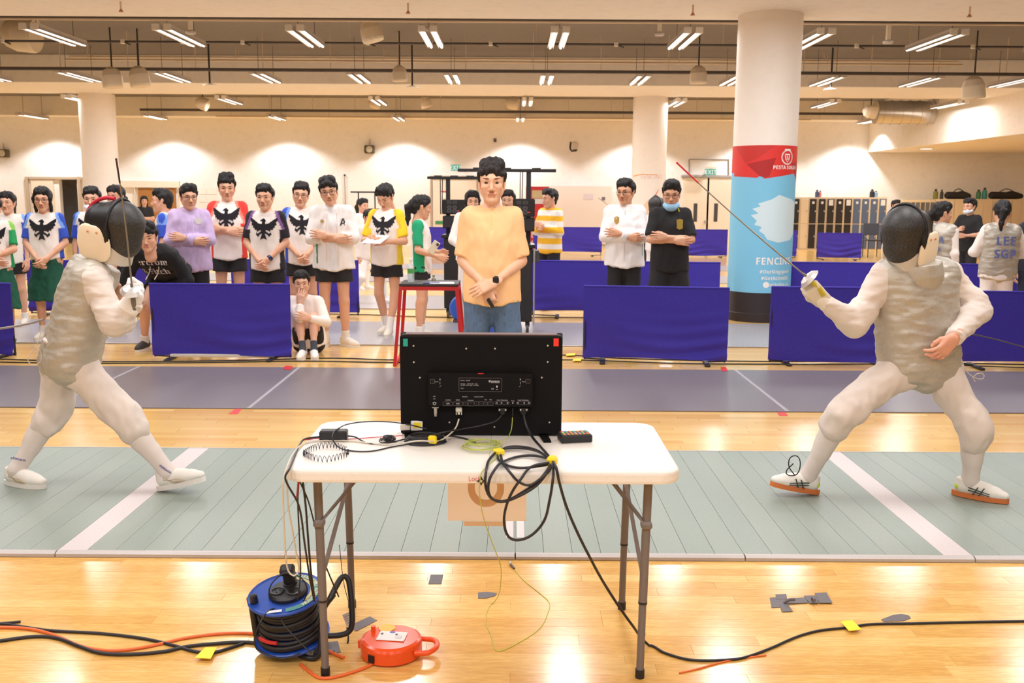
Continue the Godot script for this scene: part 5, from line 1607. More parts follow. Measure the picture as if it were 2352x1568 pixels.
	var tail := [at(1203, 952, D - 0.02), at(1208, 975, D - 0.03), at(1222, 1002, D - 0.07), ground(1240, 1024, TH + 0.016), ground(1264, 1052, TH + 0.024), ground(1278, 1076, TH + 0.02), at(1284, 1105, 2.875), at(1300, 1160, 2.89), at(1325, 1220, 2.92), at(1355, 1280, 2.97), at(1385, 1335, 3.05), at(1420, 1390, 3.1)]
	tail.append(at(1452, 1435, 3.13))
	for q in [[1490, 1481], [1530, 1500], [1590, 1515], [1680, 1514], [1715, 1508], [1770, 1488], [1830, 1462], [1880, 1448], [1950, 1440], [2000, 1433], [2100, 1431], [2230, 1428], [2352, 1426], [2480, 1424]]: tail.append(ground(q[0], q[1], 0.0052))
	tag(part("long_cable", cable(tail, 0.0048, 8, 0.02, 0.0048), blk), "long black cable falling from the bundle behind the right legs and off across the floor", "cable")
	for q in [[[687, 1100], [684, 1150], [688, 1240], [690, 1320], [684, 1378], 0.0026, "thin black lead with a red top hanging left of the table leg"], [[695, 1100], [702, 1160], [708, 1240], [714, 1310], [722, 1372], 0.0036, "thicker black lead hanging beside the front left table leg"], [[688, 1104], [708, 1150], [724, 1210], [745, 1290], [778, 1370], 0.0026, "thin black lead hanging behind the left table leg to the reel frame"]]:
		var pts := []
		for k in 5: pts.append(at(q[k][0], q[k][1], 2.93 + 0.04 * k))
		tag(part("hanging_lead", cable(pts, q[5], 6, 0.03), blk), q[6], "cable")
	tag(part("hanging_lead", cable([at(686, 1098, 2.925), at(684, 1120, 2.93), at(682, 1142, 2.935)], 0.003, 6), mat(rgb(176, 40, 44), 0.5)), "short red lead end hanging under the table's left edge", "cable")

func reels() -> void:
	var blue := mat(rgb(38, 78, 172), 0.3)
	var blk := mat(rgb(32, 30, 32), 0.4)
	var cabm := mat(rgb(40, 37, 38), 0.5)
	# blue drum on a bent tube frame, leaning towards the camera
	var base := ground(648, 1536)
	var o := thing("cable_reel", "blue cable reel with black sockets and wound black cable under the table's left end", "cable reel", Vector3(base.x, 0, -3.21))
	var tilt := Transform3D(Basis(Vector3.RIGHT, 0.17) * Basis(Vector3.BACK, 0.06), Vector3(0, 0.045, 0.0))
	var R := 0.133
	var fl := [Vector2(0.0, 0.0), Vector2(R - 0.004, 0.0), Vector2(R, 0.004), Vector2(R, 0.01), Vector2(R - 0.004, 0.013), Vector2(R - 0.012, 0.009), Vector2(0.0, 0.011)]
	part("lower_flange", Shape.new().lathe(tilt, fl, 56).mesh(), blue, o)
	part("upper_flange", Shape.new().lathe(tilt * pos(0, 0.165, 0), fl, 56).mesh(), blue, o)
	part("drum", Shape.new().lathe(tilt, [Vector2(0.07, 0.01), Vector2(0.07, 0.166)], 32).mesh(), blue, o)
	var wd := Shape.new()
	for k in 11:
		var y := 0.018 + k * 0.0128
		var rr := 0.098 + 0.005 * sin(k * 2.1) + (0.012 if k < 3 else 0.0)
		var pts := PackedVector3Array()
		for j in 41:
			var a := TAU * j / 40
			pts.append(tilt * Vector3(cos(a) * rr, y + 0.003 * sin(a * 2 + k), sin(a) * rr))
		part("cable_turn", Shape.new().tube(pts, 0.0072, 7, false).mesh(), cabm, o)
	var red := PackedVector3Array()
	for j in 12:
		var a := 1.75 + 0.7 * j / 11.0
		red.append(tilt * Vector3(cos(a) * 0.116, 0.052 - 0.004 * j / 11.0, sin(a) * 0.116))
	part("red_end", Shape.new().tube(red, 0.0068, 8).mesh(), mat(rgb(206, 36, 32), 0.45), o)
	# socket plate on top
	var top := tilt * pos(0, 0.176, 0)
	part("socket_plate", Shape.new().lathe(top * pos(0.008, 0, 0.004), [Vector2(0.066, 0), Vector2(0.066, 0.012), Vector2(0.06, 0.018), Vector2(0, 0.02)], 32).mesh(), blk, o)
	for a in 3:
		var an := 0.6 + a * TAU / 3
		var sk := part("socket", Shape.new().lathe(top * pos(0.008 + cos(an) * 0.034, 0.019, 0.004 + sin(an) * 0.034), [Vector2(0.025, 0), Vector2(0.024, 0.004), Vector2(0.019, 0.005), Vector2(0.018, 0.002), Vector2(0, 0.002)], 20).mesh(), blk, o)
		for q in [[0, 0.008], [-0.008, -0.005], [0.008, -0.005]]: part("pin_slot", box_mesh(Vector3(0.004, 0.002, 0.003)), mat(rgb(8, 8, 8), 0.6), sk, top * pos(0.008 + cos(an) * 0.034 + q[0], 0.0215, 0.004 + sin(an) * 0.034 + q[1]))
	part("mains_plug", Shape.new().box(top * pos(0.012, 0.045, -0.03), Vector3(0.042, 0.06, 0.03), 0.006).box(top * Transform3D(Basis(Vector3.RIGHT, 0.3), Vector3(0.01, 0.078, -0.022)), Vector3(0.05, 0.03, 0.042), 0.008).mesh(), blk, o)
	part("flange_knob", Shape.new().lathe(top * pos(-0.098, 0.0, 0.05), [Vector2(0.014, 0), Vector2(0.013, 0.028), Vector2(0.006, 0.032), Vector2(0, 0.032)], 14).mesh(), blk, o)
	# ring label: an arc printed on the flange
	var arc := func(r0: float, r1: float, a0: float, a1: float, m: Material, called: String, y := 0.0105):
		var s := Shape.new()
		var n := 24
		for k in n:
			var u := lerpf(a0, a1, float(k) / n)
			var v := lerpf(a0, a1, float(k + 1) / n)
			s.quad(tilt * Vector3(cos(u) * r0, 0.165 + y, sin(u) * r0), tilt * Vector3(cos(v) * r0, 0.165 + y, sin(v) * r0), tilt * Vector3(cos(v) * r1, 0.165 + y, sin(v) * r1), tilt * Vector3(cos(u) * r1, 0.165 + y, sin(u) * r1))
		part(called, s.mesh(), m, o)
	var teal := mat(rgb(78, 142, 136), 0.5)
	arc.call(0.098, 0.119, -1.9, 1.35, teal, "ring_label", 0.0118)
	arc.call(0.085, 0.097, -1.5, 0.6, mat(rgb(206, 196, 140), 0.5), "inner_label", 0.0122)
	var cream := mat(rgb(226, 226, 196), 0.5)
	var words := "HEAVY DUTY CABLE REEL"
	for k in words.length():
		if words[k] == " ": continue
		var an := 0.75 - 2.1 * k / words.length()
		part("lettering", text_mesh(words[k], 0.021, 0.0006, true), cream, o, tilt * Transform3D(Basis(Vector3.UP, -an - PI / 2 + PI) * Basis(Vector3.RIGHT, -PI / 2), Vector3(cos(an) * 0.1085, 0.165 + 0.0128, sin(an) * 0.1085)))
	part("white_sticker", box_mesh(Vector3(0.05, 0.0008, 0.014)), mat(rgb(226, 226, 232), 0.5), o, tilt * Transform3D(Basis(Vector3.UP, 0.15), Vector3(-0.014, 0.1775, 0.112)))
	# frame
	part("grip", Shape.new().lathe(Transform3D(Basis(Vector3.BACK, 0.1), Vector3(-0.118, 0.06, 0.03)), [Vector2(0.0, 0.0), Vector2(0.012, 0.0), Vector2(0.0135, 0.12), Vector2(0.017, 0.135), Vector2(0.017, 0.142), Vector2(0, 0.143)], 16).mesh(), blk, o)
	part("frame_tube", cable([Vector3(-0.115, 0.07, 0.03), Vector3(-0.1, 0.035, 0.03), Vector3(0.0, 0.02, 0.05), Vector3(0.06, 0.012, 0.09), Vector3(0.1, 0.012, 0.1), Vector3(0.118, 0.03, 0.1), Vector3(0.12, 0.12, 0.07), Vector3(0.125, 0.17, 0.05), Vector3(0.15, 0.2, 0.0)], 0.0105, 10, 0.015), blk, o)
	part("frame_tube", cable([Vector3(0.14, 0.19, 0.02), Vector3(0.17, 0.245, -0.03), Vector3(0.185, 0.252, -0.04), Vector3(0.2, 0.235, -0.035), Vector3(0.215, 0.13, 0.0), Vector3(0.212, 0.08, 0.012), Vector3(0.19, 0.062, 0.02), Vector3(0.13, 0.06, 0.03), Vector3(0.05, 0.06, 0.02)], 0.0105, 10, 0.015), blk, o)
	part("frame_foot", cable([Vector3(-0.08, 0.012, -0.1), Vector3(0.08, 0.012, -0.1), Vector3(0.1, 0.012, 0.09)], 0.0105, 10, 0.02), blk, o)
	# leads plugged into the reel
	var P := o.position
	part("lead", cable(local_to(o, [at(640, 1398, 3.1), at(620, 1400, 3.08), at(600, 1425, 3.04), at(585, 1465, 3.03), at(590, 1490, 3.03), at(650, 1512, 3.04), at(690, 1500, 3.05)]), 0.003, 6), blk, o)
	part("lead", cable(local_to(o, [at(642, 1400, 3.09), at(650, 1430, 3.05), at(680, 1465, 3.03), at(715, 1500, 3.02)]), 0.0026, 6), blk, o)
	part("lead", cable(local_to(o, [at(632, 1384, 3.13), at(618, 1366, 3.13), at(624, 1340, 3.13), at(655, 1316, 3.13), at(690, 1325, 3.12), at(706, 1350, 3.12), at(700, 1375, 3.13), at(680, 1398, 3.12)]), 0.0024, 6), blk, o)
	# swing tag and its lead
	var tg := thing("swing_tag", "white printed swing tag beside the reel's frame", "tag", at(801, 1421, 3.3))
	part("card", box_mesh(Vector3(0.034, 0.045, 0.001)), mat(rgb(238, 230, 222), 0.6), tg, Transform3D(Basis(Vector3.BACK, 0.45) * Basis(Vector3.RIGHT, -0.3), Vector3.ZERO))
	for k in 4: part("print_line", box_mesh(Vector3(0.024, 0.002, 0.0006)), mat(rgb(150, 140, 136), 0.6), tg, Transform3D(Basis(Vector3.BACK, 0.45) * Basis(Vector3.RIGHT, -0.3), Vector3.ZERO) * pos(0, 0.012 - 0.008 * k, 0.0008))
	part("string", cable([Vector3(0.006, 0.02, 0), Vector3(0.004, 0.05, 0.0), Vector3(-0.02, 0.12, -0.03), Vector3(-0.04, 0.26, -0.06)], 0.0014, 5), blk, tg)
	tag(part("hanging_lead", cable([at(797, 1440, 3.28), at(800, 1460, 3.26), at(797, 1482, 3.24), at(782, 1492, 3.22), ground(765, 1496, 0.004)], 0.003, 6), blk), "short black lead curling to the floor beside the swing tag", "cable")
	# orange cassette reel
	var org := mat(rgb(240, 84, 30), 0.25)
	var g := ground(905, 1500)
	var q := thing("cassette_reel", "flat orange extension reel with a white socket plate on the floor", "cable reel", Vector3(at(899, 1500, 3.17).x, 0, -3.17), -0.12)
	var rad := 0.108
	part("housing", Shape.new().lathe(Transform3D(), [Vector2(0, 0), Vector2(rad - 0.012, 0.0), Vector2(rad, 0.008), Vector2(rad, 0.05), Vector2(rad - 0.004, 0.058), Vector2(rad - 0.014, 0.063), Vector2(0, 0.066)], 56).mesh(), org, q)
	part("seam", Shape.new().lathe(Transform3D(), [Vector2(rad, 0.044), Vector2(rad + 0.0008, 0.0445), Vector2(rad + 0.0008, 0.0455), Vector2(rad, 0.046)], 56).mesh(), org, q)
	part("carry_handle", cable([Vector3(rad - 0.012, 0.035, 0.055), Vector3(rad + 0.03, 0.036, 0.05), Vector3(rad + 0.052, 0.038, 0.02), Vector3(rad + 0.052, 0.038, -0.02), Vector3(rad + 0.03, 0.036, -0.05), Vector3(rad - 0.012, 0.035, -0.055)], 0.0095, 10, 0.012), org, q)
	var pl := part("socket_plate", Shape.new().box(pos(0.004, 0.067, 0.004), Vector3(0.1, 0.004, 0.068), 0.002).mesh(), mat(rgb(232, 226, 222), 0.35), q)
	for s in [-1.0, 1.0]: part("socket_hole", box_mesh(Vector3(0.008, 0.001, 0.01)), mat(rgb(70, 66, 70), 0.5), pl, pos(0.004 + s * 0.026 - 0.012, 0.0695, -0.006))
	part("switch", box_mesh(Vector3(0.022, 0.004, 0.022), 0.002), mat(rgb(210, 206, 206), 0.35), pl, pos(0.03, 0.0695, 0.012))
	part("switch", box_mesh(Vector3(0.018, 0.003, 0.01), 0.001), mat(rgb(60, 90, 190), 0.35), pl, pos(0.0, 0.0692, -0.022))
	part("yellow_sticker", Shape.new().lathe(pos(-0.03, 0.0655, -0.06), [Vector2(0.03, 0), Vector2(0.03, 0.0012), Vector2(0, 0.0012)], 24).mesh(), mat(rgb(250, 186, 50), 0.4), q)
	part("cord_slot", Shape.new().box(Transform3D(Basis(Vector3.UP, -0.42), Vector3(-0.044, 0.026, 0.097)), Vector3(0.024, 0.026, 0.012)).mesh(), mat(rgb(40, 18, 10), 0.7), q)
	part("winder_peg", Shape.new().rod(Vector3(-0.072, 0.06, -0.03), Vector3(-0.072, 0.085, -0.03), 0.008, 10).mesh(), org, q)
	part("side_clip", Shape.new().box(pos(-rad - 0.003, 0.035, 0.01), Vector3(0.01, 0.03, 0.016), 0.002).mesh(), org, q)

func score_table() -> void:
	var red := mat(rgb(206, 34, 36), 0.4)
	var blk := mat(rgb(52, 46, 50), 0.5)
	var A := at(918, 650, 8.95)
	var B := at(1053, 648, 8.95)
	var h := A.y
	var w := B.x - A.x
	var t := thing("side_stool", "tall black-topped stool table with slanting red legs beside the referee", "stool", Vector3((A.x + B.x) / 2, 0, -9.1))
	part("top", Shape.new().box(pos(0, h - 0.012, 0), Vector3(w, 0.024, 0.42), 0.004).mesh(), blk, t)
	for sz in [0.19, -0.19]: part("apron", box_mesh(Vector3(w, 0.035, 0.02)), red, t, pos(0, h - 0.045, sz))
	for sx in [-1.0, 1.0]:
		for sz in [-1.0, 1.0]: part("leg", Shape.new().bar(Vector3(sx * (w / 2 - 0.015), h - 0.03, sz * 0.19), Vector3(sx * (w / 2 + 0.045), 0.0, sz * 0.24), 0.03, 0.03, Vector3(0, 0, 1)).mesh(), red, t)
		part("foot_bar", Shape.new().bar(Vector3(sx * (w / 2 + 0.043), 0.02, -0.24), Vector3(sx * (w / 2 + 0.043), 0.02, 0.24), 0.028, 0.028).mesh(), red, t)
		part("side_bar", Shape.new().bar(Vector3(sx * (w / 2 - 0.01), h - 0.05, -0.2), Vector3(sx * (w / 2 - 0.01), h - 0.05, 0.2), 0.025, 0.03).mesh(), red, t)
	var bo := thing("water_bottle", "clear plastic water bottle with a green label on the red-legged stool", "bottle", Vector3(at(944, 645, 9.05).x, h, -9.05))
	var clear := mat(Color(0.93, 0.97, 0.97, 0.25), 0.08, 0.0, {"transparency": BaseMaterial3D.TRANSPARENCY_ALPHA})
	part("bottle_body", Shape.new().lathe(Transform3D(), [Vector2(0, 0.002), Vector2(0.03, 0.0), Vector2(0.033, 0.01), Vector2(0.031, 0.05), Vector2(0.033, 0.06), Vector2(0.033, 0.14), Vector2(0.028, 0.165), Vector2(0.014, 0.19), Vector2(0.013, 0.205)], 20).mesh(), clear, bo)
	part("water", Shape.new().lathe(Transform3D(), [Vector2(0, 0.004), Vector2(0.029, 0.004), Vector2(0.029, 0.05), Vector2(0.031, 0.06), Vector2(0.031, 0.13), Vector2(0, 0.13)], 20).mesh(), mat(Color(0.86, 0.93, 0.93, 0.35), 0.05, 0.0, {"transparency": BaseMaterial3D.TRANSPARENCY_ALPHA}), bo)
	part("label_band", Shape.new().lathe(Transform3D(), [Vector2(0.0335, 0.085), Vector2(0.0335, 0.13)], 20).mesh(), mat(rgb(90, 170, 90), 0.4), bo)
	part("cap", Shape.new().lathe(pos(0, 0.203, 0), [Vector2(0.015, 0), Vector2(0.015, 0.018), Vector2(0.012, 0.02), Vector2(0, 0.02)], 16).mesh(), mat(rgb(236, 240, 240), 0.4), bo)
	var pp := thing("score_sheet", "white paper sheet lying at the right of the red-legged stool", "paper", Vector3(at(1015, 643, 9.0).x, h, -8.99), 0.1)
	part("sheet", box_mesh(Vector3(0.23, 0.0016, 0.2)), mat(rgb(240, 234, 224), 0.7), pp, pos(0, 0.001, 0))
	var pn := part("pen", Shape.new().rod(Vector3(-0.07, 0.004, 0.02), Vector3(0.07, 0.004, -0.03), 0.0045, 8).rod(Vector3(0.07, 0.004, -0.03), Vector3(0.085, 0.004, -0.036), 0.004, 8, 0.001).mesh(), mat(rgb(50, 60, 160), 0.4))
	pn.position = Vector3(at(990, 645, 8.95).x, h + 0.001, -8.93)
	tag(pn, "blue pen lying on the red-legged stool before the paper", "pen")
	var tp := thing("small_weight", "small metal test weight standing on the red-legged stool", "weight", Vector3(at(996, 636, 9.16).x, h, -9.16))
	part("body", Shape.new().lathe(Transform3D(), [Vector2(0, 0), Vector2(0.02, 0), Vector2(0.02, 0.03), Vector2(0.012, 0.035), Vector2(0.012, 0.06), Vector2(0, 0.062)], 14).mesh(), mat(rgb(176, 170, 150), 0.35, 0.6), tp)

func towers() -> void:
	var blk := mat(rgb(30, 28, 30), 0.5)
	var glossy := mat(rgb(22, 21, 23), 0.3)
	var grey := mat(rgb(70, 68, 72), 0.4)
	# each: foot pixel, distance, cabinet px x0 x1, cabinet top px y, display rows, bar px x0 x1 y, post px
	for q in [[1046, 12.6, 1022, 1072, 545, 980, 1104, 408, 1028, 1017, 1068, 458, 492, "black scoring tower on wheels left of the referee, its digits dark"], [1198, 11.2, 1110, 1222, 570, 1050, 1278, 394, 1214, 1178, 1228, 456, 498, "black scoring tower directly behind the referee"]]:
		var d: float = q[1]
		var x0 := at(q[2], 600, d).x
		var x1 := at(q[3], 600, d).x
		var o := thing("scoring_tower", q[13], "scoring tower", Vector3((x0 + x1) / 2, deck(d), -d))
		var c := o.position
		var top := at(q[2], q[4], d).y
		part("cabinet", Shape.new().box(pos(0, (top + 0.13) / 2, 0), Vector3(x1 - x0, top - 0.13, 0.4), 0.01).mesh(), blk, o)
		part("shelf", Shape.new().box(pos(0.0, top + 0.02, 0), Vector3(x1 - x0 + 0.06, 0.04, 0.46), 0.005).mesh(), glossy, o)
		var px := at(q[8], 500, d).x - c.x
		var by := at(q[8], q[7], d).y
		part("post", Shape.new().box(pos(px, (by + 0.1) / 2, -0.12), Vector3(0.055, by - 0.1, 0.055), 0.004).mesh(), blk, o)
		var b0 := at(q[5], q[7], d).x - c.x
		var b1 := at(q[6], q[7], d).x - c.x
		part("light_bar", Shape.new().box(pos((b0 + b1) / 2, by, -0.12), Vector3(b1 - b0, 0.035, 0.08), 0.004).mesh(), blk, o)
		for k in 3: part("bar_lamp", box_mesh(Vector3(0.1, 0.014, 0.05)), glossy, o, pos(lerpf(b0, b1, 0.2 + 0.3 * k), by + 0.024, -0.12))
		part("cord", Shape.new().rod(Vector3(px - 0.07, by, -0.1), Vector3(px - 0.08, top + 0.3, -0.1), 0.006, 6).rod(Vector3(px - 0.1, by, -0.1), Vector3(px - 0.1, top + 0.3, -0.1), 0.006, 6).mesh(), blk, o)
		var s0 := at(q[9], q[11], d - 0.1)
		var s1 := at(q[10], q[12], d - 0.1)
		var sc := part("score_box", Shape.new().box(Transform3D(Basis(), (s0 + s1) / 2 - c), Vector3(s1.x - s0.x, s0.y - s1.y, 0.14), 0.01).mesh(), glossy, o)
		part("digits", text_mesh("88", 0.13, 0.003, true), grey, sc, Transform3D(Basis(), (s0 + s1) / 2 - c + Vector3(-0.02, -0.03, 0.072)))
		part("digits", text_mesh("88:88", 0.055, 0.003, true), grey, sc, Transform3D(Basis(), (s0 + s1) / 2 - c + Vector3(-0.02, 0.06, 0.072)))
		part("red_led", box_mesh(Vector3(0.025, 0.012, 0.004)), mat(rgb(226, 40, 50), 0.4), sc, Transform3D(Basis(), (s0 + s1) / 2 - c + Vector3(0.06, -0.05, 0.072)))
		part("tray", Shape.new().box(Transform3D(Basis(), Vector3((s0.x + s1.x) / 2 - c.x, s1.y - 0.1, 0.05)), Vector3(s1.x - s0.x, 0.16, 0.2), 0.01).mesh(), blk, o)
		part("side_box", Shape.new().box(pos((x1 - x0) / 2 + 0.03, top - 0.1, 0.02), Vector3(0.1, 0.14, 0.2), 0.01).mesh(), grey, o)
		for sx in [-1.0, 1.0]:
			for sz in [-1.0, 1.0]:
				var ca := part("caster", Shape.new().rod(Vector3(sx * ((x1 - x0) / 2 - 0.05) - 0.015, 0.05, sz * 0.16), Vector3(sx * ((x1 - x0) / 2 - 0.05) + 0.015, 0.05, sz * 0.16), 0.05, 14).mesh(), grey, o)
				part("caster_fork", box_mesh(Vector3(0.05, 0.06, 0.05), 0.006), blk, ca, pos(sx * ((x1 - x0) / 2 - 0.05), 0.1, sz * 0.16))
		var chrome := mat(rgb(190, 188, 190), 0.3, 0.6)
		part("side_rail", Shape.new().rod(Vector3((x1 - x0) / 2 + 0.02, 0.1, 0.22), Vector3((x1 - x0) / 2 + 0.02, top, 0.22), 0.01, 8).mesh(), chrome, o)
	# blue piste reels beside the towers
	var blue := mat(rgb(44, 92, 190), 0.35)
	for q in [[1063, 706, 12.0, 0.17, "blue piste reel on the floor beside the left scoring tower"], [1148, 764, 10.6, 0.2, "blue piste reel between the referee's feet"]]:
		var p := at(q[0], q[1], q[2])
		var o := thing("piste_reel", q[4], "reel", Vector3(p.x, deck(-p.z), p.z))
		part("drum", Shape.new().lathe(Transform3D(Basis(Vector3.RIGHT, PI / 2), Vector3(0, q[3], -0.06)), [Vector2(0, 0), Vector2(q[3] * 0.95, 0), Vector2(q[3], 0.02), Vector2(q[3], 0.1), Vector2(q[3] * 0.9, 0.13), Vector2(0, 0.14)], 36).mesh(), blue, o)
		part("hub", Shape.new().lathe(Transform3D(Basis(Vector3.RIGHT, PI / 2), Vector3(0, q[3], 0.08)), [Vector2(0.05, 0), Vector2(0.045, 0.02), Vector2(0, 0.02)], 20).mesh(), mat(rgb(120, 150, 110), 0.5), o)
		part("foot", box_mesh(Vector3(q[3] * 1.4, 0.03, 0.2), 0.005), grey, o, pos(0, 0.015, 0))
	# distant light bar stand
	var s := thing("bar_stand", "small distant black stand with a crossbar behind the yellow-sleeved boy", "stand", Vector3(at(840, 520, 20.0).x, 0, -20.0))
	var y := at(840, 441, 20.0).y
	part("cross_bar", box_mesh(Vector3(at(872, 441, 20).x - at(805, 441, 20).x, 0.03, 0.04)), blk, s, pos(0, y, 0))
	for k in [-0.14, 0.2]: part("post", Shape.new().rod(Vector3(k, 0, 0), Vector3(k, y, 0), 0.014, 8).mesh(), blk, s)
	part("lower_bar", box_mesh(Vector3(0.5, 0.03, 0.04)), blk, s, pos(0.05, y - 0.35, 0))
	part("base", box_mesh(Vector3(0.6, 0.04, 0.4), 0.005), blk, s, pos(0.03, 0.02, 0))

# ---------- bodies: templates shared by all people ----------
var head_fine: ArrayMesh
var head_plain: ArrayMesh
var hands := {}
var hair := {}
var shoe_upper: ArrayMesh
var shoe_sole: ArrayMesh
var shoe_laces: ArrayMesh
var crease: FastNoiseLite

func ellipse(p: Vector3, x: float, y: float, rx: float, ry: float) -> bool:
	return ((p.x - x) / rx) ** 2 + ((p.y - y) / ry) ** 2 < 1.0
func head_field(h: float) -> Field:
	var f := Field.new()
	f.h = h
	var Z := Vector3.BACK
	var X := Vector3.RIGHT
	f.cap(Vector3(0, 0.035, -0.022), Vector3(0, 0.04, 0.006), 0.084, 0.078, 0.03, X, 0.9)
	f.cap(Vector3(0, 0.02, 0.03), Vector3(0, -0.06, 0.034), 0.06, 0.042, 0.03)
	for s in [-1.0, 1.0]:
		f.cap(Vector3(s * 0.048, -0.045, 0.004), Vector3(s * 0.014, -0.092, 0.058), 0.024, 0.018, 0.03)
		f.cap(Vector3(s * 0.04, -0.018, 0.06), Vector3(s * 0.036, -0.04, 0.058), 0.026, 0.02, 0.025)
		f.cap(Vector3(s * 0.014, 0.03, 0.083), Vector3(s * 0.046, 0.026, 0.066), 0.013, 0.012, 0.02)
		f.cap(Vector3(s * 0.011, -0.034, 0.094), Vector3(s * 0.013, -0.036, 0.09), 0.009, 0.009, 0.008)
		f.cap(Vector3(s * 0.077, 0.016, -0.014), Vector3(s * 0.073, -0.026, -0.004), 0.019, 0.013, 0.008, X, 0.45)
	f.cap(Vector3(0, 0.012, 0.088), Vector3(0, -0.028, 0.105), 0.009, 0.012, 0.012)
	f.cap(Vector3(-0.017, -0.0575, 0.083), Vector3(0.017, -0.0575, 0.083), 0.0085, 0.0085, 0.008)
	f.cap(Vector3(-0.015, -0.068, 0.082), Vector3(0.015, -0.068, 0.082), 0.0085, 0.0085, 0.008)
	f.cap(Vector3(0, -0.098, 0.066), Vector3(0, -0.098, 0.06), 0.018, 0.02, 0.02)
	f.cap(Vector3(0, -0.04, -0.02), Vector3(0, -0.17, -0.035), 0.05, 0.052, 0.03)
	for s in [-1.0, 1.0]: f.sub.append([Vector3(s * 0.032, 0.007, 0.1065), 0.0185, 0.012])
	f.tint = func(p: Vector3, _n: Vector3) -> Color:
		if p.z > 0.05:
			var ax := absf(p.x)
			if ellipse(Vector3(ax, p.y, 0), 0.033, 0.0075, 0.0155, 0.0062):
				return Color(0.05, 0.035, 0.03) if ax > 0.024 and ax < 0.042 or p.y > 0.0105 else Color(0.75, 0.8, 0.85)
			if ellipse(Vector3(ax, p.y - (ax - 0.03) * 0.1, 0), 0.034, 0.032, 0.021, 0.0045): return Color(0.16, 0.12, 0.1)
			if ellipse(p, 0, -0.0625, 0.023, 0.0105): return Color(0.82, 0.55, 0.5) if absf(p.y + 0.0625) > 0.0018 else Color(0.55, 0.34, 0.32)
			if ellipse(Vector3(ax, p.y, 0), 0.008, -0.0405, 0.004, 0.003): return Color(0.62, 0.48, 0.45)
		return Color.WHITE
	return f
func hand_field(curl: Array, spread: float, thumb_in: float, h: float) -> ArrayMesh:   # wrist at the origin, fingers along +y, palm to +z, thumb at +x
	var f := Field.new()
	f.h = h
	f.cap(Vector3(0, -0.03, 0), Vector3(0, 0.01, 0), 0.027, 0.029, 0.02, Vector3.BACK, 0.75)
	var xs := [0.03, 0.01, -0.01, -0.029]
	var lens := [0.07, 0.078, 0.072, 0.056]
	for k in 4:
		f.cap(Vector3(xs[k] * 0.75, 0.012, 0), Vector3(xs[k], 0.088 - 0.003 * absf(k - 1), 0), 0.0145, 0.0125, 0.018)
		var p := Vector3(xs[k], 0.09 - 0.003 * absf(k - 1), 0)
		var a := 0.0
		var sp := spread * (1.5 - k) * 0.12
		var seg := [0.45, 0.3, 0.25]
		for j in 3:
			a += deg_to_rad(curl[j]) * (1.0 + 0.06 * k)
			var d := Vector3(sin(sp), cos(a) * cos(sp), sin(a)).normalized()
			var q: Vector3 = p + d * float(lens[k]) * float(seg[j]) * 1.05
			f.cap(p, q, 0.0105 - 0.0012 * j - (0.001 if k == 3 else 0.0), 0.0098 - 0.0014 * j - (0.001 if k == 3 else 0.0), 0.004)
			p = q
	f.cap(Vector3(0.02, 0.02, 0.006), Vector3(0.042, 0.048, 0.014 + 0.012 * thumb_in), 0.0155, 0.0125, 0.015)
	f.cap(Vector3(0.042, 0.048, 0.014 + 0.012 * thumb_in), Vector3(0.052 - 0.016 * thumb_in, 0.078, 0.02 + 0.022 * thumb_in), 0.0118, 0.0105, 0.006)
	f.cap(Vector3(0.052 - 0.016 * thumb_in, 0.078, 0.02 + 0.022 * thumb_in), Vector3(0.054 - 0.034 * thumb_in, 0.1, 0.022 + 0.026 * thumb_in), 0.0102, 0.008, 0.005)
	return f.shape().mesh()
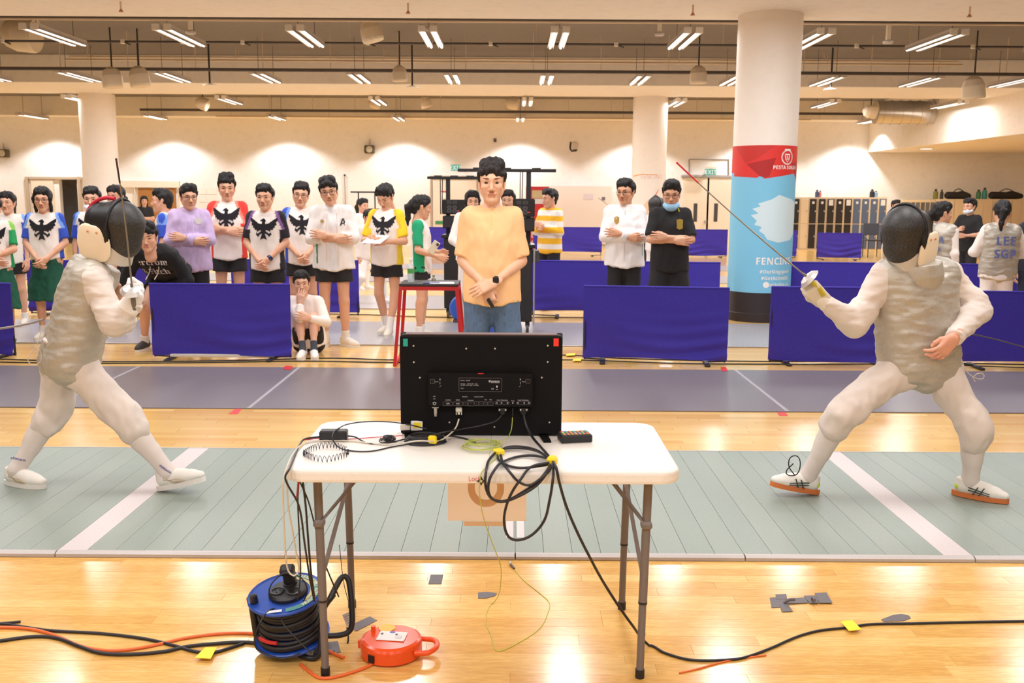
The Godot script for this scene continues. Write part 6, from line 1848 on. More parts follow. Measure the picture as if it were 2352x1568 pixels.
func templates() -> void:
	crease = FastNoiseLite.new()
	crease.seed = 4
	crease.frequency = 9.0
	crease.fractal_octaves = 2
	head_fine = head_field(0.0032).shape().mesh(true)
	head_plain = head_field(0.0048).shape().mesh(true)
	hands.relaxed = hand_field([16, 24, 16], 1.0, 0.2, 0.0048)
	hands.flat = hand_field([8, 10, 8], 0.7, 0.0, 0.0048)
	hands.grip = hand_field([62, 88, 50], 0.2, 0.9, 0.0048)
	hands.spread = hand_field([22, 26, 18], 1.6, 0.3, 0.0036)
	# hair, in the head's own axes
	var strand := FastNoiseLite.new()
	strand.seed = 8
	strand.frequency = 26.0
	strand.fractal_octaves = 3
	for kind in ["short", "parted", "spiky", "tied", "long", "bowl"]:
		var f := Field.new()
		f.h = 0.0062
		f.fold = strand
		f.fold_amp = 0.011 if kind != "spiky" else 0.017
		f.fold_scale = Vector3(1.0, 0.45, 1.0)
		var X := Vector3.RIGHT
		f.cap(Vector3(0, 0.05, -0.034), Vector3(0, 0.062, 0.0), 0.089, 0.08, 0.03, X, 0.93)
		f.cap(Vector3(0, 0.0, -0.055), Vector3(0, -0.035, -0.058), 0.062, 0.045, 0.03)
		match kind:
			"short":
				f.cap(Vector3(-0.035, 0.104, 0.04), Vector3(0.035, 0.108, 0.04), 0.034, 0.034, 0.03)
				f.cap(Vector3(-0.044, 0.08, 0.06), Vector3(0.03, 0.092, 0.066), 0.018, 0.018, 0.02)
			"parted":
				f.cap(Vector3(-0.03, 0.105, 0.04), Vector3(0.035, 0.105, 0.04), 0.036, 0.036, 0.03)
				f.cap(Vector3(0.0, 0.11, 0.066), Vector3(-0.06, 0.058, 0.052), 0.02, 0.013, 0.02)
				f.cap(Vector3(0.01, 0.11, 0.066), Vector3(0.062, 0.05, 0.05), 0.02, 0.012, 0.02)
			"spiky":
				f.cap(Vector3(-0.035, 0.12, 0.02), Vector3(0.035, 0.124, 0.02), 0.034, 0.034, 0.03)
				f.cap(Vector3(-0.04, 0.085, 0.066), Vector3(0.044, 0.08, 0.064), 0.022, 0.018, 0.02)
			"bowl":
				f.cap(Vector3(-0.03, 0.108, 0.03), Vector3(0.035, 0.112, 0.03), 0.042, 0.042, 0.03)
				f.cap(Vector3(-0.05, 0.066, 0.062), Vector3(-0.01, 0.09, 0.074), 0.018, 0.018, 0.02)
				f.cap(Vector3(0.055, 0.06, 0.06), Vector3(0.012, 0.086, 0.074), 0.018, 0.018, 0.02)
				f.cap(Vector3(-0.02, 0.07, 0.08), Vector3(-0.03, 0.05, 0.082), 0.01, 0.006, 0.012)
				f.cap(Vector3(0.02, 0.07, 0.08), Vector3(0.028, 0.048, 0.08), 0.01, 0.006, 0.012)
			"tied":
				f.cap(Vector3(-0.03, 0.095, 0.035), Vector3(0.03, 0.095, 0.035), 0.036, 0.036, 0.03)
				f.cap(Vector3(0, 0.03, -0.12), Vector3(0, -0.01, -0.15), 0.032, 0.03, 0.02)
				f.cap(Vector3(0, -0.01, -0.15), Vector3(0.01, -0.13, -0.13), 0.034, 0.026, 0.02)
				f.cap(Vector3(0.01, -0.13, -0.13), Vector3(0.012, -0.2, -0.12), 0.026, 0.01, 0.02)
				for s in [-1.0, 1.0]: f.cap(Vector3(s * 0.05, 0.085, 0.05), Vector3(s * 0.073, 0.02, 0.02), 0.016, 0.01, 0.02)
			"long":
				f.cap(Vector3(-0.03, 0.095, 0.035), Vector3(0.03, 0.095, 0.035), 0.036, 0.036, 0.03)
				f.cap(Vector3(0, -0.02, -0.07), Vector3(0, -0.17, -0.075), 0.06, 0.045, 0.03)
				for s in [-1.0, 1.0]:
					f.cap(Vector3(s * 0.04, 0.09, 0.055), Vector3(s * 0.075, 0.02, 0.03), 0.018, 0.016, 0.02)
					f.cap(Vector3(s * 0.075, 0.02, 0.03), Vector3(s * 0.07, -0.1, 0.0), 0.018, 0.016, 0.02)
		for s in [-1.0, 1.0]: f.cap(Vector3(s * 0.07, 0.06, 0.012), Vector3(s * 0.074, 0.024, 0.006), 0.019, 0.009, 0.015)
		hair[kind] = f.shape().mesh()
	# shoes: ankle above the origin, toe to +z
	var u := Field.new()
	u.h = 0.007
	u.cap(Vector3(0, 0.052, -0.03), Vector3(0, 0.043, 0.12), 0.037, 0.033, 0.03)
	u.cap(Vector3(0, 0.04, 0.1), Vector3(0, 0.035, 0.165), 0.037, 0.028, 0.03, Vector3.UP, 0.8)
	u.cap(Vector3(0, 0.06, -0.034), Vector3(0, 0.1, -0.03), 0.034, 0.037, 0.02, Vector3.ZERO, 1.0, 2)
	u.cap(Vector3(0, 0.075, 0.0), Vector3(0, 0.06, 0.07), 0.032, 0.028, 0.03)
	shoe_upper = u.shape().mesh()
	var o := PackedVector2Array()
	for k in 28:
		var a := TAU * k / 28
		var z := 0.053 + 0.14 * sin(a)
		var w := 0.036 + 0.008 * smoothstep(-0.02, 0.12, z)
		o.append(Vector2(w * cos(a) * (1.0 if absf(sin(a)) < 0.9 else 1.05), -z))
	shoe_sole = Shape.new().prism(Transform3D(Basis(Vector3.RIGHT, -PI / 2), Vector3(0, 0.013, 0)), o, 0.026).mesh()
	var la := Shape.new()
	for k in 4: la.bar(Vector3(-0.02, 0.091 - 0.0055 * k, 0.028 + 0.021 * k), Vector3(0.02, 0.091 - 0.0055 * k, 0.036 + 0.021 * k), 0.005, 0.004)
	shoe_laces = la.mesh()

# ---------- one person ----------
const REST := {
	"head": Vector3(0, 1.595, 0.012), "neck": Vector3(0, 1.44, -0.015), "sL": Vector3(0.157, 1.392, -0.01), "sR": Vector3(-0.157, 1.392, -0.01),
	"eL": Vector3(0.202, 1.115, -0.01), "eR": Vector3(-0.202, 1.115, -0.01), "wL": Vector3(0.21, 0.865, 0.05), "wR": Vector3(-0.21, 0.865, 0.05),
	"hL": Vector3(0.085, 0.9, 0), "hR": Vector3(-0.085, 0.9, 0), "kL": Vector3(0.1, 0.485, 0.012), "kR": Vector3(-0.1, 0.485, 0.012), "aL": Vector3(0.105, 0.085, -0.02), "aR": Vector3(-0.105, 0.085, -0.02)}
const CROSSED := {"eL": Vector3(0.212, 1.135, 0.08), "eR": Vector3(-0.212, 1.135, 0.08), "wL": Vector3(-0.06, 1.165, 0.2), "wR": Vector3(0.05, 1.125, 0.185)}
const CLASPED := {"eL": Vector3(0.214, 1.12, 0.01), "eR": Vector3(-0.214, 1.12, 0.01), "wL": Vector3(0.055, 0.945, 0.175), "wR": Vector3(-0.055, 0.935, 0.165)}
const BIRD := [[[-7, 18], [7, 18], [10, 0], [6, -20], [13, -42], [0, -36], [-13, -42], [-6, -20], [-10, 0]], [[-5, 14], [6, 14], [7, 30], [0, 37], [-8, 34], [-15, 27], [-6, 26]], [[4, 15], [20, 19], [33, 30], [50, 41], [49, 26], [45, 22], [46, 12], [41, 10], [41, 1], [35, 2], [33, -7], [27, -4], [23, -13], [17, -7], [7, -6]], [[7, -8], [20, -19], [26, -14], [29, -23], [20, -31], [15, -23], [6, -18]]]

func bird_at(x: float, y: float) -> bool:
	for k in BIRD.size():
		for side in ([1.0] if k < 2 else [1.0, -1.0]):
			var P := PackedVector2Array()
			for p in BIRD[k]: P.append(Vector2(p[0] * 0.01 * side, p[1] * 0.01))
			if Geometry2D.is_point_in_polygon(Vector2(x, y), P): return true
	return false
var bird_cells := []
func chest_bird(f: Field, cx: float, cy: float, size: float) -> ArrayMesh:
	var N := 52
	if bird_cells.is_empty():
		for j in N:
			for i in N:
				if bird_at((i + 0.5) / N - 0.5, (j + 0.5) / N - 0.5): bird_cells.append([i, j])
	var s := Shape.new()
	var seen := {}
	var vert := func(i: int, j: int) -> int:
		var key := i * 1000 + j
		if not seen.has(key):
			var p := f.cast(cx + (float(i) / N - 0.5) * size, cy + (float(j) / N - 0.5) * size, 0.4)
			seen[key] = s.add(p + Vector3(0, 0, 0.004), Vector3(0, 0, 1))
		return seen[key]
	for c in bird_cells:
		var a: int = vert.call(c[0], c[1])
		var b: int = vert.call(c[0] + 1, c[1])
		var d: int = vert.call(c[0] + 1, c[1] + 1)
		var e: int = vert.call(c[0], c[1] + 1)
		s.face(a, b, d)
		s.face(a, d, e)
	return s.mesh()
func on_chest(m: Mesh, f: Field, cx: float, cy: float) -> ArrayMesh:
	return bend(m, func(p: Vector3):
		var q := f.cast(cx + p.x, cy + p.y, 0.4)
		return [q + Vector3(0, 0, 0.004), Vector3(0, 0, 1)])
func limb_basis(dir: Vector3, palm: Vector3, left: bool) -> Basis:   # hand template: +y along the fingers, +z palm, thumb at +x for a left hand seen from its palm
	var y := dir.normalized()
	var z := (palm - y * palm.dot(y)).normalized()
	var x := y.cross(z)
	return Basis(x if not left else -x, y, z)

func human(o: Node3D, S: Dictionary) -> Dictionary:
	# S: J joints, s scale, skin, hair, hair_color, look (Vector3 euler), top, bottom, shoes, ... ; returns the fields for later prints
	var s: float = S.get("s", 1.0)
	var J := {}
	for k in REST: J[k] = (S.J[k] if S.get("J", {}).has(k) else REST[k]) * s
	var cell: float = S.get("cell", 0.0125)
	var g: float = S.get("girth", 1.0) * s
	var skin := mat(S.get("skin", rgb(222, 172, 142)), 0.55)
	skin.vertex_color_use_as_albedo = true
	skin.subsurf_scatter_enabled = true
	skin.subsurf_scatter_strength = 0.06
	var up: Vector3 = (J.neck - (J.hL + J.hR) / 2).normalized()
	var across: Vector3 = (J.sL - J.sR).normalized()
	var front := across.cross(up).normalized()
	# --- skin, one continuous surface
	var f := Field.new()
	f.h = cell
	var shL: Vector3 = J.sL
	var shR: Vector3 = J.sR
	f.cap(J.neck + up * 0.0, J.head - Vector3(0, 0.06, 0.02) * s, 0.052 * g, 0.048 * g, 0.03)
	f.cap(J.neck - up * 0.03 * s, shL, 0.05 * g, 0.048 * g, 0.05)
	f.cap(J.neck - up * 0.03 * s, shR, 0.05 * g, 0.048 * g, 0.05)
	for side in ["L", "R"]:
		var sh: Vector3 = J["s" + side]
		var hp: Vector3 = J["h" + side]
		var tt: Vector3 = sh.lerp(J.neck, 0.5) - up * 0.1 * s
		f.cap(tt, hp + up * 0.05 * s, 0.088 * g, 0.086 * g, 0.06)
		f.cap(sh, J["e" + side], 0.047 * g, 0.037 * g, 0.03)
		f.cap(J["e" + side], J["w" + side], 0.037 * g, 0.0255 * g, 0.02)
		f.cap((J["e" + side] as Vector3).lerp(J["w" + side], 0.12), (J["e" + side] as Vector3).lerp(J["w" + side], 0.45), 0.038 * g, 0.034 * g, 0.02)
		f.cap(hp, J["k" + side], 0.082 * g, 0.052 * g, 0.05)
		f.cap(J["k" + side], J["a" + side], 0.05 * g, 0.033 * g, 0.03)
		var shin: Vector3 = (J["a" + side] - J["k" + side])
		f.cap(J["k" + side] + shin * 0.12 - front * 0.02 * s, J["k" + side] + shin * 0.5 - front * 0.012 * s, 0.047 * g, 0.04 * g, 0.03)
		f.cap(J["a" + side], J["a" + side] - Vector3(0, 0.03, 0) * s, 0.033 * g, 0.027 * g, 0.02)
	var body := f.shape()
	# head
	var look: Vector3 = S.get("look", Vector3.ZERO)
	var hb := Basis.from_euler(look, EULER_ORDER_YXZ)
	var hs: Vector3 = Vector3(S.get("face", 1.0), 1, 1) * s * S.get("head", 1.1)
	var ht := Transform3D(hb.scaled_local(hs), J.head)
	if S.get("head_on", true):
		body.append(head_fine if S.get("fine", false) else head_plain, ht)
	for side in ["L", "R"]:
		var hd = S.get("hand" + side, "relaxed")
		if hd is String and hd == "none": continue
		var dir: Vector3 = (J["w" + side] - J["e" + side]).normalized()
		var palm: Vector3 = (-across if side == "L" else across) * 0.8 - front * 0.3
		if S.has("palm" + side): palm = S["palm" + side]
		if S.has("dir" + side): dir = S["dir" + side]
		body.append(hands[hd], Transform3D(limb_basis(dir, palm, side == "L").scaled_local(Vector3.ONE * s * S.get("hand_size", 1.0)), J["w" + side]))
	part("body", body.mesh(true), skin, o)
	if S.get("hair", "") != "":
		var hm := mat(S.get("hair_color", rgb(22, 18, 17)), 0.62)
		part("hair", hair[S.hair], hm, o, ht * Transform3D(Basis().scaled(Vector3(1.03, 1.05, 1.03)), Vector3.ZERO))
	if S.has("glasses"):
		var gm := mat(rgb(50, 44, 44), 0.35)
		var gs := Shape.new()
		for sd in [-1.0, 1.0]:
			var ring := PackedVector3Array()
			for k in 17: ring.append(Vector3(sd * 0.034 + cos(TAU * k / 16) * 0.025, 0.004 + sin(TAU * k / 16) * 0.019, 0.098))
			gs.tube(ring, 0.0016, 5, false)
			gs.rod(Vector3(sd * 0.06, 0.01, 0.096), Vector3(sd * 0.078, 0.012, -0.01), 0.0016, 5)
		gs.rod(Vector3(-0.009, 0.008, 0.1), Vector3(0.009, 0.008, 0.1), 0.0016, 5)
		part("glasses", gs.mesh(), gm, o, ht)
	if S.has("chin_mask"):
		var cm := Field.new()
		cm.h = 0.006
		cm.cap(Vector3(-0.05, S.chin_mask - 0.01, 0.03), Vector3(-0.02, S.chin_mask - 0.02, 0.075), 0.03, 0.036, 0.03)
		cm.cap(Vector3(0.05, S.chin_mask - 0.01, 0.03), Vector3(0.02, S.chin_mask - 0.02, 0.075), 0.03, 0.036, 0.03)
		part("face_mask", cm.shape().mesh(), mat(S.get("chin_color", rgb(150, 196, 226)), 0.8), o, ht)
		part("ear_loop", Shape.new().rod(Vector3(0.065, S.chin_mask, 0.035), Vector3(0.078, 0.0, -0.01), 0.0015, 5).rod(Vector3(-0.065, S.chin_mask, 0.035), Vector3(-0.078, 0.0, -0.01), 0.0015, 5).mesh(), mat(rgb(230, 232, 234), 0.7), o, ht)
	var out := {"J": J, "up": up, "front": front, "across": across, "head_t": ht, "s": s}
	# --- legs' cover
	if S.has("bottom"):
		var B: Dictionary = S.bottom
		var q := Field.new()
		q.h = cell
		q.fold = crease
		q.fold_amp = B.get("fold", 0.006)
		q.fold_scale = Vector3(1, 0.7, 1)
		var lo: float = B.get("loose", 0.016)
		var mid: Vector3 = (J.hL + J.hR) / 2
		if B.kind == "skirt":
			var n := PackedFloat32Array()
			q.cap(mid + up * 0.1 * s, mid + up * 0.06 * s, 0.15 * g, 0.16 * g, 0.03, front, 0.75, 1)
			q.cap(mid + up * 0.07 * s, mid - up * B.get("length", 0.42) * s, 0.16 * g, 0.25 * g, 0.05, front, 0.72, 2)
		else:
			q.cap(J.hR - up * 0.01 * s, J.hL - up * 0.01 * s, (0.082 + lo * 0.6) * g, -1.0, 0.05)
			q.cap(mid + up * 0.07 * s - across * 0.06 * s, mid + up * 0.07 * s + across * 0.06 * s, (0.078 + lo * 0.3) * g, -1.0, 0.05)
			for side in ["L", "R"]:
				var hp: Vector3 = J["h" + side]
				var kn: Vector3 = J["k" + side]
				var an: Vector3 = J["a" + side]
				if B.kind == "shorts":
					var en := hp.lerp(kn, B.get("length", 0.5))
					q.cap(hp - up * 0.03 * s, en, (0.083 + lo * 0.8) * g, (0.076 + lo * 1.7) * g, 0.05, Vector3.ZERO, 1.0, 2)
				else:
					q.cap(hp - up * (0.03 if not B.has("kit") else 0.0) * s, kn, (0.082 + lo * (0.8 if not B.has("kit") else 1.0)) * g, (0.056 + lo * B.get("knee", 1.3)) * g, 0.05)
					q.cap(kn, kn.lerp(an, B.get("length", 0.97)), (0.056 + lo * B.get("knee", 1.3)) * g, (B.get("cuff", 0.048) + lo) * g, 0.04, Vector3.ZERO, 1.0, 2)
		if B.has("kit"):
			for side in ["L", "R"]:
				var hp: Vector3 = J["h" + side]
				var kn: Vector3 = J["k" + side]
				var an: Vector3 = J["a" + side]
				for w in [0.8, 0.88, 0.96]:
					var m := hp.lerp(kn, w) + front * 0.01
					q.cap(m, m + (kn - hp).normalized().rotated(across, 0.3) * 0.012, lerpf(0.082 + lo, 0.056 + lo, w) * g + 0.004, -1.0, 0.018)
				for w in [0.06, 0.13, 0.19]: q.cap(kn.lerp(an, w), kn.lerp(an, w + 0.015), (0.053 + lo) * g + 0.004, -1.0, 0.014)
				var gr := hp.lerp(kn, 0.12)
				for w in 3: q.cap(gr + front * (0.05 - 0.01 * w) - up * 0.03 * w, gr + front * 0.05 + (J.hR - J.hL).normalized() * (0.05 if side == "L" else -0.05) + up * (0.02 - 0.03 * w), 0.045, 0.05, 0.012)
		if B.has("tint"): q.tint = B.tint
		var bm: StandardMaterial3D = B.get("mat", null)
		if bm == null: bm = mat(B.color, B.get("rough", 0.85))
		bm.rim_enabled = true
		bm.rim = 0.15
		if B.has("tint"): bm.vertex_color_use_as_albedo = true
		part(B.get("name", B.kind), q.shape().mesh(B.has("tint")), bm, o)
		out.bottom = q
	# --- shirt
	if S.has("top"):
		var T: Dictionary = S.top
		var lo: float = T.get("loose", 0.012)
		var torso := Field.new()
		var q := Field.new()
		for fl in [torso, q]:
			fl.h = cell
			fl.fold = crease
			fl.fold_amp = T.get("fold", 0.007)
			fl.fold_scale = T.get("fold_scale", Vector3(1, 0.6, 1))
			fl.cap(J.neck - up * 0.035 * s, shL.lerp(J.neck, 0.12), (0.05 + lo) * g, (0.046 + lo) * g, 0.05)
			fl.cap(J.neck - up * 0.035 * s, shR.lerp(J.neck, 0.12), (0.05 + lo) * g, (0.046 + lo) * g, 0.05)
			for side in ["L", "R"]:
				var sh: Vector3 = J["s" + side]
				var hp: Vector3 = J["h" + side]
				var tt: Vector3 = sh.lerp(J.neck, 0.5) - up * 0.1 * s
				var en: Vector3 = hp + up * (-T.get("hem", 0.05)) * s
				fl.cap(tt, en, (0.092 + lo) * g, (0.088 + lo * T.get("flare", 2.0)) * g, 0.07, Vector3.ZERO, 1.0, 2)
			fl.cap(J.neck - up * 0.2 * s + front * 0.02 * s, (J.hL + J.hR) / 2 + front * 0.012 * s - up * T.get("hem", 0.05) * s, (0.09 + lo) * g, (0.088 + lo * 1.6) * g, 0.07, Vector3.ZERO, 1.0, 2)
		var sl: float = T.get("sleeve", 0.42)
		for side in ["L", "R"]:
			var sh: Vector3 = J["s" + side]
			var el: Vector3 = J["e" + side]
			var wr: Vector3 = J["w" + side]
			if sl <= 0.0: continue
			if sl < 1.0: q.cap(sh, sh.lerp(el, sl * 1.9), (0.044 + lo) * g, (0.043 + lo * 1.5) * g, 0.04, Vector3.ZERO, 1.0, 2)
			else:
				if T.has("kit"):
					for w in [0.78, 0.88, 0.97]: q.cap(sh.lerp(el, w), sh.lerp(el, w + 0.03), (0.04 + lo) * g + 0.007, -1.0, 0.016)
					for w in [0.06, 0.16, 0.28]: q.cap(el.lerp(wr, w), el.lerp(wr, w + 0.03), (0.039 + lo) * g + 0.006 - 0.01 * w, -1.0, 0.016)
				q.cap(sh, el, (0.045 + lo) * g, (0.04 + lo) * g, 0.04)
				q.cap(el, el.lerp(wr, minf(1.0, sl - 1.0)), (0.04 + lo) * g, (0.03 + lo * 0.7) * g, 0.02, Vector3.ZERO, 1.0, 2)
		if T.has("hood"):
			q.cap(J.neck + Vector3(-0.06, 0.005, -0.05) * s, J.neck + Vector3(0.06, 0.005, -0.05) * s, 0.05 * s, -1.0, 0.04)
			for sd in [-1.0, 1.0]: q.cap(J.neck + Vector3(sd * 0.075, 0.0, -0.03) * s, J.neck + Vector3(sd * 0.03, -0.06, 0.075) * s, 0.034 * s, 0.022 * s, 0.03)
		if T.has("collar"):
			q.cap(J.neck - up * 0.02 * s, J.neck + up * T.collar * s, 0.066 * s, 0.062 * s, 0.02, Vector3.ZERO, 1.0, 2)
		if T.has("tint"): q.tint = T.tint
		var tm: StandardMaterial3D = T.get("mat", null)
		if tm == null: tm = mat(T.color, T.get("rough", 0.85))
		tm.rim_enabled = true
		tm.rim = 0.12
		if T.has("tint"): tm.vertex_color_use_as_albedo = true
		part(T.get("name", "shirt"), q.shape().mesh(T.has("tint")), tm, o)
		out.torso = torso
	# --- socks and shoes
	for side in ["L", "R"]:
		var an: Vector3 = J["a" + side]
		var kn: Vector3 = J["k" + side]
		if S.get("socks", 0.0) > 0.0:
			var q := Field.new()
			q.h = cell * 0.8
			var shin := kn - an
			var top: float = S.socks
			q.cap(an - Vector3(0, 0.035, 0) * s, an, 0.03 * g, 0.04 * g, 0.02)
			q.cap(an, an + shin * minf(top, 0.4), 0.0405 * g, 0.043 * g, 0.02, Vector3.ZERO, 1.0, 2 if top <= 0.4 else 0)
			if top > 0.4:
				q.cap(an + shin * 0.4, an + shin * top, 0.043 * g, 0.056 * g, 0.02, Vector3.ZERO, 1.0, 2)
				q.cap(an + shin * 0.55 - front * 0.014 * s, an + shin * 0.85 - front * 0.018 * s, 0.046 * g, 0.05 * g, 0.03)
			if S.has("sock_tint"): q.tint = S.sock_tint
			var km := mat(S.get("sock_color", rgb(244, 238, 232)), 0.85)
			if S.has("sock_tint"): km.vertex_color_use_as_albedo = true
			part("sock", q.shape().mesh(S.has("sock_tint")), km, o)
		if S.get("shoes", null) != null:
			var yaw: float = S.get("toe" + side, 0.15 if side == "L" else -0.15)
			var bs := Basis(Vector3.UP, yaw) * Basis(Vector3.RIGHT, S.get("lift" + side, 0.0)) * Basis(Vector3.BACK, S.get("bank" + side, 0.0))
			var ft := Transform3D(bs.scaled_local(Vector3.ONE * s * S.get("shoe_size", 1.0)), an - bs * Vector3(0, 0.085, -0.0) * s)
			var sp := part("shoe", shoe_upper, mat(S.shoes, 0.6), o, ft)
			part("sole", shoe_sole, mat(S.get("sole", rgb(240, 234, 226)), 0.6), sp)
			if S.has("shoe_mark"):
				for sx in [-1.0, 1.0]:
					var mk := Shape.new()
					var mt := Transform3D(Basis(Vector3(0, 0, 1), Vector3.UP, Vector3.LEFT), Vector3(sx * 0.0385, 0.045, 0.05))
					if S.shoe_mark == "swoosh": mk.prism(mt, PackedVector2Array([Vector2(-0.065, 0.012), Vector2(-0.03, 0.006), Vector2(0.0, 0.008), Vector2(0.05, -0.012), Vector2(0.03, -0.014), Vector2(-0.02, -0.008), Vector2(-0.06, 0.026)]), 0.012)
					else:
						for w in 2:
							mk.prism(mt, PackedVector2Array([Vector2(-0.03 + 0.03 * w, -0.02), Vector2(-0.024 + 0.03 * w, -0.02), Vector2(0.0 + 0.03 * w, 0.024), Vector2(-0.006 + 0.03 * w, 0.024)]), 0.01)
							mk.prism(mt, PackedVector2Array([Vector2(-0.05, 0.014 - 0.014 * w), Vector2(0.055, -0.006 - 0.01 * w), Vector2(0.055, -0.002 - 0.01 * w), Vector2(-0.05, 0.019 - 0.014 * w)]), 0.0105)
					part("side_stripe", mk.mesh(), mat(S.mark_color, 0.5), sp)
				if S.has("heel_color"): part("heel_panel", Shape.new().ball(Vector3(0, 0.055, -0.042), Vector3(0.0385, 0.03, 0.0335), 16).mesh(), mat(S.heel_color, 0.5), sp)
			part("laces", shoe_laces, mat(S.get("lace", rgb(236, 230, 224)), 0.8), sp)
	return out

func deck(d: float) -> float:
	for q in [[10.1, 11.95], [13.35, 15.1], [17.6, 19.2], [20.6, 22.1]]:
		if d > q[0] - 0.1 and d < q[1] + 0.1: return 0.0145
	return 0.0
func stand(called_label: String, px: float, py_top: float, d: float, yaw: float, S: Dictionary) -> Array:
	var p := at(px, py_top, d)
	var h := p.y
	var o := thing("person", called_label, "person", Vector3(p.x, 0, -d), yaw)
	o.position.y = deck(d)
	S.s = (h - o.position.y - 0.035) / 1.72
	return [o, human(o, S)]
func raglan(body: Color, sleeve: Color, stripe: Color, side: Color, s: float) -> Callable:
	var bl := body.srgb_to_linear()
	var sl := sleeve.srgb_to_linear()
	var st := stripe.srgb_to_linear()
	var sd := side.srgb_to_linear()
	return func(p: Vector3, _n: Vector3) -> Color:
		var x := absf(p.x) / s
		var y := p.y / s
		if y > 1.475 and x < 0.1: return bl
		var line := 0.075 + (1.46 - y) * 0.42       # seam from neck to armpit
		if y > 1.21:
			if x > line + 0.032: return sl
			if x > line: return st
			return bl
		if x > 0.185: return sl
		if x > 0.152: return sd
		return bl

# ---------- the two fencers ----------
func rel(o: Node3D, px: float, py: float, d: float) -> Vector3:
	return o.transform.affine_inverse() * at(px, py, d)
var mask_mat: StandardMaterial3D
var mask_parts := {}
func fencing_mask(o: Node3D, ht: Transform3D, bib := true) -> void:
	if mask_parts.is_empty():
		mask_mat = mat(Color.WHITE, 0.5)
		mask_mat.albedo_texture = noise_tex(0.11, [rgb(12, 11, 11), rgb(26, 24, 24), rgb(74, 70, 66), rgb(20, 18, 18), rgb(170, 164, 154)], 256, 2, 91, FastNoiseLite.TYPE_SIMPLEX)
		mask_mat.uv1_triplanar = true
		mask_mat.uv1_scale = Vector3(4, 4, 4)
		var f := Field.new()
		f.h = 0.006
		f.cap(Vector3(0, 0.03, 0.03), Vector3(0, -0.055, 0.045), 0.112, 0.088, 0.03, Vector3.RIGHT, 0.92)
		f.cap(Vector3(0, 0.02, 0.06), Vector3(0, -0.05, 0.068), 0.096, 0.076, 0.03, Vector3.RIGHT, 0.92)
		mask_parts.dome = f.shape().mesh()
		var r := Field.new()
		r.h = 0.007
		r.cap(Vector3(0, 0.032, -0.06), Vector3(0, 0.03, 0.034), 0.088, 0.118, 0.03, Vector3.RIGHT, 0.93, 2)
		r.cap(Vector3(0, -0.01, -0.05), Vector3(0, -0.01, 0.034), 0.085, 0.108, 0.04, Vector3.RIGHT, 0.95, 2)
		r.cap(Vector3(0, -0.05, -0.01), Vector3(0, -0.05, 0.034), 0.085, 0.096, 0.04, Vector3.RIGHT, 0.95, 2)
		mask_parts.rear = r.shape().mesh()
		var b := Field.new()
		b.h = 0.007
		var ch := Field.new()
		ch.h = 0.007
		ch.cap(Vector3(0, -0.1, 0.02), Vector3(0, -0.165, 0.012), 0.086, 0.082, 0.03, Vector3.BACK, 1.0, 2)
		mask_parts.chin = ch.shape().mesh()
		b.cap(Vector3(0.096, -0.02, -0.085), Vector3(0.104, -0.03, 0.0), 0.036, 0.034, 0.06, Vector3.RIGHT, 0.3)
		b.cap(Vector3(0.086, -0.11, -0.07), Vector3(0.096, -0.115, 0.01), 0.046, 0.046, 0.06, Vector3.RIGHT, 0.3)
		b.cap(Vector3(0.092, -0.07, -0.08), Vector3(0.1, -0.07, 0.0), 0.04, 0.04, 0.06, Vector3.RIGHT, 0.3)
		mask_parts.bib = b.shape().mesh()
		var loop := PackedVector3Array()
		for k in 33:
			var a := TAU * k / 32
			loop.append(Vector3(cos(a) * 0.109, 0.001 + sin(a) * 0.147, 0.036))
		mask_parts.rim = Shape.new().tube(loop, 0.008, 8, false).mesh()
	var m := Node3D.new()
	m.name = "fencing_mask"
	o.add_child(m)
	m.transform = ht
	var blk := mat(rgb(20, 18, 18), 0.45)
	part("wire_mesh", mask_parts.dome, mask_mat, m)
	part("rear_pad", mask_parts.rear, blk, m)
	part("rim", mask_parts.rim, blk, m)
	if bib:
		part("chin_bib", mask_parts.chin, mat(rgb(210, 202, 190), 0.5, 0.2), m)
		for s in [1.0, -1.0]:
			var bb := part("side_bib", Shape.new().append(mask_parts.bib, Transform3D(Basis.from_scale(Vector3(s, 1, 1)), Vector3.ZERO)).mesh(), mat(rgb(246, 228, 200), 0.7), m)
			for z in [-0.06, -0.01]: part("snap", Shape.new().ball(Vector3(s * 0.113, -0.02, z), Vector3(0.004, 0.006, 0.006), 8).mesh(), mat(rgb(220, 150, 100), 0.5), bb)
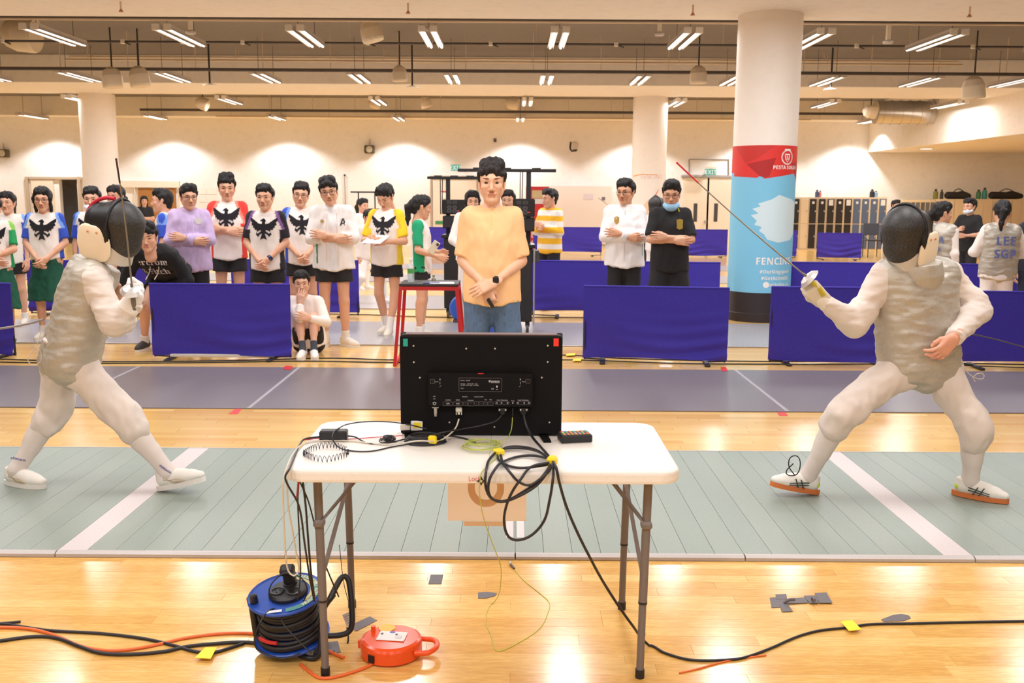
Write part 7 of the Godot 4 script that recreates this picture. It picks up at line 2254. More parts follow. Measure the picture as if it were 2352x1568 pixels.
func lame_vest(o: Node3D, R: Dictionary, cell: float, girth: float, collar := true) -> void:
	var J: Dictionary = R.J
	var up: Vector3 = R.up
	var f := Field.new()
	f.h = cell
	f.fold = crease
	f.fold_amp = 0.009
	f.fold_scale = Vector3(0.75, 1.9, 0.75)
	var lo := 0.032
	for side in ["L", "R"]:
		var sh: Vector3 = J["s" + side]
		f.cap(J.neck - up * 0.035, sh.lerp(J.neck, 0.16), (0.05 + lo) * girth, (0.045 + lo) * girth, 0.05)
		f.cap(sh.lerp(J.neck, 0.5) - up * 0.1, J["h" + side] + up * 0.0, (0.092 + lo) * girth, (0.088 + lo) * girth, 0.07)
	f.cap(J.neck - up * 0.2 + R.front * 0.02, (J.hL + J.hR) / 2 + R.front * 0.02 + up * 0.02, (0.09 + lo) * girth, (0.088 + lo) * girth, 0.07)
	f.cap((J.hL + J.hR) / 2 + R.front * 0.06 + up * 0.02, (J.hL + J.hR) / 2 + R.front * 0.05 - up * 0.1, 0.07 * girth, 0.045 * girth, 0.06)
	var m := mat(rgb(196, 187, 172), 0.45, 0.25)
	m.albedo_texture = noise_tex(0.06, [Color(0.88, 0.88, 0.88), Color.WHITE, Color(0.93, 0.93, 0.93)], 256, 3, 95)
	m.uv1_triplanar = true
	m.uv1_scale = Vector3(4, 4, 4)
	part("lame_vest", f.shape().mesh(), m, o)
	if collar:
		var c := Field.new()
		c.h = cell
		c.fold = crease
		c.fold_amp = 0.006
		c.cap(J.neck - up * 0.03 + R.front * 0.03, J.neck + up * 0.03 + R.front * 0.04, 0.125 * girth, 0.112 * girth, 0.03, Vector3.ZERO, 1.0, 2)
		part("vest_collar", c.shape().mesh(), m, o)
func fencer_kit(cell: float) -> Dictionary:
	return {"cell": cell, "head_on": false, "girth": 1.07,
		"top": {"name": "fencing_jacket", "color": rgb(228, 214, 203), "sleeve": 2.0, "loose": 0.018, "hem": 0.0, "fold": 0.009, "flare": 1.0, "kit": true, "fold_scale": Vector3(0.75, 1.9, 0.75)},
		"bottom": {"kind": "trousers", "name": "breeches", "color": rgb(228, 214, 203), "loose": 0.016, "length": 0.2, "cuff": 0.05, "knee": 1.0, "fold": 0.013, "kit": true},
		"socks": 0.93, "sock_color": rgb(229, 216, 207), "shoes": rgb(238, 232, 222)}
func foil(called_label: String, guard: Vector3, tip: Vector3, tip_color: Color, grip_color: Color, bow: Vector3) -> void:
	var o := thing("fencing_foil", called_label, "foil", guard)
	var d := (tip - guard)
	var pts := []
	for k in 7:
		var u := k / 6.0
		pts.append(d * u + bow * 4.0 * u * (1 - u))
	var path := smooth_path(pts, 0.05)
	part("blade", Shape.new().tube(path, 0.0046, 6, true, 0.0028).mesh(), mat(rgb(150, 140, 130), 0.3, 0.7), o)
	var n := path.size()
	part("tip_wrap", Shape.new().tube(path.slice(int(n * 0.83), n), 0.0042, 8).mesh(), mat(tip_color, 0.5), o)
	part("point", Shape.new().ball(d, Vector3(0.006, 0.006, 0.006), 8).mesh(), mat(tip_color, 0.4), o)
	var g := frame_to(d, Vector3.BACK)
	var prof := [Vector2(0.0, 0.013), Vector2(0.02, 0.011), Vector2(0.042, 0.003), Vector2(0.056, -0.012), Vector2(0.058, -0.014), Vector2(0.054, -0.013), Vector2(0.04, -0.001), Vector2(0.0, 0.008)]
	prof.reverse()
	part("guard", Shape.new().lathe(g, prof, 36).mesh(), mat(rgb(214, 208, 202), 0.35, 0.5), o)
	part("blade_nut", Shape.new().lathe(g, [Vector2(0.008, 0.01), Vector2(0.006, 0.03), Vector2(0, 0.031)], 10).mesh(), mat(rgb(120, 112, 104), 0.4, 0.5), o)
	var back := -d.normalized()
	part("grip", cable([back * 0.005, back * 0.04 + Vector3(0, -0.004, 0), back * 0.08 + Vector3(0, -0.012, 0), back * 0.11 + Vector3(0, -0.022, 0)], 0.012, 10, 0.015), mat(grip_color, 0.45), o)
func fencers() -> void:
	# left fencer, seen from the sword-arm side
	var g := ground(215, 1138)
	var o := thing("person", "left fencer in white kit and black mask stepping forward, foil held upright", "person", Vector3(g.x, 0.022, -4.98))
	var S := fencer_kit(0.0085)
	S.J = {"head": rel(o, 262, 524, 4.98), "neck": rel(o, 204, 612, 5.0), "sR": rel(o, 216, 640, 4.87), "sL": rel(o, 222, 636, 5.18), "eR": rel(o, 263, 742, 4.8), "wR": rel(o, 312, 690, 4.8),
		"eL": rel(o, 280, 735, 5.25), "wL": rel(o, 262, 690, 5.14), "hR": rel(o, 165, 832, 4.9), "hL": rel(o, 146, 824, 5.08), "kR": rel(o, 289, 962, 4.9), "aR": rel(o, 386, 1085, 4.94), "kL": rel(o, 124, 945, 5.12), "aL": rel(o, 38, 1079, 5.03)}
	S.handR = "none"
	S.dirL = Vector3(0.3, 0.6, 0.3)
	S.palmL = Vector3(0, 0, 1)
	S.toeR = 1.5
	S.liftR = -0.24
	S.toeL = 1.25
	S.shoe_mark = "swoosh"
	S.mark_color = rgb(190, 160, 110)
	var r := human(o, S)
	lame_vest(o, r, 0.009, 1.07)
	var ht := Transform3D(Basis.from_euler(Vector3(0.14, 1.3, 0), EULER_ORDER_YXZ).scaled_local(Vector3.ONE * 1.06), S.J.head)
	fencing_mask(o, ht)
	var bun := Field.new()
	bun.h = 0.006
	bun.cap(Vector3(0, 0.0, -0.09), Vector3(0, -0.05, -0.1), 0.06, 0.05, 0.03)
	bun.cap(Vector3(0, -0.06, -0.12), Vector3(0, -0.11, -0.115), 0.032, 0.02, 0.02)
	part("hair", bun.shape().mesh(), mat(rgb(24, 19, 18), 0.45), o, ht)
	part("mask_strap", cable([ht * Vector3(-0.02, 0.146, 0.01), ht * Vector3(-0.02, 0.14, -0.05), ht * Vector3(-0.02, 0.1, -0.115), ht * Vector3(-0.02, 0.03, -0.145), ht * Vector3(-0.01, -0.06, -0.14)], 0.01, 8, 0.02), mat(rgb(206, 40, 66), 0.6), o)
	var glv := mat(rgb(244, 234, 224), 0.7)
	var hb := limb_basis(Vector3(0.15, 0.75, -0.2), Vector3(-0.75, 0.1, 0.2), false)
	part("glove", hands.grip, glv, o, Transform3D(hb.scaled_local(Vector3.ONE * 1.16), S.J.wR - Vector3(0.004, 0.02, 0)))
	var cf := Field.new()
	cf.h = 0.008
	cf.cap(S.J.wR + Vector3(0, 0.02, 0), (S.J.wR as Vector3).lerp(S.J.eR, 0.42), 0.04, 0.058, 0.02, Vector3.ZERO, 1.0, 2)
	part("glove_cuff", cf.shape().mesh(), glv, o)
	foil("foil held upright by the left fencer, dark tip above the head", at(303, 662, 4.72), at(267, 366, 4.35), rgb(60, 40, 56), rgb(120, 110, 100), Vector3(0.006, 0, 0))
	var belt := PackedVector3Array()
	for k in 25:
		var a := TAU * k / 24
		var mid: Vector3 = ((r.J.hL + r.J.hR) / 2) + r.up * 0.09
		belt.append(mid + r.across * cos(a) * 0.178 + r.front * sin(a) * 0.128)
	part("waist_strap", Shape.new().tube(belt, 0.012, 6, false).mesh(), mat(rgb(244, 228, 222), 0.7), o)
	for q in [[378, 1076, 4.89, -0.6], [42, 1054, 4.965, -0.2]]: part("sock_lettering", text_mesh("uhlmann", 0.019, 0.001, true), mat(rgb(60, 70, 150), 0.7), o, Transform3D(Basis(Vector3.BACK, q[3]), rel(o, q[0], q[1], q[2])))
	var cord := mat(rgb(150, 140, 134), 0.4)
	tag(part("body_cord", cable([at(100, 733, 4.95), at(70, 742, 4.95), at(30, 750, 4.95), at(-40, 760, 4.95), at(-160, 778, 4.95)], 0.006, 8), cord), "grey body cord leading left from the left fencer's back", "cable")
	tag(part("cord_loop", cable([at(98, 745, 4.92), at(86, 790, 4.92), at(70, 812, 4.92), at(64, 830, 4.92), at(84, 838, 4.92), at(96, 820, 4.92), at(90, 800, 4.92)], 0.0022, 6), mat(rgb(226, 208, 190), 0.5)), "thin pale cord dangling in a loop behind the left fencer's hip", "cable")
	# right fencer, facing left with the chest towards the camera
	g = ground(2100, 1146)
	o = thing("person", "right fencer in white kit and black mask in a wide stance, foil pointing left", "person", Vector3(g.x, 0.022, -4.96))
	S = fencer_kit(0.0085)
	S.J = {"head": rel(o, 2084, 538, 4.93), "neck": rel(o, 2094, 612, 4.98), "sR": rel(o, 2028, 634, 4.93), "sL": rel(o, 2180, 630, 5.06), "eR": rel(o, 1964, 742, 4.88), "wR": rel(o, 1894, 694, 4.86),
		"eL": rel(o, 2244, 712, 5.0), "wL": rel(o, 2192, 776, 4.74), "hR": rel(o, 2074, 838, 4.94), "hL": rel(o, 2148, 838, 5.0), "kR": rel(o, 1936, 950, 4.82), "aR": rel(o, 1855, 1094, 4.95), "kL": rel(o, 2242, 985, 4.86), "aL": rel(o, 2228, 1105, 4.92)}
	S.handR = "none"
	S.handL = "spread"
	S.skin = rgb(232, 168, 140)
	S.dirL = Vector3(-0.6, -0.7, 0.05)
	S.palmL = Vector3(-0.35, 0.0, -0.9)
	S.toeR = -1.5
	S.liftR = -0.2
	S.toeL = 0.95
	S.lace = rgb(40, 36, 38)
	S.shoe_mark = "stripes"
	S.mark_color = rgb(58, 70, 60)
	S.heel_color = rgb(206, 230, 80)
	S.sole = rgb(214, 120, 60)
	r = human(o, S)
	lame_vest(o, r, 0.009, 1.07)
	ht = Transform3D(Basis.from_euler(Vector3(0.06, -0.82, -0.03), EULER_ORDER_YXZ).scaled_local(Vector3.ONE * 1.06), S.J.head)
	fencing_mask(o, ht)
	hb = limb_basis(Vector3(-0.55, 0.5, 0.15), Vector3(0.25, 0.1, -0.9), false)
	part("glove", hands.grip, mat(rgb(226, 212, 192), 0.7), o, Transform3D(hb.scaled_local(Vector3.ONE * 1.16), S.J.wR))
	cf = Field.new()
	cf.h = 0.008
	cf.cap((S.J.wR as Vector3).lerp(S.J.eR, -0.08), (S.J.wR as Vector3).lerp(S.J.eR, 0.4), 0.038, 0.05, 0.02, Vector3.ZERO, 1.0, 2)
	part("glove_cuff", cf.shape().mesh(), mat(rgb(240, 228, 212), 0.7), o)
	part("glove_patch", box_mesh(Vector3(0.05, 0.01, 0.008), 0.003), mat(rgb(214, 196, 60), 0.6), o, Transform3D(Basis(Vector3.BACK, -0.95), rel(o, 1890, 668, 4.795)))
	foil("foil pointed up to the left by the right fencer, red wrapped tip", at(1855, 637, 4.83), at(1555, 374, 4.83), rgb(206, 40, 44), rgb(206, 186, 60), Vector3(-0.006, -0.006, 0))
	part("lace_loop", cable([rel(o, 1826, 1092, 4.9), rel(o, 1812, 1070, 4.89), rel(o, 1816, 1050, 4.89), rel(o, 1832, 1048, 4.89), rel(o, 1838, 1068, 4.89), rel(o, 1828, 1090, 4.89), rel(o, 1806, 1086, 4.89), rel(o, 1822, 1064, 4.89)], 0.003, 6, 0.01), mat(rgb(40, 36, 38), 0.6), o)
	tag(part("body_cord", cable([at(2206, 766, 5.1), at(2235, 768, 5.12), at(2290, 780, 5.14), at(2352, 797, 5.16), at(2480, 830, 5.2)], 0.0035, 8), mat(rgb(70, 64, 66), 0.4)), "dark body cord leading right from the right fencer's hip", "cable")
	tag(part("cord_loop", cable([at(2202, 800, 5.1), at(2214, 840, 5.1), at(2230, 862, 5.1), at(2258, 870, 5.1), at(2256, 856, 5.1), at(2234, 866, 5.1), at(2240, 876, 5.1)], 0.0024, 6), mat(rgb(226, 208, 190), 0.5)), "thin pale cord dangling in loops behind the right fencer's hip", "cable")

# ---------- everyone else ----------
const INK := Color(0.13, 0.12, 0.15)
func onlooker(label: String, px: float, top: float, d: float, yaw: float, S: Dictionary, bird := 0.0) -> Array:
	if not S.has("cell"): S.cell = 0.0125 if d < 12 else 0.017
	var r := stand(label, px, top, d, yaw, S)
	if bird > 0.0: part("chest_print", chest_bird(r[1].torso, 0.0, 1.275 * r[1].s, bird), mat(INK, 0.8), r[0])
	return r
func with(base: Dictionary, more: Dictionary) -> Dictionary:
	var d := base.duplicate()
	for k in more: d[k] = more[k]
	return d
func people() -> void:
	var t0 := Time.get_ticks_msec()
	templates()
	print("templates ", Time.get_ticks_msec() - t0)
	fencers()
	print("fencers ", Time.get_ticks_msec() - t0)
	var white := rgb(248, 238, 230)
	var black := rgb(34, 32, 34)
	var blue := rgb(52, 84, 196)
	var shorts := {"kind": "shorts", "color": black, "length": 0.52}
	var base := {"skin": rgb(226, 172, 140), "shoes": rgb(238, 228, 212), "socks": 0.22}
	var ra := func(c: Color, stripe: Color, side: Color, h: float) -> Dictionary:
		return {"name": "raglan_shirt", "color": Color.WHITE, "sleeve": 0.44, "hem": 0.07, "loose": 0.012, "tint": raglan(white, c, stripe, side, h)}
	var r: Array
	# the referee
	r = onlooker("young man in a peach tee shirt and jeans holding a remote behind the scoring machine", 1130, 365, 6.45, 0.0, {"J": with(CLASPED, {"sL": Vector3(0.146, 1.395, -0.01), "sR": Vector3(-0.146, 1.395, -0.01), "eL": Vector3(0.19, 1.11, 0.0), "eR": Vector3(-0.186, 1.11, 0.0), "wL": Vector3(0.02, 0.985, 0.185), "wR": Vector3(-0.03, 0.955, 0.16), "aL": Vector3(0.15, 0.085, 0), "aR": Vector3(-0.13, 0.085, 0), "kL": Vector3(0.12, 0.485, 0.012), "kR": Vector3(-0.105, 0.485, 0.012)}), "hair": "bowl", "hair_color": rgb(34, 26, 24), "skin": rgb(236, 182, 148), "fine": true, "cell": 0.0105, "face": 0.98, "head": 1.06, "girth": 0.95,
		"top": {"name": "tee_shirt", "color": rgb(254, 202, 146), "sleeve": 0.47, "hem": 0.055, "loose": 0.012, "fold": 0.009}, "bottom": {"kind": "trousers", "name": "jeans", "mat": grained(rgb(96, 120, 152), 0.85, 0.25, Vector3(2, 1, 2), 0.03, 97), "loose": 0.022, "fold": 0.01}, "shoes": rgb(226, 224, 222), "palmL": Vector3(-0.2, -0.6, -0.7), "palmR": Vector3(0.4, -0.1, -0.9), "handL": "flat", "handR": "grip", "dirL": Vector3(-0.8, -0.35, 0.1), "dirR": Vector3(0.25, -0.85, 0.2)})
	part("tee_zip", box_mesh(Vector3(0.012, 0.1, 0.004), 0.001), mat(rgb(255, 216, 150), 0.6), r[0], pos(0.0, 1.36 * r[1].s, 0.142))
	part("watch", Shape.new().lathe(frame_to(r[1].J.wL - r[1].J.eL, Vector3.BACK, (r[1].J.wL as Vector3).lerp(r[1].J.eL, 0.08)), [Vector2(0.033, -0.012), Vector2(0.033, 0.012)], 18).box(Transform3D(Basis(), (r[1].J.wL as Vector3).lerp(r[1].J.eL, 0.06) + Vector3(0, 0.01, 0.032)), Vector3(0.04, 0.04, 0.012), 0.008).mesh(), mat(rgb(24, 22, 24), 0.35), r[0])
	var ph := thing("remote_control", "small black remote held in the referee's lowered right hand", "remote", Vector3.ZERO)
	ph.position = r[0].transform * (r[1].J.wR + Vector3(0.028, -0.1, 0.045))
	part("body", Shape.new().box(Transform3D(Basis(Vector3.BACK, 0.55), Vector3.ZERO), Vector3(0.024, 0.07, 0.02), 0.005).mesh(), mat(rgb(30, 24, 24), 0.35), ph)
	# behind the left barrier
	r = onlooker("boy in a lavender hoodie with crossed arms behind the front left barrier", 432, 421, 10.3, 0.28, with(base, {"J": CROSSED, "hair": "parted", "look": Vector3(0.02, 0.25, 0), "glasses": true, "handL": "flat", "top": {"name": "hoodie", "color": rgb(206, 182, 222), "sleeve": 1.93, "hem": 0.1, "loose": 0.024, "hood": true, "fold": 0.013}, "bottom": {"kind": "trousers", "color": black, "loose": 0.02}}))
	part("chest_badge", on_chest(Shape.new().lathe(Transform3D(Basis(Vector3.RIGHT, PI / 2), Vector3.ZERO), [Vector2(0.036, 0), Vector2(0, 0)], 20).mesh(), r[1].torso, 0.09, 1.29), mat(rgb(240, 236, 232), 0.7), r[0])
	part("drawstring", Shape.new().rod(Vector3(0.035, 1.38, 0.13) * r[1].s, Vector3(0.04, 1.22, 0.17) * r[1].s, 0.004, 6).rod(Vector3(-0.035, 1.38, 0.13) * r[1].s, Vector3(-0.04, 1.22, 0.17) * r[1].s, 0.004, 6).mesh(), mat(rgb(220, 206, 232), 0.7), r[0])
	onlooker("boy in a red-sleeved white shirt with a black bird, arms crossed, spiky hair", 520, 399, 10.95, 0.1, with(base, {"J": CROSSED, "hair": "spiky", "look": Vector3(0.12, 0.2, 0), "top": ra.call(rgb(236, 66, 54), rgb(250, 140, 118), rgb(236, 66, 54), 1.03), "bottom": shorts}), 0.3)
	r = onlooker("boy in a black and purple-sleeved white shirt with hands clasped low", 608, 421, 10.1, 0.0, with(base, {"J": CLASPED, "hair": "short", "top": ra.call(rgb(34, 32, 40), rgb(140, 92, 156), rgb(40, 38, 46), 1.0), "bottom": shorts}), 0.28)
	part("watch", Shape.new().box(Transform3D(Basis(), (r[1].J.wL as Vector3).lerp(r[1].J.eL, 0.1) + Vector3(0, 0.0, 0.03)), Vector3(0.042, 0.042, 0.014), 0.008).lathe(frame_to(r[1].J.wL - r[1].J.eL, Vector3.BACK, (r[1].J.wL as Vector3).lerp(r[1].J.eL, 0.1)), [Vector2(0.033, -0.011), Vector2(0.033, 0.011)], 16).mesh(), mat(rgb(36, 50, 96), 0.4), r[0])
	onlooker("boy with glasses in a blue-sleeved white shirt behind the white-jacketed boy", 690, 416, 10.75, 0.25, with(base, {"J": CLASPED, "hair": "short", "glasses": true, "look": Vector3(0.05, -0.1, -0.1), "top": ra.call(blue, rgb(120, 160, 236), blue, 1.03), "bottom": shorts, "shoes": rgb(60, 58, 60)}), 0.28)
	r = onlooker("boy in an open white track jacket and black shorts with crossed arms", 762, 405, 10.0, 0.12, with(base, {"J": with(CROSSED, {"head": Vector3(-0.03, 1.59, 0.02)}), "hair": "bowl", "glasses": true, "look": Vector3(0.05, 0.0, 0.14), "toeR": -0.3, "toeL": 0.85, "top": {"name": "track_jacket", "color": Color.WHITE, "sleeve": 1.45, "hem": 0.08, "loose": 0.022, "collar": 0.03, "fold": 0.012, "tint": func(p: Vector3, _n: Vector3) -> Color: return Color(0.86, 0.83, 0.82) if absf(p.x) < 0.045 and p.z > 0.05 else Color(0.93, 0.87, 0.83)}, "bottom": shorts}))
	part("zip_edge", Shape.new().tube(smooth_path([r[1].torso.cast(0.05, 1.4, 0.4) + Vector3(0, 0, 0.003), r[1].torso.cast(0.055, 1.25, 0.4) + Vector3(0, 0, 0.003), r[1].torso.cast(0.06, 1.0, 0.4) + Vector3(0, 0, 0.003), r[1].torso.cast(0.06, 0.9, 0.4) + Vector3(0, 0, 0.003)]), 0.006, 6).tube(smooth_path([r[1].torso.cast(-0.05, 1.4, 0.4) + Vector3(0, 0, 0.003), r[1].torso.cast(-0.055, 1.2, 0.4) + Vector3(0, 0, 0.003), r[1].torso.cast(-0.06, 0.9, 0.4) + Vector3(0, 0, 0.003)]), 0.006, 6).mesh(), mat(rgb(240, 226, 214), 0.7), r[0])
	part("chest_crest", on_chest(Shape.new().lathe(Transform3D(Basis(Vector3.RIGHT, PI / 2), Vector3.ZERO), [Vector2(0.02, 0), Vector2(0, 0)], 10).mesh(), r[1].torso, -0.1, 1.32), mat(rgb(206, 176, 110), 0.7), r[0])
	part("chest_crest", on_chest(text_mesh("A", 0.1, 0.0, true), r[1].torso, 0.11, 1.31), mat(rgb(60, 66, 64), 0.7), r[0])
	part("side_stripe", on_chest(Shape.new().flat([[-0.007, -0.17], [0.007, -0.17], [0.007, -0.05], [0.007, 0.05], [0.007, 0.17], [-0.007, 0.17]]).mesh(), r[1].torso, -0.16, 1.06), mat(rgb(40, 130, 80), 0.7), r[0])
	# left group
	r = onlooker("girl with glasses in a blue-sleeved white shirt and dark green skirt", 97, 427, 10.3, 0.12, with(base, {"J": CLASPED, "hair": "long", "glasses": true, "look": Vector3(0.04, 0.1, 0), "girth": 0.94, "top": with(ra.call(blue, rgb(128, 170, 240), blue, 1.0), {"hem": -0.04}), "bottom": {"kind": "skirt", "color": rgb(24, 84, 64), "length": 0.44, "fold": 0.016}}), 0.28)
	onlooker("girl in a green-sleeved shirt and green skirt cut by the left edge", -20, 447, 9.95, 0.25, with(base, {"J": with(CROSSED, {"wL": Vector3(0.02, 1.05, 0.2), "wR": Vector3(0.03, 1.02, 0.19)}), "hair": "tied", "girth": 0.95, "top": with(ra.call(rgb(30, 150, 84), rgb(140, 206, 80), rgb(30, 150, 84), 1.0), {"hem": -0.02}), "bottom": {"kind": "skirt", "color": rgb(26, 90, 68), "length": 0.46, "fold": 0.016}, "shoes": rgb(40, 110, 50)}), 0.27)
	onlooker("girl with a braid in a white shirt behind the girl in green, far left", 16, 438, 11.4, 0.1, with(base, {"hair": "tied", "girth": 0.95, "top": ra.call(blue, rgb(128, 170, 240), blue, 1.02), "bottom": shorts}))
	onlooker("boy in a blue-sleeved white shirt half hidden by the left fencer's mask", 210, 427, 10.5, 0.2, with(base, {"hair": "short", "top": ra.call(blue, rgb(128, 170, 240), blue, 1.02), "bottom": shorts, "chin_mask": -0.06, "chin_color": rgb(236, 240, 244)}), 0.28)
	onlooker("person with tied-back hair whose face shows above the left fencer's mask", 266, 424, 11.5, -0.2, with(base, {"hair": "tied", "skin": rgb(206, 150, 120), "top": {"color": rgb(230, 200, 70)}, "bottom": shorts}))
	onlooker("boy in a blue and white shirt turned to the left behind the crouching boy", 372, 432, 11.0, -1.35, with(base, {"hair": "short", "top": ra.call(blue, rgb(128, 170, 240), blue, 1.02), "bottom": shorts}))
	# crouching boy with hands on his knees
	var p := at(356, 505, 9.6)
	var c := thing("person", "boy in a black printed hoodie bending forward with hands on knees", "person", Vector3(p.x, 0, -9.75), 0.05)
	var k := human(c, {"s": 1.0, "cell": 0.0125, "skin": rgb(230, 176, 146), "hair": "bowl", "look": Vector3(0.1, 0.1, 0.05), "handL": "grip", "handR": "grip",
		"J": {"head": Vector3(0, 1.16, 0.42), "neck": Vector3(0, 1.04, 0.3), "sL": Vector3(0.185, 0.98, 0.26), "sR": Vector3(-0.185, 0.98, 0.26), "eL": Vector3(0.3, 0.74, 0.22), "eR": Vector3(-0.3, 0.74, 0.22), "wL": Vector3(0.17, 0.56, 0.3), "wR": Vector3(-0.17, 0.56, 0.3), "hL": Vector3(0.09, 0.78, -0.22), "hR": Vector3(-0.09, 0.78, -0.22), "kL": Vector3(0.14, 0.46, 0.12), "kR": Vector3(-0.16, 0.46, 0.12), "aL": Vector3(0.13, 0.085, -0.1), "aR": Vector3(-0.22, 0.085, 0.0)},
		"top": {"name": "hoodie", "color": rgb(26, 24, 26), "sleeve": 1.9, "hem": 0.02, "loose": 0.024, "hood": true, "fold": 0.012}, "bottom": shorts, "shoes": rgb(60, 56, 58), "socks": 0.2})
	var cm := mat(rgb(226, 206, 196), 0.7)
	part("hoodie_print", on_chest(text_mesh("Abercrombie", 0.082, 0.0, true, true), k.torso, 0.0, 0.92), cm, c)
	part("hoodie_print", on_chest(text_mesh("& Fitch", 0.075, 0.0, true, true), k.torso, -0.02, 0.82), cm, c)
	for sx in [-0.035, 0.035]: part("drawstring", Shape.new().tube(smooth_path([k.torso.cast(sx, 0.98, 0.7) + Vector3(0, 0, 0.02), k.torso.cast(sx * 1.2, 0.86, 0.7) + Vector3(0, 0, 0.012), k.torso.cast(sx * 1.2, 0.76, 0.7) + Vector3(0, 0, 0.01)]), 0.005, 6).mesh(), mat(rgb(226, 206, 180), 0.7), c)
	# seated girl
	p = at(700, 830, 9.35)
	c = thing("person", "small girl in a white jacket sitting on the floor beside the blue barrier", "person", Vector3(p.x, 0, -9.52), 0.12)
	human(c, {"s": 0.94, "cell": 0.0115, "skin": rgb(232, 180, 150), "hair": "tied", "look": Vector3(0.05, 0.05, 0.05), "girth": 0.86, "head": 1.02, "handR": "flat", "handL": "relaxed", "dirR": Vector3(0.15, 0.85, -0.1), "palmR": Vector3(0.2, 0, -0.9),
		"J": {"head": Vector3(-0.05, 0.755, -0.02), "neck": Vector3(-0.04, 0.6, -0.08), "sL": Vector3(0.12, 0.55, -0.06), "sR": Vector3(-0.19, 0.55, -0.1), "eL": Vector3(0.2, 0.36, 0.1), "eR": Vector3(-0.06, 0.42, 0.18), "wL": Vector3(0.04, 0.42, 0.24), "wR": Vector3(-0.06, 0.555, 0.12), "hL": Vector3(0.08, 0.11, -0.12), "hR": Vector3(-0.08, 0.11, -0.12), "kL": Vector3(0.075, 0.42, 0.14), "kR": Vector3(-0.075, 0.42, 0.14), "aL": Vector3(0.085, 0.085, 0.27), "aR": Vector3(-0.03, 0.085, 0.27)},
		"top": {"name": "track_jacket", "color": rgb(248, 236, 226), "sleeve": 1.95, "hem": 0.02, "loose": 0.022, "collar": 0.02}, "bottom": shorts, "shoes": rgb(246, 238, 230), "socks": 0.28, "sock_color": rgb(70, 74, 84)})
	# by the red-legged stool
	r = onlooker("boy in a yellow-sleeved white shirt writing on a clipboard behind the stool", 886, 421, 10.8, -0.25, with(base, {"J": {"eL": Vector3(0.24, 1.1, 0.05), "eR": Vector3(-0.25, 1.1, 0.06), "wL": Vector3(0.09, 1.1, 0.27), "wR": Vector3(-0.1, 1.13, 0.27), "aL": Vector3(0.06, 0.085, 0.1), "aR": Vector3(-0.06, 0.085, -0.12)}, "hair": "parted", "look": Vector3(0.5, -0.1, 0), "handR": "grip", "top": ra.call(rgb(250, 214, 40), rgb(250, 190, 60), rgb(250, 220, 60), 1.0), "bottom": shorts, "socks": 0.35}), 0.28)
	var cb := thing("clipboard", "white clipboard held by the boy with yellow sleeves", "clipboard", r[0].transform * (Vector3(0.0, 1.13, 0.33) * r[1].s), r[0].rotation.y)
	part("board", Shape.new().box(Transform3D(Basis(Vector3.RIGHT, 0.25), Vector3.ZERO), Vector3(0.23, 0.006, 0.3), 0.002).mesh(), mat(rgb(226, 224, 228), 0.6), cb)
	part("sheet", Shape.new().box(Transform3D(Basis(Vector3.RIGHT, 0.25), Vector3(0, 0.005, 0)), Vector3(0.2, 0.002, 0.27)).mesh(), mat(rgb(250, 246, 240), 0.7), cb)
	part("clip", Shape.new().box(Transform3D(Basis(Vector3.RIGHT, 0.25), Vector3(0, 0.04, -0.135)), Vector3(0.08, 0.012, 0.02), 0.003).mesh(), mat(rgb(150, 150, 154), 0.3, 0.6), cb)
	r = onlooker("girl with a ponytail in a green-sleeved white shirt turned away, holding a phone", 966, 446, 10.5, 1.5, with(base, {"J": {"eL": Vector3(0.23, 1.1, 0.0), "eR": Vector3(-0.24, 1.1, 0.0), "wL": Vector3(0.1, 1.06, 0.22), "wR": Vector3(-0.14, 1.02, 0.22)}, "hair": "tied", "look": Vector3(0.15, 0.35, 0), "girth": 0.95, "top": ra.call(rgb(24, 160, 110), rgb(24, 160, 110), rgb(24, 160, 110), 0.96), "bottom": with(shorts, {"length": 0.4})}))
	ph = thing("phone", "pale phone held by the girl with the green sleeve", "phone", at(996, 568, 10.3))
	part("slab", Shape.new().box(Transform3D(Basis(Vector3.BACK, -0.6), Vector3.ZERO), Vector3(0.075, 0.15, 0.009), 0.003).mesh(), mat(rgb(226, 216, 190), 0.35), ph)
	part("camera_bump", Shape.new().box(Transform3D(Basis(Vector3.BACK, -0.6), Vector3.ZERO) * pos(0.018, 0.05, 0.007), Vector3(0.03, 0.03, 0.006), 0.004).mesh(), mat(rgb(60, 58, 60), 0.35), ph)
	# behind the referee
	onlooker("person in white kit half hidden behind the referee's left side", 1084, 436, 11.6, 0.2, with(base, {"hair": "long", "J": {"eL": Vector3(0.24, 1.12, 0.0), "eR": Vector3(-0.25, 1.12, 0.04), "wR": Vector3(-0.1, 1.0, 0.2)}, "top": {"name": "fencing_jacket", "color": white, "sleeve": 2.0, "loose": 0.022}, "bottom": {"kind": "trousers", "name": "breeches", "color": white, "loose": 0.02}}))
	onlooker("person whose black hair shows right of the referee's neck", 1168, 435, 12.6, -0.2, with(base, {"hair": "short", "top": {"color": rgb(40, 38, 40)}, "bottom": shorts}))
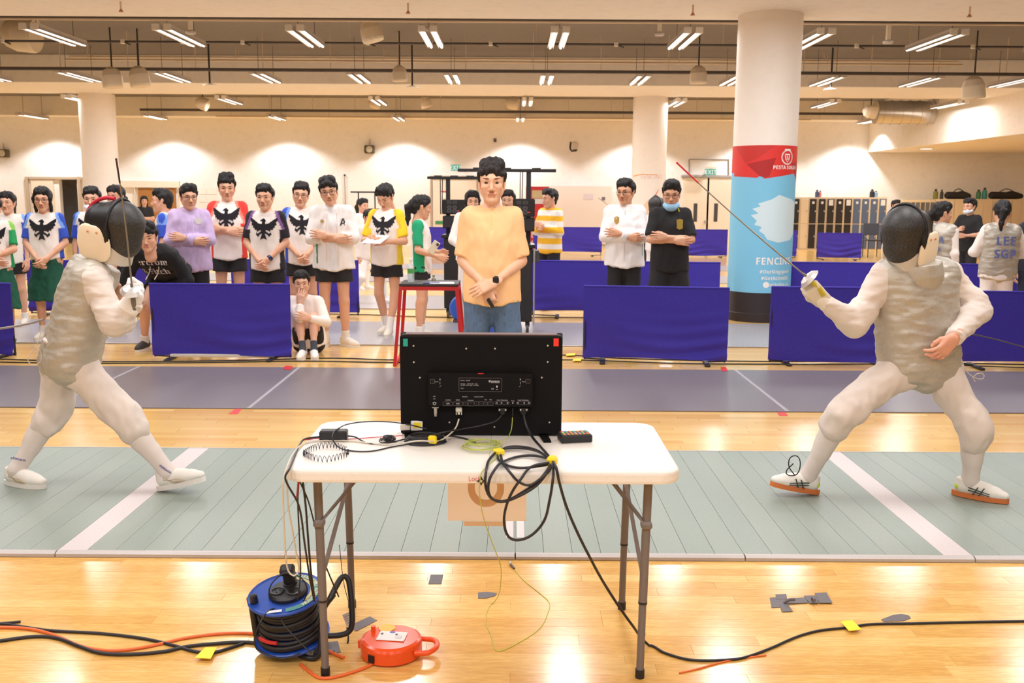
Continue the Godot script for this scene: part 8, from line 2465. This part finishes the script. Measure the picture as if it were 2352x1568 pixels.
	onlooker("boy in a yellow and white striped long-sleeved shirt and dark trousers", 1264, 432, 13.6, -0.75, with(base, {"hair": "short", "look": Vector3(0.05, -0.3, 0), "cell": 0.014, "J": {"eL": Vector3(0.24, 1.12, 0.05), "eR": Vector3(-0.24, 1.12, 0.05), "wL": Vector3(0.04, 1.2, 0.2), "wR": Vector3(-0.03, 1.17, 0.21), "aL": Vector3(0.13, 0.085, 0.15), "aR": Vector3(-0.12, 0.085, -0.1)},
		"top": {"name": "striped_shirt", "color": Color.WHITE, "sleeve": 1.95, "hem": 0.08, "loose": 0.018, "tint": func(q: Vector3, _n: Vector3) -> Color: return rgb(250, 190, 40).srgb_to_linear() if fposmod(q.y + 0.02, 0.155) < 0.08 else Color(0.9, 0.86, 0.8)}, "bottom": {"kind": "trousers", "color": rgb(34, 34, 44), "loose": 0.02}}))
	# the two men with folded arms
	r = onlooker("man with glasses in a white track jacket with folded arms, looking left", 1438, 409, 10.6, -0.12, with(base, {"J": CROSSED, "hair": "short", "glasses": true, "skin": rgb(212, 156, 122), "look": Vector3(0.03, -0.4, 0), "top": {"name": "track_jacket", "color": Color.WHITE, "sleeve": 1.9, "hem": 0.09, "loose": 0.024, "collar": 0.05, "fold": 0.012, "tint": func(q: Vector3, _n: Vector3) -> Color: return Color(0.03, 0.22, 0.1) if absf(q.x) > 0.17 and absf(q.x) < 0.2 and q.y < 1.12 and q.z < 0.06 else (Color(0.18, 0.17, 0.18) if q.z < -0.01 and absf(q.x) > 0.14 and q.y < 1.12 else Color(0.92, 0.89, 0.87))}, "bottom": {"kind": "trousers", "color": black, "loose": 0.02}}))
	part("zip", Shape.new().tube(smooth_path([r[1].torso.cast(0.0, 1.42, 0.4) + Vector3(0, 0, 0.002), r[1].torso.cast(0.0, 1.2, 0.4) + Vector3(0, 0, 0.002), r[1].torso.cast(0.0, 0.88, 0.4) + Vector3(0, 0, 0.002)]), 0.004, 6).mesh(), mat(rgb(214, 206, 200), 0.6), r[0])
	part("chest_crest", on_chest(Shape.new().flat([[-0.026, 0.04], [0, 0.05], [0.026, 0.04], [0.026, -0.01], [0, -0.04], [-0.026, -0.01]]).mesh(), r[1].torso, -0.09, 1.31), mat(rgb(196, 160, 80), 0.6), r[0])
	r = onlooker("man in a black polo shirt with a blue face mask under his chin, arms folded", 1543, 411, 10.05, -0.06, with(base, {"J": CROSSED, "hair": "parted", "glasses": true, "chin_mask": -0.085, "look": Vector3(0.2, -0.12, 0.0), "top": {"name": "polo_shirt", "color": rgb(30, 28, 30), "sleeve": 0.46, "hem": 0.09, "loose": 0.016, "collar": 0.025}, "bottom": with(shorts, {"length": 0.7, "loose": 0.03})}))
	part("chest_crest", on_chest(Shape.new().flat([[-0.035, 0.05], [0.0, 0.06], [0.035, 0.05], [0.03, -0.01], [0.034, -0.035], [0, -0.05], [-0.034, -0.035], [-0.03, -0.01]]).mesh(), r[1].torso, 0.085, 1.29), mat(rgb(176, 150, 60), 0.6), r[0])
	part("collar_mark", box_mesh(Vector3(0.012, 0.035, 0.004)), mat(rgb(220, 210, 60), 0.6), r[0], Transform3D(Basis(Vector3.BACK, 0.3), r[1].torso.cast(0.075, 1.44 * r[1].s, 0.4) + Vector3(0, 0, 0.012)))
	# far fencers and helpers
	var kit := {"top": {"name": "fencing_jacket", "color": white, "sleeve": 2.0, "loose": 0.02}, "bottom": {"kind": "trousers", "name": "breeches", "color": white, "loose": 0.022, "length": 0.2, "cuff": 0.05, "knee": 1.0}, "socks": 0.93, "skin": rgb(226, 172, 140), "shoes": rgb(236, 230, 222), "girth": 1.0}
	r = onlooker("distant masked fencer standing between the two men with folded arms", 1511, 449, 14.5, -0.9, with(kit, {"head_on": false, "J": {"wR": Vector3(-0.2, 1.3, 0.35), "eR": Vector3(-0.24, 1.2, 0.12)}}))
	fencing_mask(r[0], r[1].head_t, false)
	var ft: Vector3 = r[0].transform * (r[1].J.wR as Vector3)
	foil("thin distant foil raised before the faintly printed pillar", ft, at(1375, 455, 14.0), rgb(150, 140, 130), rgb(120, 110, 100), Vector3.ZERO)
	onlooker("distant woman with tied hair in a white fencing jacket, left of the yellow sleeves", 832, 454, 16.0, 0.9, with(kit, {"hair": "tied", "girth": 0.95, "J": CLASPED}))
	onlooker("fencer in white kit half hidden between the white jacket and the yellow sleeves", 846, 480, 14.0, 0.4, with(kit, {"hair": "short", "look": Vector3(0.3, 0.3, 0), "J": {"kL": Vector3(0.22, 0.5, 0.15), "aL": Vector3(0.3, 0.085, 0.0), "kR": Vector3(-0.2, 0.5, 0.15), "aR": Vector3(-0.3, 0.085, -0.1)}}))
	onlooker("distant woman in black by the brown door with crossed arms", 330, 449, 23.0, 0.5, {"cell": 0.02, "skin": rgb(226, 172, 140), "hair": "long", "J": CROSSED, "top": {"color": black}, "bottom": {"kind": "trousers", "color": black}, "shoes": black})
	# right-hand group
	r = onlooker("woman fencer in white kit and silver vest right of the right fencer's mask", 2166, 461, 10.6, 2.2, with(kit, {"hair": "tied", "look": Vector3(0, -0.5, 0), "girth": 0.96, "cell": 0.0115}))
	lame_vest(r[0], r[1], 0.0115, 0.94, false)
	part("back_lettering", on_back(text_mesh("CHIA", 0.1, 0.0, true), r[1], 0.0, 1.28), mat(rgb(96, 110, 150), 0.7), r[0])
	part("back_lettering", on_back(text_mesh("SGP", 0.1, 0.0, true), r[1], 0.0, 1.15), mat(rgb(96, 110, 150), 0.7), r[0])
	r = onlooker("woman fencer with a long ponytail and blue lettering on her vest's back, far right", 2305, 458, 10.1, 2.95, with(kit, {"hair": "tied", "look": Vector3(0.25, -0.2, 0), "girth": 0.97, "cell": 0.0115, "J": {"eL": Vector3(0.27, 1.14, 0.03), "eR": Vector3(-0.3, 1.13, 0.05), "wL": Vector3(0.1, 1.1, 0.22), "wR": Vector3(-0.15, 1.08, 0.22)}}))
	lame_vest(r[0], r[1], 0.0115, 0.95, false)
	part("back_lettering", on_back(text_mesh("LEE", 0.12, 0.0, true), r[1], -0.02, 1.28), mat(rgb(96, 110, 176), 0.7), r[0])
	part("back_lettering", on_back(text_mesh("SGP", 0.12, 0.0, true), r[1], -0.02, 1.13), mat(rgb(96, 110, 176), 0.7), r[0])
	onlooker("man in black tee shirt and white face mask talking by the cream cupboards", 2230, 454, 15.5, -0.9, {"cell": 0.016, "skin": rgb(226, 172, 140), "hair": "short", "look": Vector3(0.05, -0.2, 0), "chin_mask": -0.05, "chin_color": rgb(222, 230, 236), "J": {"eL": Vector3(0.25, 1.12, 0.06), "eR": Vector3(-0.24, 1.14, 0.1), "wL": Vector3(0.06, 1.1, 0.24), "wR": Vector3(-0.05, 1.2, 0.26)}, "top": {"name": "tee_shirt", "color": black, "sleeve": 0.44, "hem": 0.07}, "bottom": {"kind": "trousers", "color": rgb(40, 38, 40)}, "shoes": black})
	onlooker("person in dark clothes cut by the right edge", 2392, 452, 10.6, -0.6, with(base, {"hair": "long", "top": {"color": rgb(40, 42, 54), "sleeve": 1.9}, "bottom": {"kind": "trousers", "color": rgb(40, 42, 60)}}))
	onlooker("distant person whose dark hair shows above the right fencer's mask", 2058, 458, 21.0, 0.3, {"cell": 0.02, "skin": rgb(226, 172, 140), "hair": "short", "top": {"color": black}, "bottom": {"kind": "trousers", "color": black}, "shoes": black})
	print("people ", Time.get_ticks_msec() - t0)
func on_back(m: Mesh, R: Dictionary, cx: float, cy: float) -> ArrayMesh:
	var f: Field = R.torso
	return bend(m, func(p: Vector3):
		var q := Vector3(cx - p.x, cy * R.s + p.y, -0.4)
		var all := f.everything()
		for k in 40:
			var d := f.value(q, all)
			q.z += d * 0.7
			if absf(d) < 0.0006: break
		return [q - Vector3(0, 0, 0.034), Vector3(0, 0, -1)])
